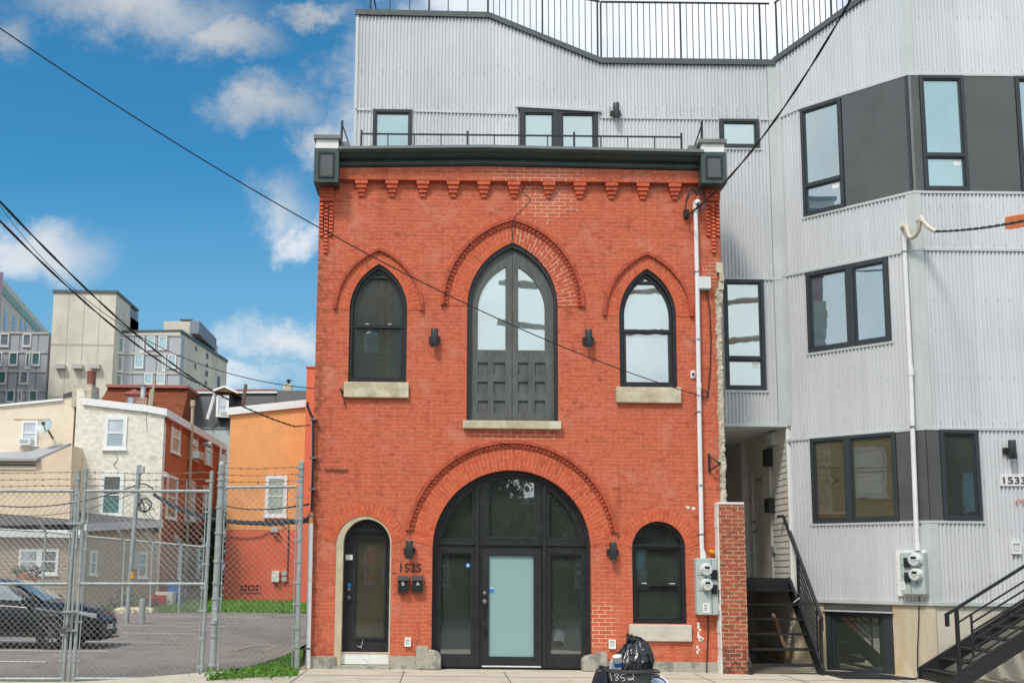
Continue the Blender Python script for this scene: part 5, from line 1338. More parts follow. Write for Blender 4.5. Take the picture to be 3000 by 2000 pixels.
# entry mailbox, camera box and lamp on the siding
FSL = lambda x, y: FS.L(x, y)
def sbox(name, mt, x0, y0, x1, y1, o, lb, cat, parent=None):
    a = FSL(x0, y0); b = FSL(x1, y1); mb = MB(); mb.fbox(FS, min(a[0], b[0]), max(a[0], b[0]), b[1], a[1], 0, o); return mb.build(name, mt, parent, label=lb, cat=cat)
ms_ = sbox('mailbox', m_black, 2256, 1461, 2272, 1499, .12, 'small black mailbox on the grey siding beside the recessed entry door', 'mailbox')
ms_2 = sbox('lamp', m_black, 2252, 1318, 2266, 1364, .12, 'black cylinder lamp on grey siding beside the recessed entry door', 'wall light')
sbox('utility_box', m_dial, 2260, 1273, 2279, 1302, .12, 'pale grey electrical box under the soffit of the recessed entry', 'electrical box')
sbox('outlet', m_meter, 2267, 1600, 2275, 1618, .05, 'grey outlet low on the siding of the recessed entry', 'outlet')
# window well cover
mb = MB(); a, b, c_, d_ = PG(2400, 1962, .02), PG(2610, 1968, .02), PG(2690, 1986, .02), PG(2480, 1982, .02)
pts = [PG(2396, 1964, .03), PG(2530, 1966, .03), PG(2686, 1985, .03), PG(2470, 1982, .03)]
mb.add([p for p in pts]+[p-V((0, 0, .026)) for p in pts], [(0, 1, 2, 3), (7, 6, 5, 4), (0, 4, 5, 1), (1, 5, 6, 2), (2, 6, 7, 3), (3, 7, 4, 0)]); mb.build('well_cover', m_black, label='black metal grille cover on the ground before the basement window', cat='grille')
# ------------------------------------------------------------------ right stair (rising to the right along the front)
rs = thing('metal_stair', 'black steel stair with horizontal rail bars rising along the front at bottom right', 'stair', (8.1, 17.5, 0))
YA, YB_ = 16.85, YF-.12
pf = PG(2799, 1996, 0.0); x0 = P(2794, 1996, YA).x
fs_f = Fr((0, YA), (1, 0)); fs_b = Fr((0, YB_), (1, 0))
slope = (fs_f.L(3000, 1858)[1]-fs_f.L(2850, 1952)[1])/(fs_f.L(3000, 1858)[0]-fs_f.L(2850, 1952)[0])
slope = max(.5, min(.75, slope))
xs, xe = x0, x0+3.4
def rstr(fr, u0):
    mb = MB(); poly = [(u0, 0), (u0+.16, 0), (u0+3.4, slope*3.24), (u0+3.4, slope*3.24+.29), (u0, .17)]
    mb.plate(fr, poly, [], -.03, .03); mb.build('stringer', m_black, rs)
rstr(fs_f, x0); rstr(fs_b, x0)
k = 0
while True:
    x = x0+.0+.29*k+.02; z = .17+slope*.29*k
    if x > xe-.3: break
    mb = MB(); mb.box(x, x+.26, YA+.035, YB_-.035, z-.03, z+.004); mb.build('tread', m_black, rs); k += 1
def zs_(x): return .17+slope*(x-x0)
px0 = x0+.10
hr0, hrh = px0-.17, .93
for (x, wq) in ((px0, .05), (px0+1.72, .05)): mb = MB(); mb.bar((x, YA, zs_(x)-.1), (x, YA, zs_(x)+hrh), wq); mb.build('post', m_black, rs)
for x in (px0+.22, px0+1.53, px0+1.94, px0+2.9): mb = MB(); mb.bar((x, YA, zs_(x)+.06), (x, YA, zs_(x)+.72), .028); mb.build('baluster', m_black, rs)
mb = MB(); mb.bar((hr0, YA, zs_(hr0)+hrh), (xe, YA, zs_(xe)+hrh), .055, .04); mb.bar((hr0+.02, YA, zs_(hr0)+hrh-.17), (hr0+.02, YA, zs_(hr0)+hrh), .05); mb.build('handrail', m_black, rs)
for kk in range(6):
    dz = .07+.128*kk; a_, b_ = (px0+.0, px0+1.72) if kk in (0, 5) else (px0+.22, px0+1.53)
    mb = MB(); mb.bar((a_, YA, zs_(a_)+dz), (b_, YA, zs_(b_)+dz), .024); mb.build('rail_bar', m_black, rs)
    a_ = px0+1.74; mb = MB(); mb.bar((a_, YA, zs_(a_)+dz), (xe, YA, zs_(xe)+dz), .024); mb.build('rail_bar', m_black, rs)
mb = MB(); mb.box(x0+.02, x0+.04, YA+.04, YB_-.04, .02, .15)
for (a_) in (.0,): mb.box(x0-.02, x0+.2, YB_-.06, YB_+.06, 0, .02)
mb.build('toe_plate', m_black, rs)
# wire down the concrete
mb = MB(); mb.tube([PB(2692, 1746, .03), PB(2692, 1770, .02), PB(2692, 1800, .02), PB(2690, 1850, .02), PB(2688, 1900, .02), PB(2688, 1968, .02)], .009, 6); mb.build('ground_wire', m_wire, label='thin dark wire running down the rough concrete below the right meter cabinet', cat='cable')
# litter by the right stair
random.seed(21); mlit = [M('litter_white', (.6, .6, .58), .6), M('litter_dark', (.08, .07, .06), .7), M('litter_teal', (.15, .45, .48), .6), M('litter_red', (.5, .1, .1), .6)]
for (x, y, i, lb) in ((2906, 1985, 1, 'dark scrap of litter'), (2948, 1987, 0, 'white scrap of paper litter'), (2992, 1983, 3, 'reddish scrap of litter'), (2796, 1976, 2, 'teal plastic scrap')):
    p = PG(x, y, .004); n_ = 7; mb = MB(); vs = [(p.x+.09*random.uniform(.5, 1)*math.cos(6.28*k/n_), p.y+.06*random.uniform(.5, 1)*math.sin(6.28*k/n_), random.uniform(.005, .03)) for k in range(n_)]
    mb.add(vs+[(p.x, p.y, .035)], [(k, (k+1) % n_, n_) for k in range(n_)]+[tuple(reversed(range(n_)))]); mb.build('litter', mlit[i], label=lb+' on the pavement by the right stair', cat='litter')
# ------------------------------------------------------------------ chain link gates and fence
m_galv = M('galvanised_steel', (.33, .355, .355), .58, metal=.3, var=.2, sc=8, dirt=((.34, .26, .18), 9, .62, .78))
m_mesh = M('galvanised_mesh_wire', (.40, .415, .40), .5, metal=.3, var=.15)
m_barb = M('rusty_barbed_wire', (.20, .15, .12), .8, var=.3)
YG = 18.5
FG = Fr((0, YG), (1, 0))
GW = lambda x, y, o=0.0: FG.W(FG.L(x, y)[0], o, FG.L(x, y)[1])
def clip_line(poly, nx, nz, c):
    pts = []
    for i in range(len(poly)):
        a, b = poly[i], poly[(i+1) % len(poly)]
        da, db = a[0]*nx+a[1]*nz-c, b[0]*nx+b[1]*nz-c
        if (da < 0) != (db < 0):
            f = da/(da-db); pts.append((a[0]+(b[0]-a[0])*f, a[1]+(b[1]-a[1])*f))
    return pts if len(pts) == 2 else None
def chain(fr, quad, pitch, r, parent, mt=m_mesh, name='chain_link', o=0.0):
    mb = MB()
    for s in (1, -1):
        vals = [p[0]+s*p[1] for p in quad]; c = math.floor(min(vals)/pitch)*pitch
        while c < max(vals):
            q = clip_line(quad, 1, s, c)
            if q:
                a, b = fr.W(q[0][0], o+s*r*.7, q[0][1]), fr.W(q[1][0], o+s*r*.7, q[1][1])
                d = (b-a); 
                if d.length > .02:
                    d.normalize(); e = d.cross(V((0, 1, 0))).normalized()*r; nn = V((0, 1, 0))*r
                    mb.add([a+e, a-e*.5+nn*.87, a-e*.5-nn*.87, b+e, b-e*.5+nn*.87, b-e*.5-nn*.87], [(0, 1, 4, 3), (1, 2, 5, 4), (2, 0, 3, 5)], smooth=False)
            c += pitch
    return mb.build(name, mt, parent)
def barbed(a, b, parent, seed):
    random.seed(seed); n = max(4, int((b-a).length/.13)); mb = MB()
    pts = [a+(b-a)*(i/n)+V((0, 0, -.02*math.sin(math.pi*i/n)+random.uniform(-.006, .006))) for i in range(n+1)]
    mb.tube(pts, .0055, 5)
    for p in pts[1:-1]:
        for k in range(2):
            d = V((random.uniform(-.6, .6), random.uniform(-1, 1), random.uniform(-1, 1))).normalized()*.028; mb.bar(p-d, p+d, .006)
    mb.build('barbed_wire', m_barb, parent)
def pipe(name, a, b, r, parent, mt=m_galv, seg=10):
    mb = MB(); mb.tube([a, b], r, seg); return mb.build(name, mt, parent)
def bands(a, b, fs_, r, parent, reach=.0, sx=1):
    for f in fs_:
        p = a+(b-a)*f; mb = MB(); mb.lathe(p+V((0, 0, -.018)), [(r*1.28, 0), (r*1.28, .036)], 12)
        if reach: mb.box(min(p.x, p.x+sx*reach), max(p.x, p.x+sx*reach), p.y-.012, p.y+.012, p.z-.014, p.z+.014)
        mb.build('clamp', m_galv, parent)
# left leaf (cut by the frame)
gl1 = thing('chain_link_gate', 'left leaf of the galvanised chain link gate cut off by the photo edge, car behind', 'gate', GW(186, 1995), 'chain link gate leaves')
a, b = GW(231, 1378), GW(184, 1998)
pipe('stile', a, b, .033, gl1); bands(a, b, (.04, .11, .15, .29, .42, .55, .78, .9), .033, gl1, .1, -1)
for (y, x0, x1) in ((1437, -260, 216), (1709, -260, 200), (1987, -260, 180)): pipe('rail', GW(x0, y), GW(x1, y+.6), .028, gl1)
pipe('tension_bar', GW(215, 1438), GW(176, 1992), .011, gl1)
chain(FG, [FG.L(-250, 1437), FG.L(214, 1438), FG.L(177, 1988), FG.L(-250, 1987)], .106, .0036, gl1, o=-.03)
for i, y in enumerate((1383, 1402.5, 1421.5)): barbed(GW(-250, y-2), GW(220, y), gl1, i)
# right leaf
gl2 = thing('chain_link_gate', 'wide right leaf of the galvanised chain link gate hung from the thick steel post', 'gate', GW(400, 1990), 'chain link gate leaves')
a, b = GW(252, 1374), GW(214, 1998); pipe('stile', a, b, .033, gl2); bands(a, b, (.06, .13, .25, .38, .54, .72, .9), .033, gl2, .1, 1)
a, b = GW(621, 1378), GW(589, 1995); pipe('stile', a, b, .033, gl2); bands(a, b, (.05, .2, .36, .45, .56, .67, .8, .93), .033, gl2, .1, -1)
for (y, x0, x1) in ((1437.5, 250, 617), (1709, 232, 604), (1987, 216, 590)): pipe('rail', GW(x0, y), GW(x1, y+.6), .028, gl2)
pipe('tension_bar', GW(262, 1438), GW(226, 1992), .011, gl2); pipe('tension_bar', GW(606, 1438), GW(578, 1992), .011, gl2)
chain(FG, [FG.L(260, 1437), FG.L(608, 1438), FG.L(580, 1988), FG.L(226, 1987)], .106, .0036, gl2, o=-.03)
for i, y in enumerate((1383, 1402.5, 1421.5)): barbed(GW(256, y), GW(616, y), gl2, i+5)
# drop rod and chain between the leaves
dr_ = thing('drop_rod', 'slim steel drop rod standing between the two gate leaves with a latch', 'gate rod', GW(202, 1998, .02))
pipe('rod', GW(234, 1438, .03), GW(202, 1999, .03), .022, dr_)
mb = MB()
for y, x in ((1790, 210), (1845, 207), (1533, 222)): p = GW(x, y, .05); mb.box(p.x-.13, p.x+.13, p.y-.02, p.y+.02, p.z-.02, p.z+.02); 
mb.build('latch_plate', m_galv, dr_).__setitem__('kind', 'stuff')
random.seed(8)
def links(pts, parent, r=.006):
    mb = MB()
    for i in range(len(pts)-1):
        a, b = pts[i], pts[i+1]; c = (a+b)/2; d = (b-a); L = d.length*.75; d.normalize(); e = d.cross(V((0, 1, 0)) if i % 2 else V((.3, .2, 1))).normalized()*.018
        mb.tube([c+d*L*math.cos(t)+e*math.sin(t) for t in [k*math.pi/4 for k in range(9)]], r, 4)
    return mb.build('chain', m_chrome, parent, label=None if parent else 'steel chain looped round the two middle gate stiles', cat=None if parent else 'chain')
links(catenary(GW(222, 1790, .09), GW(180, 1842, .09), .10, 16)+catenary(GW(180, 1842, .09), GW(212, 1838, .09), .05, 8), None)
# thick post
gp = thing('gate_post', 'thick galvanised steel gate post with white scribble between gate leaf and fence panel', 'gate post', GW(620, 1997, .03))
a, b = GW(650.5, 1360), GW(620, 1999); pipe('post', a, b, .056, gp, seg=18); mb = MB(); mb.lathe(a, [(.06, -.02), (.06, .02), (.045, .05), (.01, .06)], 18); mb.build('post_cap', m_galv, gp)
bands(a, b, (.04, .07, .10, .2, .32, .45, .55, .62, .73, .79, .92), .056, gp, .11, 1)
mb = MB(); pts_ = [(629, 1780), (637, 1783), (630, 1788), (628, 1795), (638, 1797), (629, 1803), (637, 1806), (634, 1811), (628, 1813), (638, 1816), (636, 1808)]
mb.tube([GW(x, y, .0)+V((0, -.058, 0)) for x, y in pts_], .006, 5); mb.build('paint_scribble', m_white, gp)
# fence panel beside the house
fpn = thing('fence_panel', 'narrow chain link fence panel with barbed wire between thick post and brick house', 'fence', GW(760, 1990), None)
a, b = GW(884, 1356), GW(868.5, 1976); pipe('post', a, b, .042, fpn, seg=14); mb = MB(); mb.lathe(a, [(.046, -.02), (.046, .015), (.03, .035), (.01, .04)], 14); mb.build('post_cap', m_galv, fpn)
bands(a, b, (.025, .06, .085, .16, .27, .37, .47, .57, .67, .78, .87, .97), .042, fpn, .1, -1)
pipe('rail', GW(664, 1427), GW(868, 1425), .026, fpn)
pipe('tension_bar', GW(660, 1430), GW(638, 1978), .011, fpn); pipe('tension_bar', GW(871, 1426), GW(855, 1968), .011, fpn)
chain(FG, [FG.L(660, 1428), FG.L(871, 1426), FG.L(856, 1970), FG.L(637, 1980)], .106, .0036, fpn, o=-.03)
for i, y in enumerate((1371, 1391, 1410)): barbed(GW(656, y), GW(880, y-4), fpn, i+20)
# ------------------------------------------------------------------ far fence in front of the annex
YQ = 41.0; FQ = Fr((0, YQ), (1, 0)); QW = lambda x, y, o=0: FQ.W(FQ.L(x, y)[0], o, FQ.L(x, y)[1])
bf = thing('chain_link_fence', 'distant chain link fence with angled arms along the beige siding annex', 'fence', QW(300, 1790))
top = pline([FQ.L(-60, 1546), FQ.L(130, 1556), FQ.L(240, 1569), FQ.L(610, 1602)])
for (x, yb) in ((132, 1712), (252, 1790), (366, 1785), (448, 1775), (532, 1770), (610, 1768)):
    u = FQ.L(x, 1600)[0]; zb = zg(u, YQ); zt = top(u)
    mb = MB(); mb.tube([FQ.W(u, 0, zb), FQ.W(u, 0, zt), FQ.W(u-.22, .2, zt+.33)], .045, 8); mb.build('post', m_galv, bf)
us_ = [FQ.L(x, 1600)[0] for x in (-60, 130, 240, 366, 500, 610)]
mb = MB(); mb.tube([FQ.W(u, 0, top(u)) for u in us_], .035, 8); mb.build('rail', m_galv, bf)
quad = [(us_[0], .05), (us_[-1], .05), (us_[-1], top(us_[-1])), (us_[3], top(us_[3])), (us_[1], top(us_[1])), (us_[0], top(us_[0]))]
chain(FQ, quad, .12, .0075, bf, M('dull_fence_wire', (.30, .31, .30), .6, var=.1))
# ------------------------------------------------------------------ lot furniture
YPO = onlot(380, 1825)
FO = Fr((0, YPO.y), (1, 0)); OW = lambda x, y: FO.W(FO.L(x, y)[0], 0, FO.L(x, y)[1])
pl = thing('cable_pole', 'slim grey steel pole in the car park carrying a bundle of cables', 'pole', V((YPO.x, YPO.y, zg(YPO.x, YPO.y))))
pipe('shaft', V((OW(381, 1700).x-.04, YPO.y, zg(YPO.x, YPO.y))), OW(408, 1362), .075, pl, seg=12)
mb = MB(); p = OW(412, 1372); mb.box(p.x, p.x+.12, p.y-.1, p.y+.05, p.z-.15, p.z+.05); mb.build('junction_box', m_meter, pl)
mb = MB(); p = OW(389, 1684); mb.box(p.x-.05, p.x+.05, p.y-.09, p.y-.05, p.z-.1, p.z+.1); mb.build('yellow_tag', MATS['orange_yellow_plastic'], pl)
bp_ = onlot(415, 1825); FO2 = Fr((0, bp_.y), (1, 0)); zt_ = FO2.L(415, 1752)[1]; zb_ = zg(bp_.x, bp_.y)
bo = thing('bollard', 'short grey round topped steel bollard beside the slim pole in the car park', 'bollard', V((bp_.x, bp_.y, zb_)))
mb = MB(); mb.lathe(V((bp_.x, bp_.y, zb_)), [(.10, 0), (.10, zt_-zb_-.06)], 16); mb.build('post', m_galv, bo)
mb = MB(); mb.lathe(V((bp_.x, bp_.y, zt_-.06)), [(.105, 0), (.10, .03), (.06, .055), (.01, .06)], 16); mb.build('cap', m_galv, bo)
mb = MB(); random.seed(31); a, b = onlot(362, 1795), onlot(432, 1793)
for i in range(5):
    t = i/4; p = a+(b-a)*t; mb.lathe(V((p.x, p.y, zg(p.x, p.y))), [(.38, 0), (.36, .13), (.2, .2), (.02, .22)], 7)
mb.build('stone_border', m_sand, label='low tan stone edging behind the grey bollard', cat='kerb stone')
# cables through the car park
hp_ = OW(405, 1418)
cable('thick black cable bundle running from the slim pole to the brick house corner', OW(452, 1448), P(905, 1522, 19.2), .35, .055, grp='car park cables')
cable('thin cable from the slim pole towards the brick house above the thick bundle', OW(652, 1478), P(905, 1476, 19.2), .12, .018, grp='car park cables')
cable('black cable from the top left rail to the slim pole', P(-30, 1478, 34), hp_, .3, .022, grp='car park cables')
cable('black cable from the slim pole down to the bundle end', hp_, OW(455, 1440), -.1, .022, grp='car park cables')
cable('upper thin cable from the left edge to the slim pole', P(-30, 1500, 34), OW(400, 1440), .35, .012, grp='car park cables')
mb = MB()
for (k, cx, cy, rx, ry) in ((0, 427, 1481, 19, 18), (1, 425, 1486, 16, 15), (2, 430, 1478, 17, 19)):
    c = OW(cx, cy); mb.tube([c+V((rx*34/3200*math.cos(t), -.1-.03*k, ry*34/3200*math.sin(t))) for t in [j*math.pi/10 for j in range(21)]], .018, 5)
mb.build('cable_coil', m_wire, label='round coil of spare black cable hanging beside the slim pole', cat='cable coil')
random.seed(14)
mb = MB()
for k in range(9):
    a = OW(404+random.uniform(-4, 4), 1440+random.uniform(0, 10)); b = OW(random.uniform(420, 470), random.uniform(1470, 1530)); mb.tube(catenary(a, b, random.uniform(-.15, .4), 10), .008, 4)
mb.build('loose_wires', m_wire, label='tangle of thin loose wires fanning out from the slim pole', cat='wires')['kind'] = 'stuff'
# ------------------------------------------------------------------ houses behind the car park
m_creamp = M('cream_painted_render', (.74, .63, .49), .85, var=.07, sc=2, bump=.15, bsc=30, dirt=((.56, .42, .28), 1.2, .55, .8))
m_tanp = M('tan_painted_render', (.68, .53, .38), .85, var=.07, sc=2, bump=.15, bsc=30)
m_rough = M('rough_white_pebbledash', (.70, .65, .56), .95, var=.22, sc=3.2, bump=.9, bsc=11, stretch=(1, 1, 1.8), dirt=((.46, .42, .35), 1.1, .58, .74))
m_brick2 = brick('orange_red_brick', (.50, .125, .04), (.38, .09, .03), (.42, .18, .09), axis='YZ', ms=.008, grime=((.09, .05, .03), [(1, 4.4, 3.0)]))
m_orange = M('orange_painted_wall', (.78, .35, .13), .8, var=.08, sc=1.6, bump=.12, bsc=40, dirt=((.70, .29, .10), .9, .5, .8), wear=((.80, .46, .25), 2.1, .66, .85))
m_coral = M('coral_red_paint', (.66, .13, .065), .8, var=.06, sc=1.6, bump=.1, bsc=40)
m_shingle = brick('brown_asphalt_shingle', (.235, .066, .026), (.15, .043, .02), (.10, .03, .015), bw=.42, rh=.16, ms=.012, bumpst=.4)
m_dkroof = M('charcoal_roofing_felt', (.075, .078, .082), .75, var=.15, sc=1.2, dirt=((.13, .135, .14), 1.1, .6, .75))
m_whitetrim = M('white_house_trim', (.74, .73, .72), .55, var=.05)
m_siding = M('beige_vinyl_siding', (.40, .30, .215), .6, var=.06, sc=2)
m_shroof = M('dark_flat_roofing', (.085, .08, .085), .8, var=.2)
m_hpane = glass('house_window_glass', (.13, .15, .16), .30)
m_blind = glass('window_with_blind', (.42, .44, .46), .18)
m_greenblind = glass('green_blind_window', (.20, .24, .13), .16)
def hwin(fr, x0, y0, x1, y1, parent, trim=.13, lo=m_hpane, up=m_blind, o=.06, quad=None, mt=m_whitetrim, split=.5):
    r = quad or fr.R(x0, y0, x1, y1); u0, u1, z0, z1 = r; zm = z0+(z1-z0)*split; c = inset(r, trim)
    mb = MB(); mb.plate(fr, rect(*r), [rect(c[0], c[1], c[2], zm-.03), rect(c[0], c[1], zm+.03, c[3])], -.03, o)
    mb.fbox(fr, u0-.05, u1+.05, z0-.05, z0+.03, 0, o+.05); wo = mb.build('window', mt, parent)
    for (a, b, g) in ((c[2], zm-.03, lo), (zm+.03, c[3], up)):
        mb = MB(); mb.fbox(fr, c[0]-.01, c[1]+.01, a-.01, b+.01, .004, .018); mb.build('pane', g, wo)
    return wo
def house_body(name, fr, pts, depth, mt, parent):
    mb = MB(); mb.plate(fr, pts, [], -depth, 0.0); return mb.build(name, mt, parent)
def ac_unit(fr, x0, y0, x1, y1, lb):
    u0, u1, z0, z1 = fr.R(x0, y0, x1, y1); t = thing('air_conditioner', lb, 'air conditioner', fr.W((u0+u1)/2, .1, z0), 'window air conditioners')
    mb = MB(); mb.fbox(fr, u0, u1, z0, z1, .02, .38); mb.build('case', m_white, t)
    mb = MB(); mb.plate(fr, rect(u0, u1, z0, z1), [rect(*inset((u0, u1, z0, z1), .05))], .38, .40); mb.build('rim', m_white, t)
    mb = MB(); n = 6; c = inset((u0, u1, z0, z1), .05)
    for i in range(n): z = c[2]+(c[3]-c[2])*(i+.3)/n; mb.fbox(fr, c[0], c[1], z, z+.025, .38, .395)
    mb.build('grille', m_meter, t).__setitem__('kind', 'stuff')
def colwall(name, fr, top, depth, mt, parent):
    mb = MB()
    for a, b in zip(top, top[1:]):
        mb.add([fr.W(a[0], 0, 0), fr.W(b[0], 0, 0), fr.W(b[0], 0, b[1]), fr.W(a[0], 0, a[1]), fr.W(a[0], -depth, a[1]), fr.W(b[0], -depth, b[1])], [(0, 1, 2, 3), (3, 2, 5, 4)])
    a, b = top[0], top[-1]
    for p in (a, b): mb.add([fr.W(p[0], 0, 0), fr.W(p[0], 0, p[1]), fr.W(p[0], -depth, p[1]), fr.W(p[0], -depth, 0)], [(0, 1, 2, 3)])
    return mb.build(name, mt, parent)
YH = 48.0
FH = Fr((0, YH), (1, 0)); H = FH.L
# cream house, far left
cr = thing('cream_house', 'cream rendered house at the far left with a lower lean-to and a satellite dish', 'house', (H(80, 1500)[0], YH, 0))
xr_ = H(212, 1300)[0]
pts = [H(-260, 1560)[:1]+(0,), (xr_, 0), (xr_, H(212, 1150)[1]), H(188, 1158), H(186, 1170), H(-20, 1190), H(-260, 1215)]
colwall('wall', FH, pts[3:][::-1]+[pts[2]], 10, m_creamp, cr)
mb = MB(); strip(mb, FH, [H(-260, 1212), H(-20, 1187), H(186, 1167)], .10, -.3, .1); mb.build('roof_edge', m_whitetrim, cr)
mb = MB(); strip(mb, FH, [H(186, 1154), H(214, 1147)], .18, -.5, .06); mb.build('parapet_step', m_shroof, cr)
hwin(FH, 63, 1232, 111, 1305, cr, trim=.10, up=m_blind, lo=m_blind)
mb = MB(); mb.plate(FH, rect(H(40, 1226)[0], H(132, 1226)[0], H(90, 1228)[1], H(90, 1225.5)[1]), [], 0, .04); mb.build('lintel_line', m_tanp, cr)
ac_unit(FH, 64, 1287, 97, 1305, 'white air conditioner in the cream house window beside the satellite dish')
FE = Fr((0, 46.2), (1, 0)); E = FE.L
pts = [E(-260, 1600)[:1]+(0,), (E(211, 1500)[0], 0), E(211, 1303), E(113, 1347), E(-260, 1347)]
house_body('lean_to', FE, pts, 1.7, m_tanp, cr)
mb = MB(); aq, bq = FE.W(*[E(-260, 1344)[0]], .25, E(-260, 1344)[1]), FE.W(E(114, 1344)[0], .25, E(114, 1344)[1])
cq, dq_ = FH.W(H(209, 1297)[0], .02, H(209, 1297)[1]), FH.W(H(-260, 1335)[0], .02, H(-260, 1335)[1])
e_ = FH.W(H(60, 1322)[0], .02, H(60, 1322)[1])
t_ = V((0, 0, .10)); ps = [aq, bq, cq, e_, dq_]; mb.add(ps+[p-t_ for p in ps], [(0, 1, 2, 3, 4), (9, 8, 7, 6, 5)]+[(i, (i+1) % 5, 5+(i+1) % 5, 5+i) for i in range(5)]); mb.build('lean_to_roof', M('grey_roll_roofing', (.33, .33, .34), .8, var=.1), cr)
mb = MB(); strip(mb, FE, [E(-260, 1358), E(105, 1360)], .06, 0, .12); mb.build('old_flashing', m_shroof, cr); mb = MB(); strip(mb, FE, [E(-260, 1362), E(106, 1364)], .16, 0, .05); mb.build('eave_board', m_creamp, cr)
# satellite dish
c = FH.W(H(152, 1256)[0], .7, H(152, 1256)[1]); sd = thing('satellite_dish', 'pale grey satellite dish on an arm on the cream house wall', 'satellite dish', FH.W(H(156, 1284)[0], 0, H(156, 1284)[1]))
ax = V((-.35, -.85, .35)).normalized(); mb = MB(); mb.lathe(c, [(.01, 0), (.15, .015), (.28, .05), (.38, .10), (.375, .115), (.27, .065), (.01, .02)], 22, -ax if False else ax, cap=False); mb.build('reflector', m_meter, sd)
mb = MB(); mb.bar(c, FH.W(H(155, 1284)[0], 0, H(155, 1284)[1]), .06); mb.bar(c+V((0, 0, -.25)), c+ax*.5+V((.2, 0, -.1)), .035); mb.build('arm', m_bronze, sd)
mb = MB(); p = c+ax*.5+V((.2, 0, -.1)); mb.box(p.x-.06, p.x+.06, p.y-.07, p.y+.05, p.z-.06, p.z+.08); mb.build('receiver', m_bronze, sd)
# white pebbledash house with brick flank
YW = 47.6; FWh = Fr((0, YW), (1, 0)); Wq = FWh.L
wh = thing('pebbledash_house', 'tall house with rough white rear wall, orange brick flank and white parapet trim', 'house', (Wq(350, 1500)[0], YW, 0))
xa_, xb_ = Wq(212, 1400)[0], Wq(482, 1208)[0]
ztw = [Wq(212, 1142), Wq(244, 1139), Wq(250, 1172), Wq(430, 1193), Wq(482, 1206)]
zB = Wq(482, 1198)[1]
house_body('rear_wall', FWh, [(xa_, 0), (xb_, 0), (xb_, zB-.2), (Wq(430, 1190)[0], zB-.05), (Wq(250, 1172)[0], Wq(250, 1172)[1]), Wq(244, 1140), Wq(222, 1140), (xa_, Wq(212, 1152)[1])], .4, m_rough, wh)
FN = Fr((xb_, YW+.02), (0, 1))
NL = FN.L
FN_len = 13.5
zt0, zt1 = zB-.25, NL(672, 1296)[1]
mb = MB(); mb.plate(FN, [(.38, 0), (FN_len, 0), (FN_len, zt0), (.38, zt0)], [], -.3, 0.0); mb.build('brick_flank', m_brick2, wh)
mb = MB(); strip(mb, FN, [(-.05, zB), (FN_len, zB)], .34, -.3, .14); mb.build('white_parapet', m_whitetrim, wh)
mb = MB(); strip(mb, FN, [(.1, zB-.345), (FN_len, zB-.345)], .10, -.05, .10); strip(mb, FN, [(.1, zB-.50), (FN_len, zB-.50)], .07, -.05, .06); mb.build('brick_cornice', m_redterra, wh)
mb = MB(); strip(mb, FWh, [Wq(245, 1166), Wq(430, 1187), (xb_+.13, zB)], .30, -.4, .12); mb.build('white_parapet', m_whitetrim, wh)
mb = MB(); mb.box(xa_+.05, xb_-.05, YW+.4, YW+12, 0, zB-.4); mb.build('roof_body', m_shroof, wh)
mb = MB(); p = FWh.W(Wq(231, 1140)[0], -.5, Wq(231, 1150)[1]); mb.box(p.x-.35, p.x+.5, p.y-.3, p.y+.8, p.z-.6, p.z+.42); mb.build('chimney_base', m_stucco, wh)
mb = MB(); mb.lathe(p+V((.3, .2, .42)), [(.19, 0), (.19, .58), (.21, .6), (.21, .66)], 14); mb.build('chimney_pot', M('brown_clay_pot', (.20, .07, .05), .7), wh)
hwin(FWh, 306, 1219, 372, 1317, wh, trim=.16, lo=m_hpane)
hwin(FWh, 293, 1385, 362, 1513, wh, trim=.17, lo=m_glassteal, up=m_hpane)
for (xl_, yt, xr2, yb, a, sp) in ((501, 1236, 526, 1329, 1, .5), (553, 1258, 577, 1347, 1, .5), (600, 1281, 620, 1363, 0, .5), (644, 1302, 663, 1350, 0, .5), (487, 1393, 517, 1520, 0, .5), (543, 1406, 569, 1528, 1, .5), (594, 1424, 614, 1510, 0, .5), (521, 1590, 543, 1693, 0, .5), (575, 1600, 592, 1690, 0, .5)):
    a0, b0 = NL(xl_, (yt+yb)/2), NL(xr2, (yt+yb)/2); z1_, z0_ = NL((xl_+xr2)/2, yt)[1], NL((xl_+xr2)/2, yb)[1]
    hwin(FN, 0, 0, 0, 0, wh, trim=.11, quad=(a0[0], b0[0], z0_, z1_), up=m_blind if a else m_hpane)
for (x0, y0, x1, y1, lb) in ((556, 1320, 572, 1341, 'white air conditioner in the upper brick flank window'), (546, 1500, 564, 1528, 'white air conditioner in the lower brick flank window')):
    a0, b0 = NL(x0, (y0+y1)/2), NL(x1, (y0+y1)/2); 
    class _R: pass
    u0, u1, z0, z1 = a0[0], b0[0], NL(x0, y1)[1], NL(x0, y0)[1]
    t = thing('air_conditioner', lb, 'air conditioner', FN.W((u0+u1)/2, .1, z0), 'window air conditioners')
    mb = MB(); mb.fbox(FN, u0, u1, z0, z1, .07, .45); mb.build('case', m_white, t); mb = MB(); mb.fbox(FN, u0+.06, u1-.06, z0+.05, z1-.05, .451, .46); mb.build('grille', m_meter, t)
mb = MB(); u = NL(551, 1300)[0]; mb.tube([FN.W(u, .15, NL(551, 1190)[1]+.1), FN.W(u, .15, .3)], .08, 8); mb.lathe(FN.W(u, .15, NL(551, 1187)[1]), [(.13, 0), (.13, .3)], 10); mb.build('vent_pipe', M('weathered_tin', (.40, .33, .24), .6, metal=.3, var=.2), wh)
mb = MB(); u = NL(636, 1400)[0]; mb.tube([FN.W(u, .12, zB-.3), FN.W(u, .12, .3)], .08, 8); mb.build('downpipe', m_whitetrim, wh)
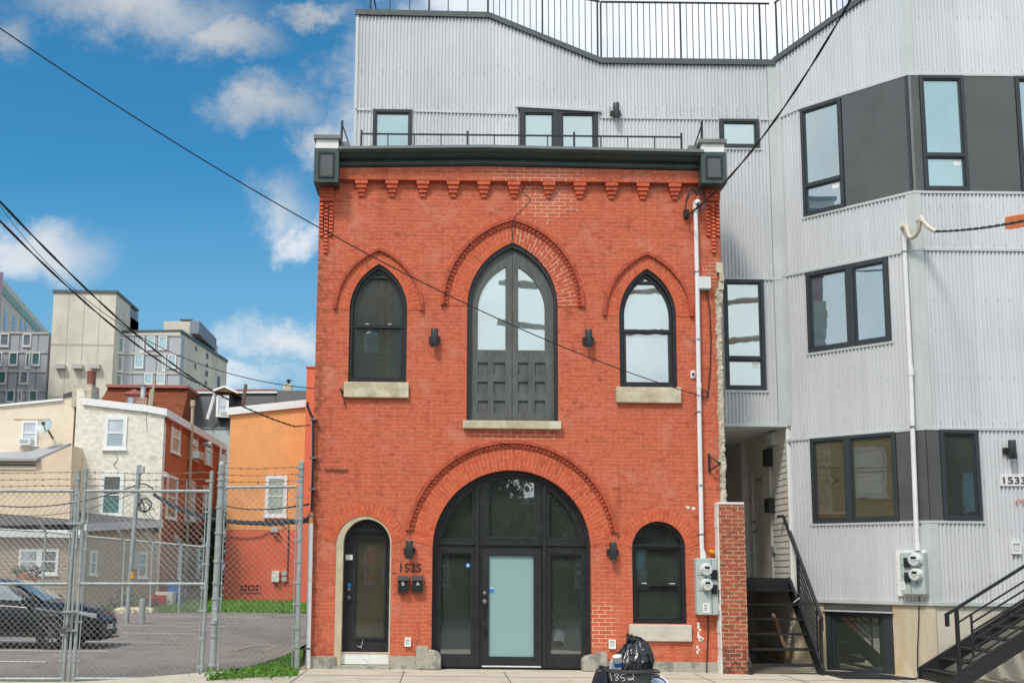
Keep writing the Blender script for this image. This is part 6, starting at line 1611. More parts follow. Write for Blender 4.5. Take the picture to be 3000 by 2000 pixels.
mb = MB(); u, z = NL(593, 1300); mb.lathe(FN.W(u, 0, z), [(.1, 0), (.1, .3), (.16, .32), (.16, .5)], 10, V((1, -.2, -.1))); mb.build('flood_lamp', m_meter, wh)
mb = MB(); pp = NL(484, 1388); u, z = Wq(478, 1386); mb.lathe(FWh.W(u, 0, z), [(.05, 0), (.05, .3), (.10, .32), (.11, .5)], 10, V((.5, -1, -.2))); mb.build('flood_lamp', m_white, wh)
# cracks on the pebbledash
mb = MB()
for (pl_) in ([(340, 1325), (345, 1345), (332, 1362), (345, 1372)], [(430, 1200), (429, 1230), (430, 1258), (432, 1264)]):
    for p_, q_ in zip(pl_, pl_[1:]): a, b = Wq(*p_), Wq(*q_); mb.bar(FWh.W(a[0], .004, a[1]), FWh.W(b[0], .004, b[1]), .05, .012)
mb.build('wall_stain', M('grey_patch', (.30, .27, .23), .95), wh)
# beige siding annex
YX = 43.5; FX = Fr((0, YX), (1, 0)); X_ = FX.L
an = thing('siding_annex', 'low beige siding annex with white windows in front of the white pebbledash house', 'annex', (X_(120, 1700)[0], YX, 0))
xc_ = X_(239, 1650)[0]; ze = X_(100, 1572)[1]
mb = MB(); mb.box(X_(-300, 1600)[0], xc_-.02, YX+.03, 47.5, 0, ze); mb.build('core', m_siding, an)
mb = MB(); lap(mb, FX, X_(-300, 1600)[0], xc_, 0.05, ze, .15, .02); mb.build('siding_wall', m_siding, an)
mb = MB(); strip(mb, FX, [(X_(-300, 1600)[0], ze+.28), (xc_+.15, ze+.28)], .30, -.2, .35); mb.build('eave_fascia', m_whitetrim, an)
pR = P(465, 1540, 47.2); FZ = Fr((xc_, YX), (pR.x-xc_, 47.2-YX)); ZL = FZ.L; LZ = math.hypot(pR.x-xc_, 47.2-YX)
zf = pline([(0, ze+.25), (LZ, ZL(464, 1542)[1])])
mb = MB(); lap(mb, FZ, 0, LZ, .05, ze, .15, .02); 
n = 24
for i in range(n):
    a, b = LZ*i/n, LZ*(i+1)/n
    for j in range(int((zf((a+b)/2)-ze)/.15)+1):
        z = ze+.15*j; zt = min(z+.15, zf((a+b)/2)); mb.add([FZ.W(a, .02, z), FZ.W(b, .02, z), FZ.W(b, .002, zt), FZ.W(a, .002, zt)], [(0, 1, 2, 3)])
mb.build('siding_wall', m_siding, an)
mb = MB(); strip(mb, FZ, [(-.1, zf(0)+.28), (LZ, zf(LZ)+.28)], .30, -.2, .25); mb.build('rake_fascia', M('lilac_white_trim', (.56, .52, .53), .6), an)
mb = MB(); q0, q1, q2, q3 = FZ.W(-.1, .2, zf(0)+.28), FZ.W(LZ, .2, zf(LZ)+.28), V((pR.x-3, 47.55, zf(LZ)+.55)), V((xc_-4, 47.5, ze+1.4)); q4 = FX.W(X_(-300, 1500)[0], .3, ze+.29); q5 = V((q4.x, 46.15, ze+1.1))
mb.add([q0, q1, q2, q3, q5, q4], [(0, 1, 2, 3, 4, 5)]); mb.build('roof', m_shroof, an)
mb = MB(); mb.fbox(FX, xc_-.06, xc_+.05, 0, ze, -.05, .05); mb.build('corner_board', m_whitetrim, an)
for (x0, x1) in ((55, 115), (115, 172)): hwin(FX, x0, 1607, x1, 1683, an, trim=.11, lo=m_hpane, up=m_hpane, split=.52)
for (x0, x1, y0, y1) in ((261, 282, 1611, 1683), (402, 429, 1616, 1692)):
    a0, b0 = ZL(x0, 1650), ZL(x1, 1650); hwin(FZ, 0, 0, 0, 0, an, trim=.09, quad=(a0[0], b0[0], ZL(x0, y1)[1], ZL(x0, y0)[1]), up=m_hpane)
mb = MB(); a0 = ZL(389, 1630); mb.fbox(FZ, a0[0]-.15, a0[0]+.2, ZL(389, 1665)[1], ZL(389, 1617)[1], 0, .2); mb.build('meter_box', m_meter, an)
FAx = Fr((0, 46.9), (1, 0)); mb = MB(); strip(mb, FAx, [FAx.L(196, 1532), FAx.L(462, 1535)], .34, -.3, .05); mb.build('roof_flashing', m_dkroof, wh)
# potted plants behind the car
def potted(px_, py_, r, h, kind, lb):
    p = P(px_, py_, 41.8); t = thing('potted_plant', lb, 'potted plant', p, 'potted plants')
    mb = MB(); mb.lathe(p, [(r*.6, 0), (r*.95, h*.75), (r*1.02, h*.8), (r*1.02, h), (r*.8, h)], 16); mb.build('pot', M('terracotta_%s' % kind, (.42, .14, .055), .8, var=.15), t)
    mb = MB(); random.seed(len(lb)); c = p+V((0, 0, h))
    for k in range(130):
        d = V((random.gauss(0, .5), random.gauss(0, .5), abs(random.gauss(.4, .5)))).normalized()
        e = d.cross(V((random.gauss(0, 1), random.gauss(0, 1), random.gauss(0, 1)))).normalized()*(.02 if kind == 'green' else .05)
        L = random.uniform(.18, .42)*(1.0 if kind == 'green' else .9); q = c+d*(L if kind == 'green' else L); s = c if kind == 'green' else q-d*.09
        mb.add([s-e*.5, s+e*.5, q+e*.3+V((0, 0, -.03)), q-e*.3], [(0, 1, 2, 3)])
    mb.build('foliage', M('plant_%s' % kind, (.10, .22, .03) if kind == 'green' else (.10, .03, .13), .7, var=.3, sc=6), t)
potted(57, 1704, .17, .32, 'green', 'terracotta pot of spiky green plant behind the dark car')
potted(98, 1704, .17, .30, 'purple', 'terracotta pot of dark purple foliage behind the dark car')
pb_ = P(71, 1704, 41.7); mb = MB(); mb.lathe(pb_, [(.14, 0), (.22, .12), (.2, .3), (.13, .36)], 14); mb.build('clay_jar', MATS['terracotta_green'], label='round orange clay jar between the two potted plants', cat='jar')
mb = MB(); a, b = P(-20, 1706, 41.9), P(125, 1706, 41.9); mb.box(a.x, b.x, 41.5, 42.1, a.z-.16, a.z); mb.box(a.x+.1, a.x+.3, 41.6, 42.0, 0, a.z-.16); mb.box(b.x-.3, b.x-.1, 41.6, 42.0, 0, a.z-.16); mb.build('plant_bench', m_whitetrim, label='low white bench carrying potted plants behind the dark car', cat='bench')
# bins by the brick flank
def bin_(px_, py_, w_, h_, col, lb, nm, cat, lid=True, Y=46.6):
    p = P(px_, py_, Y); p.z = zg(p.x, p.y); t = thing(nm, lb, cat, p)
    mb = MB(); b0, b1 = w_*.42, w_*.5; vs = [p+V((sx*q, sy*q, z)) for (q, z) in ((b0, 0), (b1, h_)) for (sx, sy) in ((-1, -1), (1, -1), (1, 1), (-1, 1))]
    mb.add(vs, [(3, 2, 1, 0), (4, 5, 6, 7), (0, 1, 5, 4), (1, 2, 6, 5), (2, 3, 7, 6), (3, 0, 4, 7)]); mt = M(nm+'_plastic', col, .5, var=.08); mb.build('body', mt, t)
    if lid: mb = MB(); mb.box(p.x-b1*1.08, p.x+b1*1.08, p.y-b1*1.1, p.y+b1*1.1, p.z+h_, p.z+h_*1.09); mb.build('lid', mt, t)
    return t, p
bin_(514, 1780, .62, .95, (.03, .11, .34), 'blue recycling bin against the brick flank of the pebbledash house', 'recycling_bin', 'bin')
bin_(484, 1785, .72, .62, (.62, .60, .56), 'white plastic tub beside the blue recycling bin', 'plastic_tub', 'tub', False, 45.9)
bin_(462, 1787, .68, .5, (.48, .03, .035), 'red plastic tub beside the white tub near the grass', 'red_tub', 'tub', False, 45.6)
# planting strip along the annex
random.seed(17)
def shrub(px_, py_, r, col, lb, Y=43.0):
    p = P(px_, py_, Y); p.z = zg(p.x, p.y); t = thing('shrub', lb, 'shrub', p, 'low shrubs by the annex')
    mb = MB()
    for k in range(240):
        d = V((random.gauss(0, .6), random.gauss(0, .5), abs(random.gauss(.3, .5))))*r; q = p+d; a = V((random.gauss(0, 1), random.gauss(0, 1), random.gauss(0, 1))).normalized()*.07; b = a.cross(V((random.gauss(0, 1), random.gauss(0, 1), random.gauss(0, 1)))).normalized()*.045
        mb.add([q-a, q+b, q+a, q-b], [(0, 1, 2, 3)])
    mb.build('leaves', M('shrub_leaf', col, .7, var=.4, sc=9), t); mb = MB()
    for k in range(5): mb.tube([p, p+V((random.gauss(0, .3)*r, random.gauss(0, .2)*r, r*.7))], .015, 5)
    mb.build('stems', m_wood, t)
shrub(352, 1778, .45, (.07, .03, .05), 'small dark reddish shrub at the foot of the annex right of the car')
shrub(392, 1778, .55, (.10, .14, .05), 'small grey green shrub at the foot of the annex behind the slim pole')
shrub(436, 1780, .40, (.09, .05, .05), 'small brownish shrub at the foot of the annex behind the bollard')
# dark hedge in the alley between the houses
random.seed(19); mb = MB(); p0 = P(618, 1600, 52)
for k in range(2600):
    q = V((random.uniform(P(600, 1600, 52).x, P(652, 1600, 52).x), random.uniform(51, 53), random.uniform(.1, 4.4))); a = V((random.gauss(0, 1), random.gauss(0, 1), random.gauss(0, 1))).normalized()*.12; b = a.cross(V((random.gauss(0, 1), random.gauss(0, 1), random.gauss(0, 1)))).normalized()*.07
    mb.add([q-a, q+b, q+a, q-b], [(0, 1, 2, 3)])
mb.build('ivy_hedge', M('dark_ivy', (.035, .05, .02), .8, var=.4), label='dark ivy growth in the alley between brick flank and orange building', cat='hedge')
# orange building
YO = 52.5; FOr = Fr((0, YO), (1, 0)); O = FOr.L
ob = thing('orange_building', 'two tone building painted orange above and coral red below with a sloping white parapet', 'building', (O(780, 1500)[0], YO, 0))
xo0, xo1 = O(665, 1500)[0], O(950, 1500)[0]; zs_o = O(780, 1551)[1]
zo0, zo1 = O(677, 1212)[1], O(891, 1182)[1]
house_body('upper_wall', FOr, [(xo0, zs_o), (xo1, zs_o), (xo1, zo1+.02), (O(891, 1182)[0], zo1), (xo0, zo0)], 10, m_orange, ob)
house_body('lower_wall', FOr, [(xo0-.02, 0), (xo1, 0), (xo1, zs_o-.004), (xo0-.02, zs_o-.004)], 10.02, m_coral, ob)
mb = MB(); strip(mb, FOr, [(xo0-.15, zo0+.28), (xo1, zo1+.30)], .36, -.4, .15); mb.build('white_parapet', m_whitetrim, ob)
hwin(FOr, 777, 1392, 841, 1514, ob, trim=.17, lo=m_greenblind, up=m_greenblind)
for (x0, y0, x1, y1) in ((774, 1518, 833, 1536), (700, 1709, 762, 1734)):
    u0, u1, z0, z1 = FOr.R(x0, y0, x1, y1); mb = MB(); hs = []
    for i in range(5):
        for j in range(2):
            a = u0+.05+(u1-u0-.1)*i/5; b = z0+.04+(z1-z0-.08)*j/2; hs.append(rect(a+.02, a+(u1-u0-.1)/5-.02, b+.02, b+(z1-z0-.08)/2-.02))
    mb.plate(FOr, rect(u0, u1, z0, z1), hs, 0, .06); go = mb.build('vent_grille', m_coral, ob); mb = MB(); mb.fbox(FOr, u0+.03, u1-.03, z0+.03, z1-.03, .0, .015); mb.build('dark_backing', M('dark_maroon', (.06, .015, .02), .8), go)
for (x0, y0, x1, y1, o, mt, nm) in ((798, 1671, 819, 1703, .22, m_white, 'utility_box'), (827, 1670, 841, 1685, .15, m_meter, 'utility_box'), (827, 1688, 841, 1702, .15, m_meter, 'utility_box'), (796, 1546, 816, 1558, .3, m_meter, 'flood_lamp')):
    u0, u1, z0, z1 = FOr.R(x0, y0, x1, y1); mb = MB(); mb.fbox(FOr, u0, u1, z0, z1, 0, o); mb.build(nm, mt, ob)
mb = MB(); mb.tube([FOr.W(O(x, y)[0], .05, O(x, y)[1]) for x, y in ((843, 1672), (845, 1600), (846, 1538), (825, 1548))], .025, 5); mb.tube([FOr.W(O(x, y)[0], .05, O(x, y)[1]) for x, y in ((797, 1556), (760, 1572), (720, 1576), (664, 1571))], .02, 5); mb.build('wall_cable', m_wire, ob)
# red wing right of it, up to the brick house
YV = 50.0; FVv = Fr((0, YV), (1, 0)); rw = thing('coral_building', 'narrow strip of a taller coral red building between the orange building and brick house', 'building', (FVv.L(900, 1500)[0], YV, 0))
u0, u1 = FVv.L(890, 1400)[0], FVv.L(1100, 1400)[0]; mb = MB(); mb.fbox(FVv, u0, u1, 0, FVv.L(900, 1076)[1], -8, 0); mb.build('wall', m_coral, rw)
mb = MB(); mb.fbox(FVv, u0-.05, u1, FVv.L(900, 1076)[1], FVv.L(900, 1073)[1], -8, .05); mb.build('coping', m_coral, rw)
# red shingle mansard
YM = 63.0; FM_ = Fr((0, YM), (1, 0)); Mq = FM_.L
rm = thing('mansard_house', 'house with a steep brown red shingle mansard roof behind the white pebbledash house', 'house', (Mq(400, 1300)[0], YM, 0))
zb_m, zt_m = Mq(400, 1215)[1], Mq(400, 1120)[1]
def slopeplate(fr, tl, tr, br_, bl, o_t, o_b, th, mt, parent, name):
    mb = MB(); q = [(tl, o_t), (tr, o_t), (br_, o_b), (bl, o_b)]; vs = [fr.W(p[0], o, p[1]) for p, o in q]+[fr.W(p[0], o-th, p[1]) for p, o in q]
    mb.add(vs, [(0, 1, 2, 3), (7, 6, 5, 4), (0, 4, 5, 1), (1, 5, 6, 2), (2, 6, 7, 3), (3, 7, 4, 0)]); return mb.build(name, mt, parent)
slopeplate(FM_, Mq(298, 1126), Mq(538, 1128), (Mq(528, 1235)[0], zb_m-1.6), (Mq(246, 1235)[0], zb_m-1.6), -1.2, .6, 3, m_shingle, rm, 'mansard_roof')
mb = MB(); mb.fbox(FM_, Mq(297, 1120)[0], Mq(540, 1120)[0], Mq(400, 1127)[1], Mq(400, 1118.5)[1], -8, -.9); mb.build('roof_trim', M('dusty_red_trim', (.33, .11, .09), .6), rm)
mb = MB(); mb.fbox(FM_, Mq(246, 1300)[0], Mq(535, 1300)[0], 0, zb_m-1.0, -9, .2); mb.build('wall', m_brick2, rm)
mb = MB(); mb.fbox(FM_, Mq(375, 1165)[0], Mq(432, 1165)[0], Mq(400, 1230)[1], Mq(400, 1158)[1], -2, .5); dm = mb.build('dormer', MATS['dusty_red_trim'], rm)
mb = MB(); c0, c1, c2 = Mq(368, 1158), Mq(436, 1160), Mq(402, 1144); mb.plate(FM_, [c0, c1, c2], [], -2, .62); mb.build('dormer_pediment', MATS['dusty_red_trim'], dm)
mb = MB(); mb.fbox(FM_, Mq(383, 1180)[0], Mq(398, 1180)[0], Mq(400, 1230)[1], Mq(400, 1168)[1], .5, .54); mb.build('dormer_window', m_hpane, dm)
# chimney and flue on the white house roof
FC = Fr((0, 52), (1, 0)); C_ = FC.L
ch = thing('brick_chimney', 'small brick chimney with a shiny metal flue on the white house roof', 'chimney', FC.W(C_(414, 1188)[0], 0, C_(414, 1192)[1]))
m_chb = brick('pale_jointed_brick', (.34, .12, .07), (.20, .07, .05), (.62, .55, .46), bw=.2, rh=.075, ms=.013)
u0, u1 = C_(399, 1180)[0], C_(430, 1180)[0]; mb = MB(); mb.box(u0, u1, 52, 52.6, C_(414, 1215)[1], C_(414, 1164)[1]); mb.build('stack', m_chb, ch)
mb = MB(); p = FC.W(C_(414, 1163)[0], -.25, C_(414, 1163)[1]); mb.lathe(p, [(.12, 0), (.12, .48), (.15, .5), (.15, .56)], 14); mb.lathe(p+V((0, 0, .58)), [(.14, 0), (.26, .02), (.03, .13)], 14); mb.build('flue', M('bright_flue_steel', (.6, .58, .55), .35, metal=.7), ch)
mb = MB(); mb.bar(FC.W(C_(443, 1190)[0], 0, C_(443, 1200)[1]), FC.W(C_(452, 1113)[0], 0, C_(452, 1113)[1]), .10); mb.bar(FC.W(C_(436, 1190)[0], 0, C_(436, 1200)[1]), FC.W(C_(444, 1140)[0], 0, C_(444, 1140)[1]), .12); mb.build('vent_pipe', MATS['weathered_tin'], label='tall thin rusty vent pipe leaning on the white house roof beside the chimney', cat='pipe')
# black mansard house with dormer
YK = 66.0; FKk = Fr((0, YK), (1, 0)); K = FKk.L
km = thing('mansard_house', 'house with a black felt mansard roof and white dormer behind the brick flank', 'house', (K(700, 1300)[0], YK, 0))
slopeplate(FKk, K(543, 1144), K(806, 1142), (K(800, 1262)[0], K(700, 1262)[1]), (K(520, 1262)[0], K(700, 1262)[1]), -1.2, .8, 3, m_dkroof, km, 'mansard_roof')
mb = MB(); strip(mb, FKk, [K(542, 1137), K(806, 1136)], .16, -1.6, -.95); mb.build('roof_edge', m_whitetrim, km)
mb = MB(); strip(mb, FKk, [K(542, 1133.5), K(806, 1132)], .07, -6, -.9); mb.build('roof_cap', MATS['dusty_red_trim'], km)
mb = MB(); mb.plate(FKk, [(K(528, 1260)[0], K(600, 1300)[1]-6), (K(905, 1260)[0], K(600, 1300)[1]-6), (K(905, 1250)[0], K(700, 1258)[1]), (K(528, 1250)[0], K(700, 1258)[1])], [], -9, .75); mb.build('wall', m_meter, km)
mb = MB(); mb.fbox(FKk, K(806, 1200)[0], K(930, 1200)[0], K(800, 1260)[1], K(860, 1139)[1], -8, -.6); mb.build('party_wall', M('grey_party_wall', (.13, .13, .13), .85, var=.15), km)
dz0, dz1 = K(660, 1228)[1], K(660, 1165)[1]; du0, du1 = K(643, 1200)[0], K(679, 1200)[0]
mb = MB(); mb.fbox(FKk, du0-.02, du1+.02, dz0, dz1+.1, -2, .95); dmr = mb.build('dormer', m_dkroof, km)
hw_ = FKk; r_ = (du0, du1, dz0, dz1); c = inset(r_, .13); mb = MB(); mb.plate(FKk, rect(*r_), [rect(*c)], .951, 1.05); mb.build('dormer_frame', m_whitetrim, dmr)
mb = MB(); mb.fbox(FKk, *c, .955, .975); mb.fbox(FKk, c[0], c[1], (c[2]+c[3])/2-.04, (c[2]+c[3])/2+.04, .976, 1.0); mb.build('pane', m_blind, dmr)
mb = MB(); a, b, c2 = K(637, 1155), K(703, 1159), K(668, 1145); mb.plate(FKk, [a, (b[0], b[1]), c2], [], -2, 1.2); mb.build('pediment', M('dark_wood_soffit', (.12, .07, .035), .8), dmr)
mb = MB(); mb.bar(FKk.W(a[0]-.1, 1.1, a[1]), FKk.W(c2[0], 1.1, c2[1]+.08), .3, .12, ); mb.bar(FKk.W(c2[0], 1.1, c2[1]+.08), FKk.W(b[0]+.1, 1.1, b[1]), .3, .12); mb.build('bargeboard', m_whitetrim, dmr)
ac_unit(Fr((0, YK-1.0), (1, 0)), 648, 1206, 674, 1224, 'white air conditioner in the dormer window of the black mansard roof')
mb = MB(); mb.bar(FKk.W(K(638, 1160)[0], .9, K(638, 1160)[1]), FKk.W(K(619, 1236)[0], 1.2, K(619, 1236)[1]), .14); mb.build('downpipe', m_whitetrim, km)
mb = MB(); mb.tube([FKk.W(K(713, 1195)[0], .3, K(713, 1195)[1]), FKk.W(K(723, 1128)[0], .3, K(723, 1128)[1])], .11, 8); mb.build('vent_pipe', M('brown_vent_pipe', (.15, .09, .07), .7), km)
vc = thing('chimney', 'distant small chimney with a cowl on the skyline left of the brick house', 'chimney', P(843, 1135, 72))
p = P(843, 1137, 72); mb = MB(); mb.box(p.x-.28, p.x+.28, 71.7, 72.3, p.z-.3, p.z+.25); mb.build('stack', m_sand, vc); mb = MB(); mb.tube([p+V((.05, 0, .2)), p+V((.05, 0, .45))], .09, 8); mb.lathe(p+V((.05, 0, .48)), [(.14, 0), (.22, .02), (.04, .14)], 10); mb.build('cowl', m_bronze, vc)
# ------------------------------------------------------------------ modern apartment block in the distance
m_tower = M('pale_board_concrete', (.58, .54, .46), .9, var=.12, sc=.22, stretch=(1, 1, .6), dirt=((.45, .41, .34), .12, .50, .72), wear=((.66, .62, .55), .3, .56, .72))
m_gpan = M('blue_grey_cladding', (.38, .40, .435), .55, var=.08, sc=.3)
m_floor = M('pale_floor_band', (.46, .44, .41), .8)
m_mull = M('white_window_trim', (.68, .67, .64), .6)
YT = 168.0; FT_ = Fr((0, YT), (1, 0)); T = FT_.L
ho = thing('apartment_block', 'distant modern block with bare concrete tower between blue grey clad wings with teal windows', 'building', (T(300, 1500)[0], YT, 0))
def blk(name, x0, x1, ytop, mt, depth, o=0.0, z0=0.0):
    mb = MB(); u0, u1 = T(x0, 1100)[0], T(x1, 1100)[0]; mb.fbox(FT_, u0, u1, z0, T((x0+x1)/2, ytop)[1], o-depth, o); return mb.build(name, mt, ho)
blk('left_wing', -60, 136, 972, m_gpan, 20); blk('stair_link', 136, 164, 978, m_conc3, 20, -3)
mb = MB(); ut0, ut1 = T(163, 1000)[0], T(345, 1000)[0]; ztt = T(255, 868)[1]; mb.fbox(FT_, ut0, ut1, 0, ztt, -6, 2.0); mb.build('concrete_tower', m_tower, ho)
mb = MB(); mb.fbox(FT_, ut0-.2, ut1+.2, ztt+.001, ztt+.45, -10.2, 2.2); mb.build('tower_cap', m_capm, ho)
mb = MB()
for z in range(9):
    if 3+z*8.2 < ztt-1: mb.fbox(FT_, ut0+.02, ut1-.02, 3+z*8.2-.12, 3+z*8.2+.12, 2.0, 2.03)
for u in (.25, .5, .75): mb.fbox(FT_, ut0+(ut1-ut0)*u-.06, ut0+(ut1-ut0)*u+.06, 0, ztt, 2.0, 2.02)
mb.build('pour_joint', M('concrete_joint', (.42, .38, .32), .9), ho)
mb = MB()
xr2 = ut1; zl0, zl1 = T(388, 968)[1], T(388, 895)[1]
for i in range(26): z = zl0+(ztt-2-zl0)*i/26; mb.box(xr2, xr2+.3, YT+6.05, YT+10, z, z+.35)
mb.box(xr2-6, xr2+.1, YT+6.0, YT+10.2, zl0, ztt-.3); mb.build('louvre_bank', M('slate_louvre', (.19, .21, .26), .6), ho)
blk('right_wing', 340, 522, 976, m_gpan, 18, -1.0)
mb = MB()
for (x0, x1, ys_, o) in ((-60, 136, (975, 1031, 1087, 1143), 0), (352, 522, (977, 1033, 1089), -1.0)):
    u0, u1 = T(x0, 1050)[0], T(x1, 1050)[0]
    for y in ys_:
        z = T((x0+x1)/2, y)[1]; mb.fbox(FT_, u0, u1, z-.16, z+.16, o, o+.15)
mb.build('floor_band', m_floor, ho).__setitem__('kind', 'stuff')
mb = MB()
for (x0, x1, yt, yb, o) in ((0, 136, 975, 1190, 0), (352, 522, 977, 1120, -1.0)):
    for k in range(1, 5):
        u = T(x0+(x1-x0)*k/5, 1050)[0]; mb.fbox(FT_, u-.05, u+.05, T(x0, yb)[1], T(x0, yt)[1], o, o+.03)
mb.build('panel_joint', M('panel_joint', (.13, .14, .165), .6), ho).__setitem__('kind', 'stuff')
def C8(v): return v/2.613
def twin(x0, y0, x1, y1, o):
    u0, u1, z0, z1 = FT_.R(C8(x0), 780+C8(y0), C8(x1), 780+C8(y1)); mb = MB(); mb.plate(FT_, rect(u0, u1, z0, z1), [rect(u0+.15, u1-.15, z0+(z1-z0)*.15, z1-.15)], o-.1, o+.22); wo = mb.build('window', m_mull, ho)
    mb = MB(); mb.fbox(FT_, u0+.1, u1-.1, z0+(z1-z0)*.1, z1-.1, o, o+.08); mb.build('pane', m_glassteal if random.random() < .75 else m_glasscurt, wo)
random.seed(6)
for q in ((2, 517, 70, 620), (176, 518, 240, 620), (-50, 660, 18, 765), (70, 660, 137, 765), (198, 660, 230, 788), (243, 661, 308, 765), (-20, 803, 48, 906), (150, 803, 217, 906), (46, 947, 113, 1045), (138, 947, 168, 1040), (222, 949, 288, 1040)): twin(*q, 0)
for q in ((1066, 527, 1092, 655), (1112, 527, 1176, 632), (1204, 527, 1268, 632), (1020, 671, 1087, 775), (1232, 671, 1258, 800), (1274, 672, 1338, 775), (1092, 812, 1157, 900), (1190, 812, 1252, 900)): twin(*q, -1.0)
for q in ((895, 540, 937, 666), (886, 683, 930, 806), (878, 823, 920, 930)): twin(*q, -.9)
for q in ((375, 540, 418, 632), (367, 681, 408, 773), (357, 822, 397, 915), (347, 965, 386, 1030)): twin(*q, -2.9)
pe = P(665, 1062, 194); x5 = T(522, 1000)[0]; zE = T(535, 970)[1]
FY = Fr((x5, YT+1.0), (pe.x-x5, 194-YT-1.0)); LY = math.hypot(pe.x-x5, 194-YT-1.0)
mb = MB(); mb.plate(FY, [(0, 0), (LY, 0), (LY, zE), (0, zE)], [], -14, 0); mb.build('concrete_side', m_tower, ho)
mb = MB(); strip(mb, FY, [(0, zE+.5), (LY, zE+.5)], .5, -14, .2); mb.build('side_cap', m_capm, ho)
mb = MB()
for z in range(1, 7): mb.fbox(FY, .1, LY-.1, zE-z*6.1-.1, zE-z*6.1+.1, 0, .03)
mb.build('pour_joint', MATS['concrete_joint'], ho)
for (x, y, wq, h) in ((574, 1021, 6, 16), (572, 1073, 6, 16), (607, 1043, 10, 17), (606, 1070, 9, 12), (605, 1094, 11, 18), (603, 1121, 9, 12), (640, 1120, 12, 40)):
    u, z = FY.L(x, y); mb = MB(); s = 170/3200; mb.fbox(FY, u-wq*s*1.2, u+wq*s*1.2, z-h*s/2, z+h*s/2, -.05, .05); mb.build('side_window', M('side_window_grey', (.10, .105, .11), .5) if 'side_window_grey' not in MATS else MATS['side_window_grey'], ho)
for x in (193, 243, 293): u, z = T(x, 1082); mb = MB(); mb.fbox(FT_, u-.75, u+.75, z-.35, z+.35, 2.0, 2.9); mb.build('vent_hood', m_floor, ho)
rb = P(570, 965, 182); mb = MB(); mb.box(P(488, 970, 178).x, P(575, 970, 178).x, 176, 196, zE-2, P(540, 949, 178).z); mb.build('plant_room', m_tower, ho)
mb = MB(); a_ = P(578, 955, 178); mb.box(a_.x-.3, a_.x+1.2, 174, 188, P(580, 992, 178).z, a_.z); mb.build('vent_louvre', MATS['slate_louvre'], ho)
mb = MB(); mb.box(P(535, 943, 178).x, P(570, 943, 178).x, 176, 182, P(550, 946, 178).z, P(550, 942.5, 178).z); mb.build('roof_slab', m_capm, ho)
# white long block far left
YL = 215.0; pl0, pl1 = P(-60, 810, YL), P(166, 950, 300.0)
FLf = Fr((pl0.x, YL), (pl1.x-pl0.x, 300.0-YL)); LL = math.hypot(pl1.x-pl0.x, 300.0-YL); ZT_ = FLf.L(60, 876)[1]
fb = thing('office_block', 'far pale office block with a long teal window ribbon at the left edge', 'building', (pl0.x, YL, 0))
mb = MB(); mb.plate(FLf, [(0, 0), (LL, 0), (LL, ZT_), (0, ZT_)], [], -20, 0); mb.build('wall', M('pale_office_cladding', (.60, .56, .50), .7, var=.05), fb)
zr1, zr0 = FLf.L(60, 898)[1], FLf.L(60, 920)[1]
mb = MB(); mb.fbox(FLf, 0, LL, zr0, zr1, 0, .2); rbn = mb.build('window_ribbon', m_glassteal, fb)
mb = MB()
for i in range(40): mb.fbox(FLf, LL*i/40-.1, LL*i/40+.1, zr0, zr1, .2, .5)
mb.build('ribbon_mullion', M('teal_mullion', (.25, .42, .42), .5), rbn).__setitem__('kind', 'stuff')
for (x, y0, y1, wq) in ((14, 912, 968, 1), (40, 928, 948, 1), (40, 955, 968, 1), (62, 935, 968, 1), (76, 940, 968, 1), (97, 956, 968, 1), (118, 960, 968, 1)):
    u = FLf.L(x, 950)[0]; mb = MB(); mb.fbox(FLf, u-1.1, u+1.1, FLf.L(x, y1)[1], FLf.L(x, y0)[1], 0, .15); mb.build('office_window', m_hpane, fb)
sl_ = P(3, 860, 150.); mb = MB(); q0 = P(8, 830, 150); zq_ = P(4, 797, 150).z; ps = [(sl_.x-14, 150), (q0.x, 150), (q0.x*1.08, 162), (sl_.x-16, 162)]; mb.add([(a, b, z) for z in (0, zq_) for a, b in ps], [(0, 1, 5, 4), (1, 2, 6, 5), (2, 3, 7, 6), (3, 0, 4, 7), (4, 5, 6, 7)]); sb_ = mb.build('tower_block', M('dull_mauve_cladding', (.16, .13, .18), .7), label='sliver of a mauve grey tower cut by the left edge of the photo', cat='building')
# ------------------------------------------------------------------ dark car behind the gate
m_car = M('dark_blue_car_paint', (.010, .011, .017), .3, var=.05, spec=.25)
MATS['dark_blue_car_paint'].node_tree.nodes['Principled BSDF'].inputs['Coat Weight'].default_value = .12
m_tyre = M('tyre_rubber', (.018, .018, .018), .85); m_rim = M('dark_alloy', (.10, .10, .11), .35, metal=.8)
m_cglass = glass('car_window_glass', (.05, .07, .07), .24); m_cplastic = M('black_car_plastic', (.014, .014, .016), .6)
m_head = M('clear_headlight', (.42, .44, .47), .15, var=.2, sc=30, spec=.8)
Zc = zg(-9, 24); XF = -7.28; YN, YFa = 23.72, 25.5
car = thing('parked_car', 'dark navy hatchback parked sideways behind the left gate leaf, nose to the right', 'car', (XF-2.2, 24.6, Zc))
YC = (YN+YFa)/2; HWd = (YFa-YN)/2
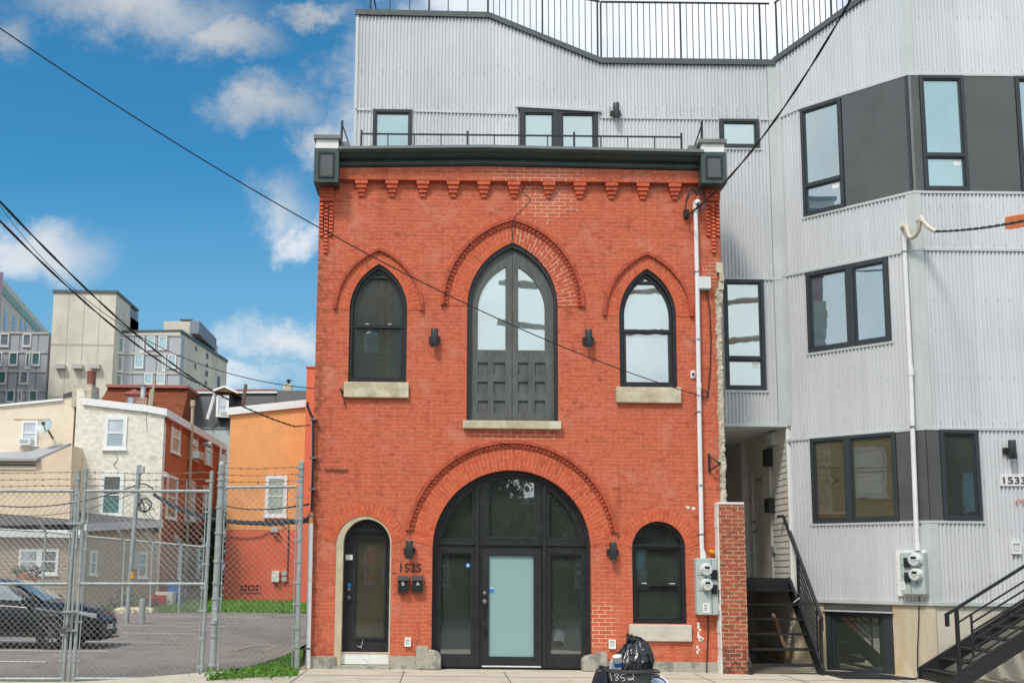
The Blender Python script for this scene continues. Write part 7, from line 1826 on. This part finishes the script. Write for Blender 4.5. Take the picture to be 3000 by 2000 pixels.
# stations: distance back from the nose, half width, sill z, shoulder z, top z (bonnet / shoulder line)
ST = [(.00, .52, .34, .56, .62), (.05, .70, .24, .62, .74), (.18, .80, .21, .68, .82), (.45, .86, .20, .74, .90), (.9, .885, .22, .80, .965), (1.25, .89, .24, .86, 1.0), (1.7, .89, .24, .90, 1.0), (2.6, .89, .24, .92, 1.0), (3.5, .885, .25, .95, 1.02), (4.0, .86, .27, .98, 1.04), (4.3, .76, .34, .95, 1.02), (4.38, .66, .42, .90, .98)]
mb = MB(); vs = []; fs = []
def ring_pts(x, hw, z0, zs, zt):
    half = [(hw*.82, z0), (hw*.97, z0+.08), (hw, z0+(zs-z0)*.45), (hw*.985, zs-.04), (hw*.94, zs+.02), (hw*.72, zt-.012), (hw*.35, zt+.008)]
    return [V((XF-x, YC-p[0], Zc+p[1])) for p in half]+[V((XF-x, YC+p[0], Zc+p[1])) for p in reversed(half)]
for s in ST: vs += ring_pts(*s)
n = 14
for i in range(len(ST)-1):
    for k in range(n): fs.append((i*n+k, i*n+(k+1) % n, (i+1)*n+(k+1) % n, (i+1)*n+k))
fs += [tuple(range(n)), tuple((len(ST)-1)*n+k for k in reversed(range(n)))]
mb.add(vs, fs, smooth=True); body = mb.build('body', m_car, car)
# greenhouse
GH = [(1.22, .60, 1.0, .64, 1.0), (1.32, .72, .985, .70, 1.02), (1.75, .745, .98, .66, 1.28), (2.15, .76, .98, .60, 1.43), (2.7, .765, .98, .60, 1.475), (3.3, .76, .99, .59, 1.45), (3.8, .74, 1.0, .57, 1.36), (4.15, .70, 1.0, .54, 1.20), (4.28, .66, 1.0, .56, 1.03)]
mb = MB(); vs = []; fs = []
for (x, hb, zb, ht, zt) in GH:
    half = [(hb, zb-.08), (hb, zb), (hb*.55+ht*.45, zb+(zt-zb)*.55), (ht, zt-.03), (ht*.8, zt), (ht*.3, zt+.015)]
    vs += [V((XF-x, YC-p[0], Zc+p[1])) for p in half]+[V((XF-x, YC+p[0], Zc+p[1])) for p in reversed(half)]
n = 12
for i in range(len(GH)-1):
    for k in range(n): fs.append((i*n+k, i*n+(k+1) % n, (i+1)*n+(k+1) % n, (i+1)*n+k))
fs += [tuple(range(n)), tuple((len(GH)-1)*n+k for k in reversed(range(n)))]
mb.add(vs, fs, smooth=True); mb.build('cabin', m_car, car)
def gside(x, f, out_=.012, sgn=-1):
    """point on the cabin side: x back from nose, f height fraction"""
    for a, b in zip(GH, GH[1:]):
        if a[0] <= x <= b[0]: t = (x-a[0])/(b[0]-a[0]); q = [a[i]+(b[i]-a[i])*t for i in range(5)]; break
    hw = q[1]+(q[3]-q[1])*f; return V((XF-x, YC+sgn*(hw+out_+.02*math.sin(math.pi*f)), Zc+q[2]+(q[4]-q[2])*f))
for (x0, x1, x2, x3) in ((1.52, 2.08, 2.72, 2.72), (2.80, 2.80, 3.55, 3.7)):
    mb = MB(); nn = 8; vs = []
    for i in range(nn+1):
        t = i/nn
        for j in range(5):
            f = .10+.74*j/4; xl_ = x0+(x1-x0)*(j/4); xr_ = x3+(x2-x3)*(j/4); vs.append(gside(xl_+(xr_-xl_)*t, f))
    mb.add(vs, [(i*5+j, i*5+j+1, (i+1)*5+j+1, (i+1)*5+j) for i in range(nn) for j in range(4)], smooth=True); mb.build('side_window', m_cglass, car)
mb = MB(); vs = []; nn = 6
for i in range(nn+1):
    for j in range(7):
        t = i/nn; x = 1.30+(2.08-1.30)*t; z = 1.005+(1.425-1.005)*t+.02*math.sin(math.pi*t); hw = (.66+(.56-.66)*t)*(j/3-1); vs.append(V((XF-x+.045, YC+hw, Zc+z+.028-.02*abs(j/3-1))))
mb.add(vs, [(i*7+j, i*7+j+1, (i+1)*7+j+1, (i+1)*7+j) for i in range(nn) for j in range(6)], smooth=True); mb.build('windscreen', m_cglass, car)
for sgn in (-1, 1):
    for wx in (.98, 3.58):
        c = V((XF-wx, YC+sgn*.80, Zc+.335)); a = V((0, sgn, 0))
        mb = MB(); mb.lathe(c, [(.22, -.10), (.33, -.09), (.338, -.04), (.338, .06), (.325, .095), (.225, .10)], 32, a, cap=False); w_ = mb.build('wheel', m_tyre, car)
        mb = MB(); mb.lathe(c, [(.225, .06), (.225, .095), (.20, .10), (.19, .06)], 28, a, cap=False); mb.lathe(c, [(.05, .05), (.05, .092), (.02, .1)], 12, a)
        for k in range(10):
            t = k*math.pi/5; d = V((math.cos(t), 0, math.sin(t))); mb.bar(c+a*.08+d*.03, c+a*.085+d*.21, .03, .02, up=a)
        mb.build('rim', m_rim, w_)
        mb = MB(); pts = [c+V((.37*math.cos(t), 0, .37*math.sin(t)))+a*.083 for t in [math.pi*k/14 for k in range(-1, 16)]]; mb.tube(pts, .035, 6); mb.build('wheel_arch', m_cplastic, car)
for sgn in (-1, 1):
    mb = MB(); nn = 7; vs = []
    for i in range(nn+1):
        t = i/nn; x = .08+.44*t; hw = .73+.165*min(1, t*1.8); z = .70+.10*t; h = .105*(1-.55*t)
        for (dz, q) in ((-h/2, 1.0), (0, 1.012), (h/2, .99)): vs.append(V((XF-x+.02, YC+sgn*(hw*q+.004), Zc+z+dz)))
    mb.add(vs, [(i*3+j, i*3+j+1, (i+1)*3+j+1, (i+1)*3+j) for i in range(nn) for j in range(2)], smooth=True); mb.build('headlight', m_head, car)
    mb = MB(); x = 1.50; p = V((XF-x, YC+sgn*.98, Zc+1.03)); mb.lathe(p+V((0, 0, 0)), [(.02, -.14), (.075, -.1), (.085, 0), (.07, .09), (.02, .12)], 12, V((0, 1, .05)).normalized()); mb.bar(p, p+V((.05, -sgn*.14, -.04)), .05, .04); mb.build('door_mirror', m_car, car)
    mb = MB(); mb.box(XF-3.5, XF-1.35, YC+sgn*.895-.012, YC+sgn*.895+.012, Zc+.25, Zc+.36); mb.build('sill_trim', m_cplastic, car)
    mb = MB(); x0 = XF-2.55; mb.bar((x0, YC+sgn*.895, Zc+.86), (x0+.2, YC+sgn*.895, Zc+.86), .03, .03); mb.build('door_handle', m_car, car)
    mb = MB()
    for x in (1.42, 2.72): mb.bar((XF-x, YC+sgn*.889, Zc+.36), (XF-x, YC+sgn*.885, Zc+.90), .012, .012)
    mb.build('door_gap', m_cplastic, car)
    mb = MB(); vs = [V((XF-.10, YC+sgn*.73, Zc+.50)), V((XF-.34, YC+sgn*.845, Zc+.52)), V((XF-.36, YC+sgn*.85, Zc+.30)), V((XF-.13, YC+sgn*.745, Zc+.27))]
    vs = [v+V((.012, sgn*.012, 0)) for v in vs]; mb.add(vs+[v-V((.05, sgn*.05, 0)) for v in vs], [(0, 1, 2, 3), (7, 6, 5, 4), (0, 4, 5, 1), (1, 5, 6, 2), (2, 6, 7, 3), (3, 7, 4, 0)]); mb.build('bumper_vent', m_cplastic, car)
mb = MB(); mb.box(XF-.05, XF+.015, YC-.50, YC+.50, Zc+.50, Zc+.60)
for k in range(4): mb.box(XF-.02, XF+.022, YC-.5, YC+.5, Zc+.505+.026*k, Zc+.515+.026*k)
mb.box(XF-.08, XF+.02, YC-.56, YC+.56, Zc+.26, Zc+.38); mb.build('grille', m_cplastic, car)
mb = MB(); mb.box(XF+.0, XF+.035, YC-.16, YC+.16, Zc+.40, Zc+.50); mb.build('number_plate', m_white, car)
mb = MB(); mb.box(XF-.3, XF+.03, YC-.78, YC+.78, Zc+.185, Zc+.21); mb.build('front_splitter', m_cplastic, car)
# ------------------------------------------------------------------ rubbish bin by the kerb
YBn = 13.35; m_bin = M('grey_black_bin_plastic', (.085, .083, .08), .6, var=.25, sc=6, wear=((.12, .12, .12), 14, .6, .75))
c0 = P(1840, 1955, YBn); rimz = c0.z; zr_ = -.196; rb_ = .292
bn = thing('trash_can', 'grey black plastic rubbish bin chalked 1852, filled with a black bag at the kerb', 'rubbish bin', (c0.x, YBn, zr_))
hh = rimz-zr_
mb = MB(); mb.lathe((c0.x, YBn, zr_), [(.22, 0), (.225, .02), (rb_-.012, hh-.05), (rb_+.006, hh-.04), (rb_+.008, hh), (rb_-.012, hh), (rb_-.03, hh-.05), (.21, .05), (.02, .04)], 48, cap=False); mb.build('body', m_bin, bn)
for sgn in (-1, 1):
    mb = MB(); x = c0.x+sgn*rb_; pts = [V((x-sgn*.02, YBn-.11, rimz-.03)), V((x+sgn*.06, YBn-.09, rimz-.035)), V((x+sgn*.075, YBn, rimz-.04)), V((x+sgn*.06, YBn+.09, rimz-.035)), V((x-sgn*.02, YBn+.11, rimz-.03))]
    mb.tube(pts, .02, 8); pts2 = [p+V((0, 0, -.05)) for p in pts]; mb.tube(pts2, .014, 6); mb.build('handle', m_bin, bn)
# chalk numerals wrapped on the bin
def stroke(mb, pts, r=.0045):
    n = len(pts); sm = []
    for i in range(n-1):
        for k in range(4):
            t = k/4; p0, p1, p2, p3 = pts[max(i-1, 0)], pts[i], pts[i+1], pts[min(i+2, n-1)]
            sm.append(tuple(.5*((2*p1[j])+(-p0[j]+p2[j])*t+(2*p0[j]-5*p1[j]+4*p2[j]-p3[j])*t*t+(-p0[j]+3*p1[j]-3*p2[j]+p3[j])*t**3) for j in (0, 1)))
    sm.append(pts[-1]); out_ = []
    for (x, y) in sm:
        px_ = 1720+x/9.046; py_ = 1840+y/9.046; q = P(px_, py_, YBn-rb_*.9); u = max(-.97, min(.97, (q.x-c0.x)/rb_)); rad = rb_-.012-(rimz-.05-q.z)*.08+.006
        out_.append(V((c0.x+u*rb_, YBn-math.sqrt(1-u*u)*rad, q.z)))
    mb.tube(out_, r, 5)
for nm, sts in (('1', [[(645, 1195), (665, 1300), (685, 1405)]]), ('8', [[(845, 1225), (780, 1200), (745, 1235), (800, 1290), (840, 1345), (800, 1385), (770, 1360), (820, 1290), (848, 1225)]]), ('5', [[(1020, 1205), (960, 1205), (905, 1240), (890, 1305), (950, 1300), (1000, 1340), (985, 1375), (930, 1390)]]), ('2', [[(1105, 1185), (1160, 1180), (1215, 1230), (1220, 1290), (1160, 1355), (1085, 1350), (1090, 1325), (1150, 1320), (1240, 1365)]])):
    mb = MB()
    for s in sts: stroke(mb, s)
    mb.build('chalk_numeral', m_white, bn)
# black bag
m_bag = M('black_bag_film', (.010, .010, .012), .28, var=.3, spec=.55)
bc_ = P(1856, 1955, YBn); S_ = 1/240.
PROF = [(-.25, 0, .17), (-.06, 0, .20), (0, -4, .232), (.08, 2, .225), (.16, 7, .195), (.23, 11, .155), (.29, 12, .115), (.33, 10, .085), (.36, 6, .06), (.375, 0, .035), (.37, -8, .015)]
mb = MB(); nr, ns = 70, 150; vs = []
for i in range(nr+1):
    t = i/nr*(len(PROF)-1); k = min(int(t), len(PROF)-2); f = t-k; f = f*f*(3-2*f); q = [PROF[k][m]+(PROF[k+1][m]-PROF[k][m])*f for m in range(3)]
    for j in range(ns):
        th = 2*math.pi*j/ns; cx, sy = math.cos(th), math.sin(th)
        tw = i/nr*.9
        fold = (1-abs(noise.noise(V((math.cos(th+tw)*2.6, math.sin(th+tw)*2.6, i/nr*1.5)))*2.2))*.6+(1-abs(noise.noise(V((math.cos(th+tw)*6, math.sin(th+tw)*6, i/nr*4+7)))*2))*.3+noise.noise(V((cx*9, sy*9, i/nr*14)))*.16
        am = .10+.34*(i/nr)**1.5
        r = q[2]*1.06*(1+am*(fold-.62))
        sag = .0
        lf = 1.0
        vs.append(bc_+V((q[1]*S_+r*cx*lf*.98-(.035*max(0, -cx)*(1-i/nr) if .15 < i/nr < .6 else 0), r*sy*.95, q[0]+.012*fold*(1-i/nr))))
mb.add(vs, [(i*ns+j, i*ns+(j+1) % ns, (i+1)*ns+(j+1) % ns, (i+1)*ns+j) for i in range(nr) for j in range(ns)], smooth=True)
go = mb.build('garbage_bag', m_bag)
tag(go, 'shiny black rubbish bag with a twisted neck bulging out of the bin chalked 1852', 'rubbish bag')
mb = MB(); random.seed(4); kt = P(1850, 1876, YBn-.05)
for k in range(13):
    t = random.uniform(0, 6.28); a = kt+V((.02*math.cos(t), .02*math.sin(t), -.05)); b = kt+V((random.uniform(-.06, .06), random.uniform(-.04, .04), random.uniform(.02, .09))); m_ = (a+b)/2+V((random.uniform(-.03, .03), random.uniform(-.03, .03), .02)); mb.tube([a, m_, b], [.02, .026, .008], 6)
mb.build('bag_neck', m_bag, go) if False else None
ob_ = MB(); ob_.v, ob_.f, ob_.sm = mb.v, mb.f, mb.sm; bk = ob_.build('bag_neck', m_bag, go); 
# bottle and carton in the bin
cup = P(1811, 1940, YBn-.16); bt = thing('plastic_bottle', 'white plastic tub with blue and green print lying in the bin beside the black bag', 'tub', cup)
ax_ = V((-.18, -.25, .9)).normalized(); mb = MB(); mb.lathe(cup-ax_*.09, [(.048, 0), (.05, .01), (.053, .145), (.055, .15), (.055, .175), (.045, .18), (.005, .182)], 20, ax_); mb.build('tub', m_white, bt)
mb = MB(); mb.lathe(cup-ax_*.09, [(.0522, .05), (.0535, .10)], 20, ax_, cap=False); mb.build('printed_band', M('blue_print', (.03, .10, .45), .5, var=.4, sc=40), bt)
mb = MB(); a = P(1789, 1950, YBn-.12); mb.bar(a+V((0, 0, -.1)), a+V((.05, .02, .08)), .03, .06); mb.build('carton', M('pale_carton', (.5, .52, .55), .6, var=.3, sc=30), label='pale folded carton sticking out at the left of the bin rim', cat='carton')
# lid / black bin beside it
lx = P(1760, 1955, YBn-.05); m_lid = M('black_lid_plastic', (.016, .016, .019), .4, var=.2)
lid = thing('bin_lid', 'black plastic bin lid leaning upright against the left of the chalked bin', 'bin lid', (lx.x, YBn-.05, zr_))
mb = MB(); cl = P(1757, 2020, YBn-.05); axl = V((-.97, -.12, .20)).normalized(); mb.lathe(cl, [(.27, 0), (.275, .03), (.25, .045), (.22, .04), (.18, .065), (.05, .08), (.002, .081)], 36, axl, cap=False); mb.build('dish', m_lid, lid)
mb = MB(); t0 = P(1762, 1952, YBn-.06); mb.tube([t0+V((-.03, 0, -.05)), t0+V((-.01, 0, .01)), t0+V((.02, 0, .0)), t0+V((.03, 0, -.08))], .018, 8); mb.build('grip', m_lid, lid)
# pale bucket lid right
bu = P(1926, 2010, 13.6); mb = MB(); ab = V((.15, -.75, .62)).normalized(); bk2 = thing('bucket', 'pale plastic bucket tipped on its side, half cut off beside the chalked bin', 'bucket', bu)
mb.lathe(bu, [(.118, -.3), (.135, 0), (.148, .005), (.148, .03), (.13, .03), (.13, .0)], 30, ab, cap=False); mb.build('shell', m_white, bk2)
mb = MB(); mb.lathe(bu, [(.13, .0), (.128, .012), (.002, .014)], 30, ab, cap=False); mb.build('lid_face', M('pale_blue_lid', (.40, .45, .56), .5), bk2)
mb = MB(); mb.lathe(bu, [(.12, .0145), (.132, .018), (.132, .022), (.12, .022)], 30, ab, cap=False); mb.build('lid_ring', M('blue_grey_ring', (.10, .13, .22), .5), bk2)
# ------------------------------------------------------------------ far side of the street (seen only mirrored in the glass)
m_ob = brick('opposite_brick', (.20, .09, .06), (.15, .07, .05), (.3, .25, .2)); m_os = M('opposite_tan_render', (.36, .31, .22), .9)
def opp(x0, x1, z, mt, lb, y=-9.5):
    t = thing('row_house', lb, 'house', ((x0+x1)/2, y, 0), 'row houses across the street'); F_ = Fr((x1, y), (-1, 0))
    mb = MB(); mb.box(x0, x1, y-8, y, -.3, z); mb.build('walls', mt, t); mb = MB(); mb.box(x0-.1, x1+.1, y-8.1, y+.25, z, z+.35); mb.build('cornice', m_whitetrim, t)
    for k in range(int((x1-x0)/2.2)):
        for zz in (1.0, 4.3):
            if zz+2 < z: 
                u = .6+2.2*k; mb = MB(); mb.plate(F_, rect(u, u+1, zz, zz+1.7), [rect(u+.1, u+.9, zz+.1, zz+.8), rect(u+.1, u+.9, zz+.9, zz+1.6)], -.03, .06); wo = mb.build('window', m_whitetrim, t); mb = MB(); mb.fbox(F_, u+.05, u+.95, zz+.05, zz+1.65, .003, .012); mb.build('pane', m_hpane, wo)
opp(-8.5, -1.6, 17, m_os, 'tall tan row house across the street behind the photographer')
def pole():
    t = thing('utility_pole', 'wooden utility pole with a grey transformer across the street, mirrored in the left pointed window', 'utility pole', (-2.25, -4, 0))
    mb = MB(); mb.tube([(-2.25, -4, -.2), (-2.2, -4, 16)], .17, 12); mb.build('shaft', m_wood, t)
    mb = MB(); mb.lathe((-2.75, -4, 10.0), [(.2, 0), (.25, .05), (.25, .8), (.2, .85)], 14); mb.build('transformer', m_meter, t)
    mb = MB(); mb.bar((-3.2, -4, 12.2), (-1.2, -4, 12.6), .12); mb.build('cross_arm', m_wood, t)
pole()
for (y, z, lb) in ((1.0, 11.2, 'upper orange sleeved cable high above the street, seen mirrored in the windows'), (0.4, 9.9, 'lower orange sleeved cable high above the street, seen mirrored in the windows')):
    mb = MB(); mb.tube(catenary(V((2.0, y, z+.4)), V((14, y+1.5, z+.5)), .5, 24), .10, 6); mb.build('cable_guard', MATS['orange_plastic'], label=lb, cat='cable guard')
opp(10, 28, 8.6, m_ob, 'low brick row house across the street behind the photographer')
opp(-34, -22, 7, m_ob, 'brick row house across the street at the far left', -6)
opp(-1.5, 9.9, 4.6, m_ob, 'low brick row house behind the street trees across the street', -11)
def street_tree(x, y, h, r, seed, lb):
    random.seed(seed); t = thing('street_tree', lb, 'tree', (x, y, 0), 'street trees across the street')
    mb = MB(); mb.tube([(x, y, -.2), (x+.05, y, h*.35), (x-.1, y+.1, h*.7)], [.16, .12, .05], 8)
    for k in range(6): a = random.uniform(0, 6.28); mb.tube([(x, y, h*.35), (x+r*.6*math.cos(a), y+r*.6*math.sin(a), h*.65)], [.06, .02], 6)
    mb.build('trunk', m_wood, t); mb = MB()
    cl = [(V((random.gauss(0, .45)*r, random.gauss(0, .45)*r, random.uniform(-.45, .5)*h*.55)), random.uniform(.25, .5)*r) for _ in range(22)]
    for _ in range(3800):
        c, rr = random.choice(cl); q = V((x, y, h*.66))+c+V((random.gauss(0, .5), random.gauss(0, .5), random.gauss(0, .5)))*rr
        a = V((random.gauss(0, 1), random.gauss(0, 1), random.gauss(0, 1))).normalized()*.14; b = a.cross(V((random.gauss(0, 1), random.gauss(0, 1), random.gauss(0, 1)))).normalized()*.09; mb.add([q-a, q+b, q+a, q-b], [(0, 1, 2, 3)])
    mb.build('crown', M('street_tree_leaf', (.06, .11, .025), .7, var=.4, sc=4), t)
street_tree(1.8, -8.5, 6.2, 2.2, 3, 'leafy street tree across the street opposite the entrance')
street_tree(6.0, -8.0, 6.6, 2.3, 4, 'leafy street tree across the street right of the entrance')
yh = thing('siding_house', 'yellow siding house down the street to the left of the car park', 'house', (-21, 6, 0)); FYh = Fr((-18, 1), (0, 1))
mb = MB(); mb.box(-26, -18.02, 1, 12.5, -.3, 8.5); mb.build('walls', M('yellow_siding_paint', (.42, .32, .13), .7), yh)
mb = MB(); lap(mb, FYh, 0, 11.5, .3, 8.4, .14, .02); mb.build('siding', MATS['yellow_siding_paint'], yh)
for u in (1, 4.6, 8.2):
    for z in (1.2, 4.8): hwin(FYh, 0, 0, 0, 0, yh, quad=(u, u+1.3, z, z+2.0))
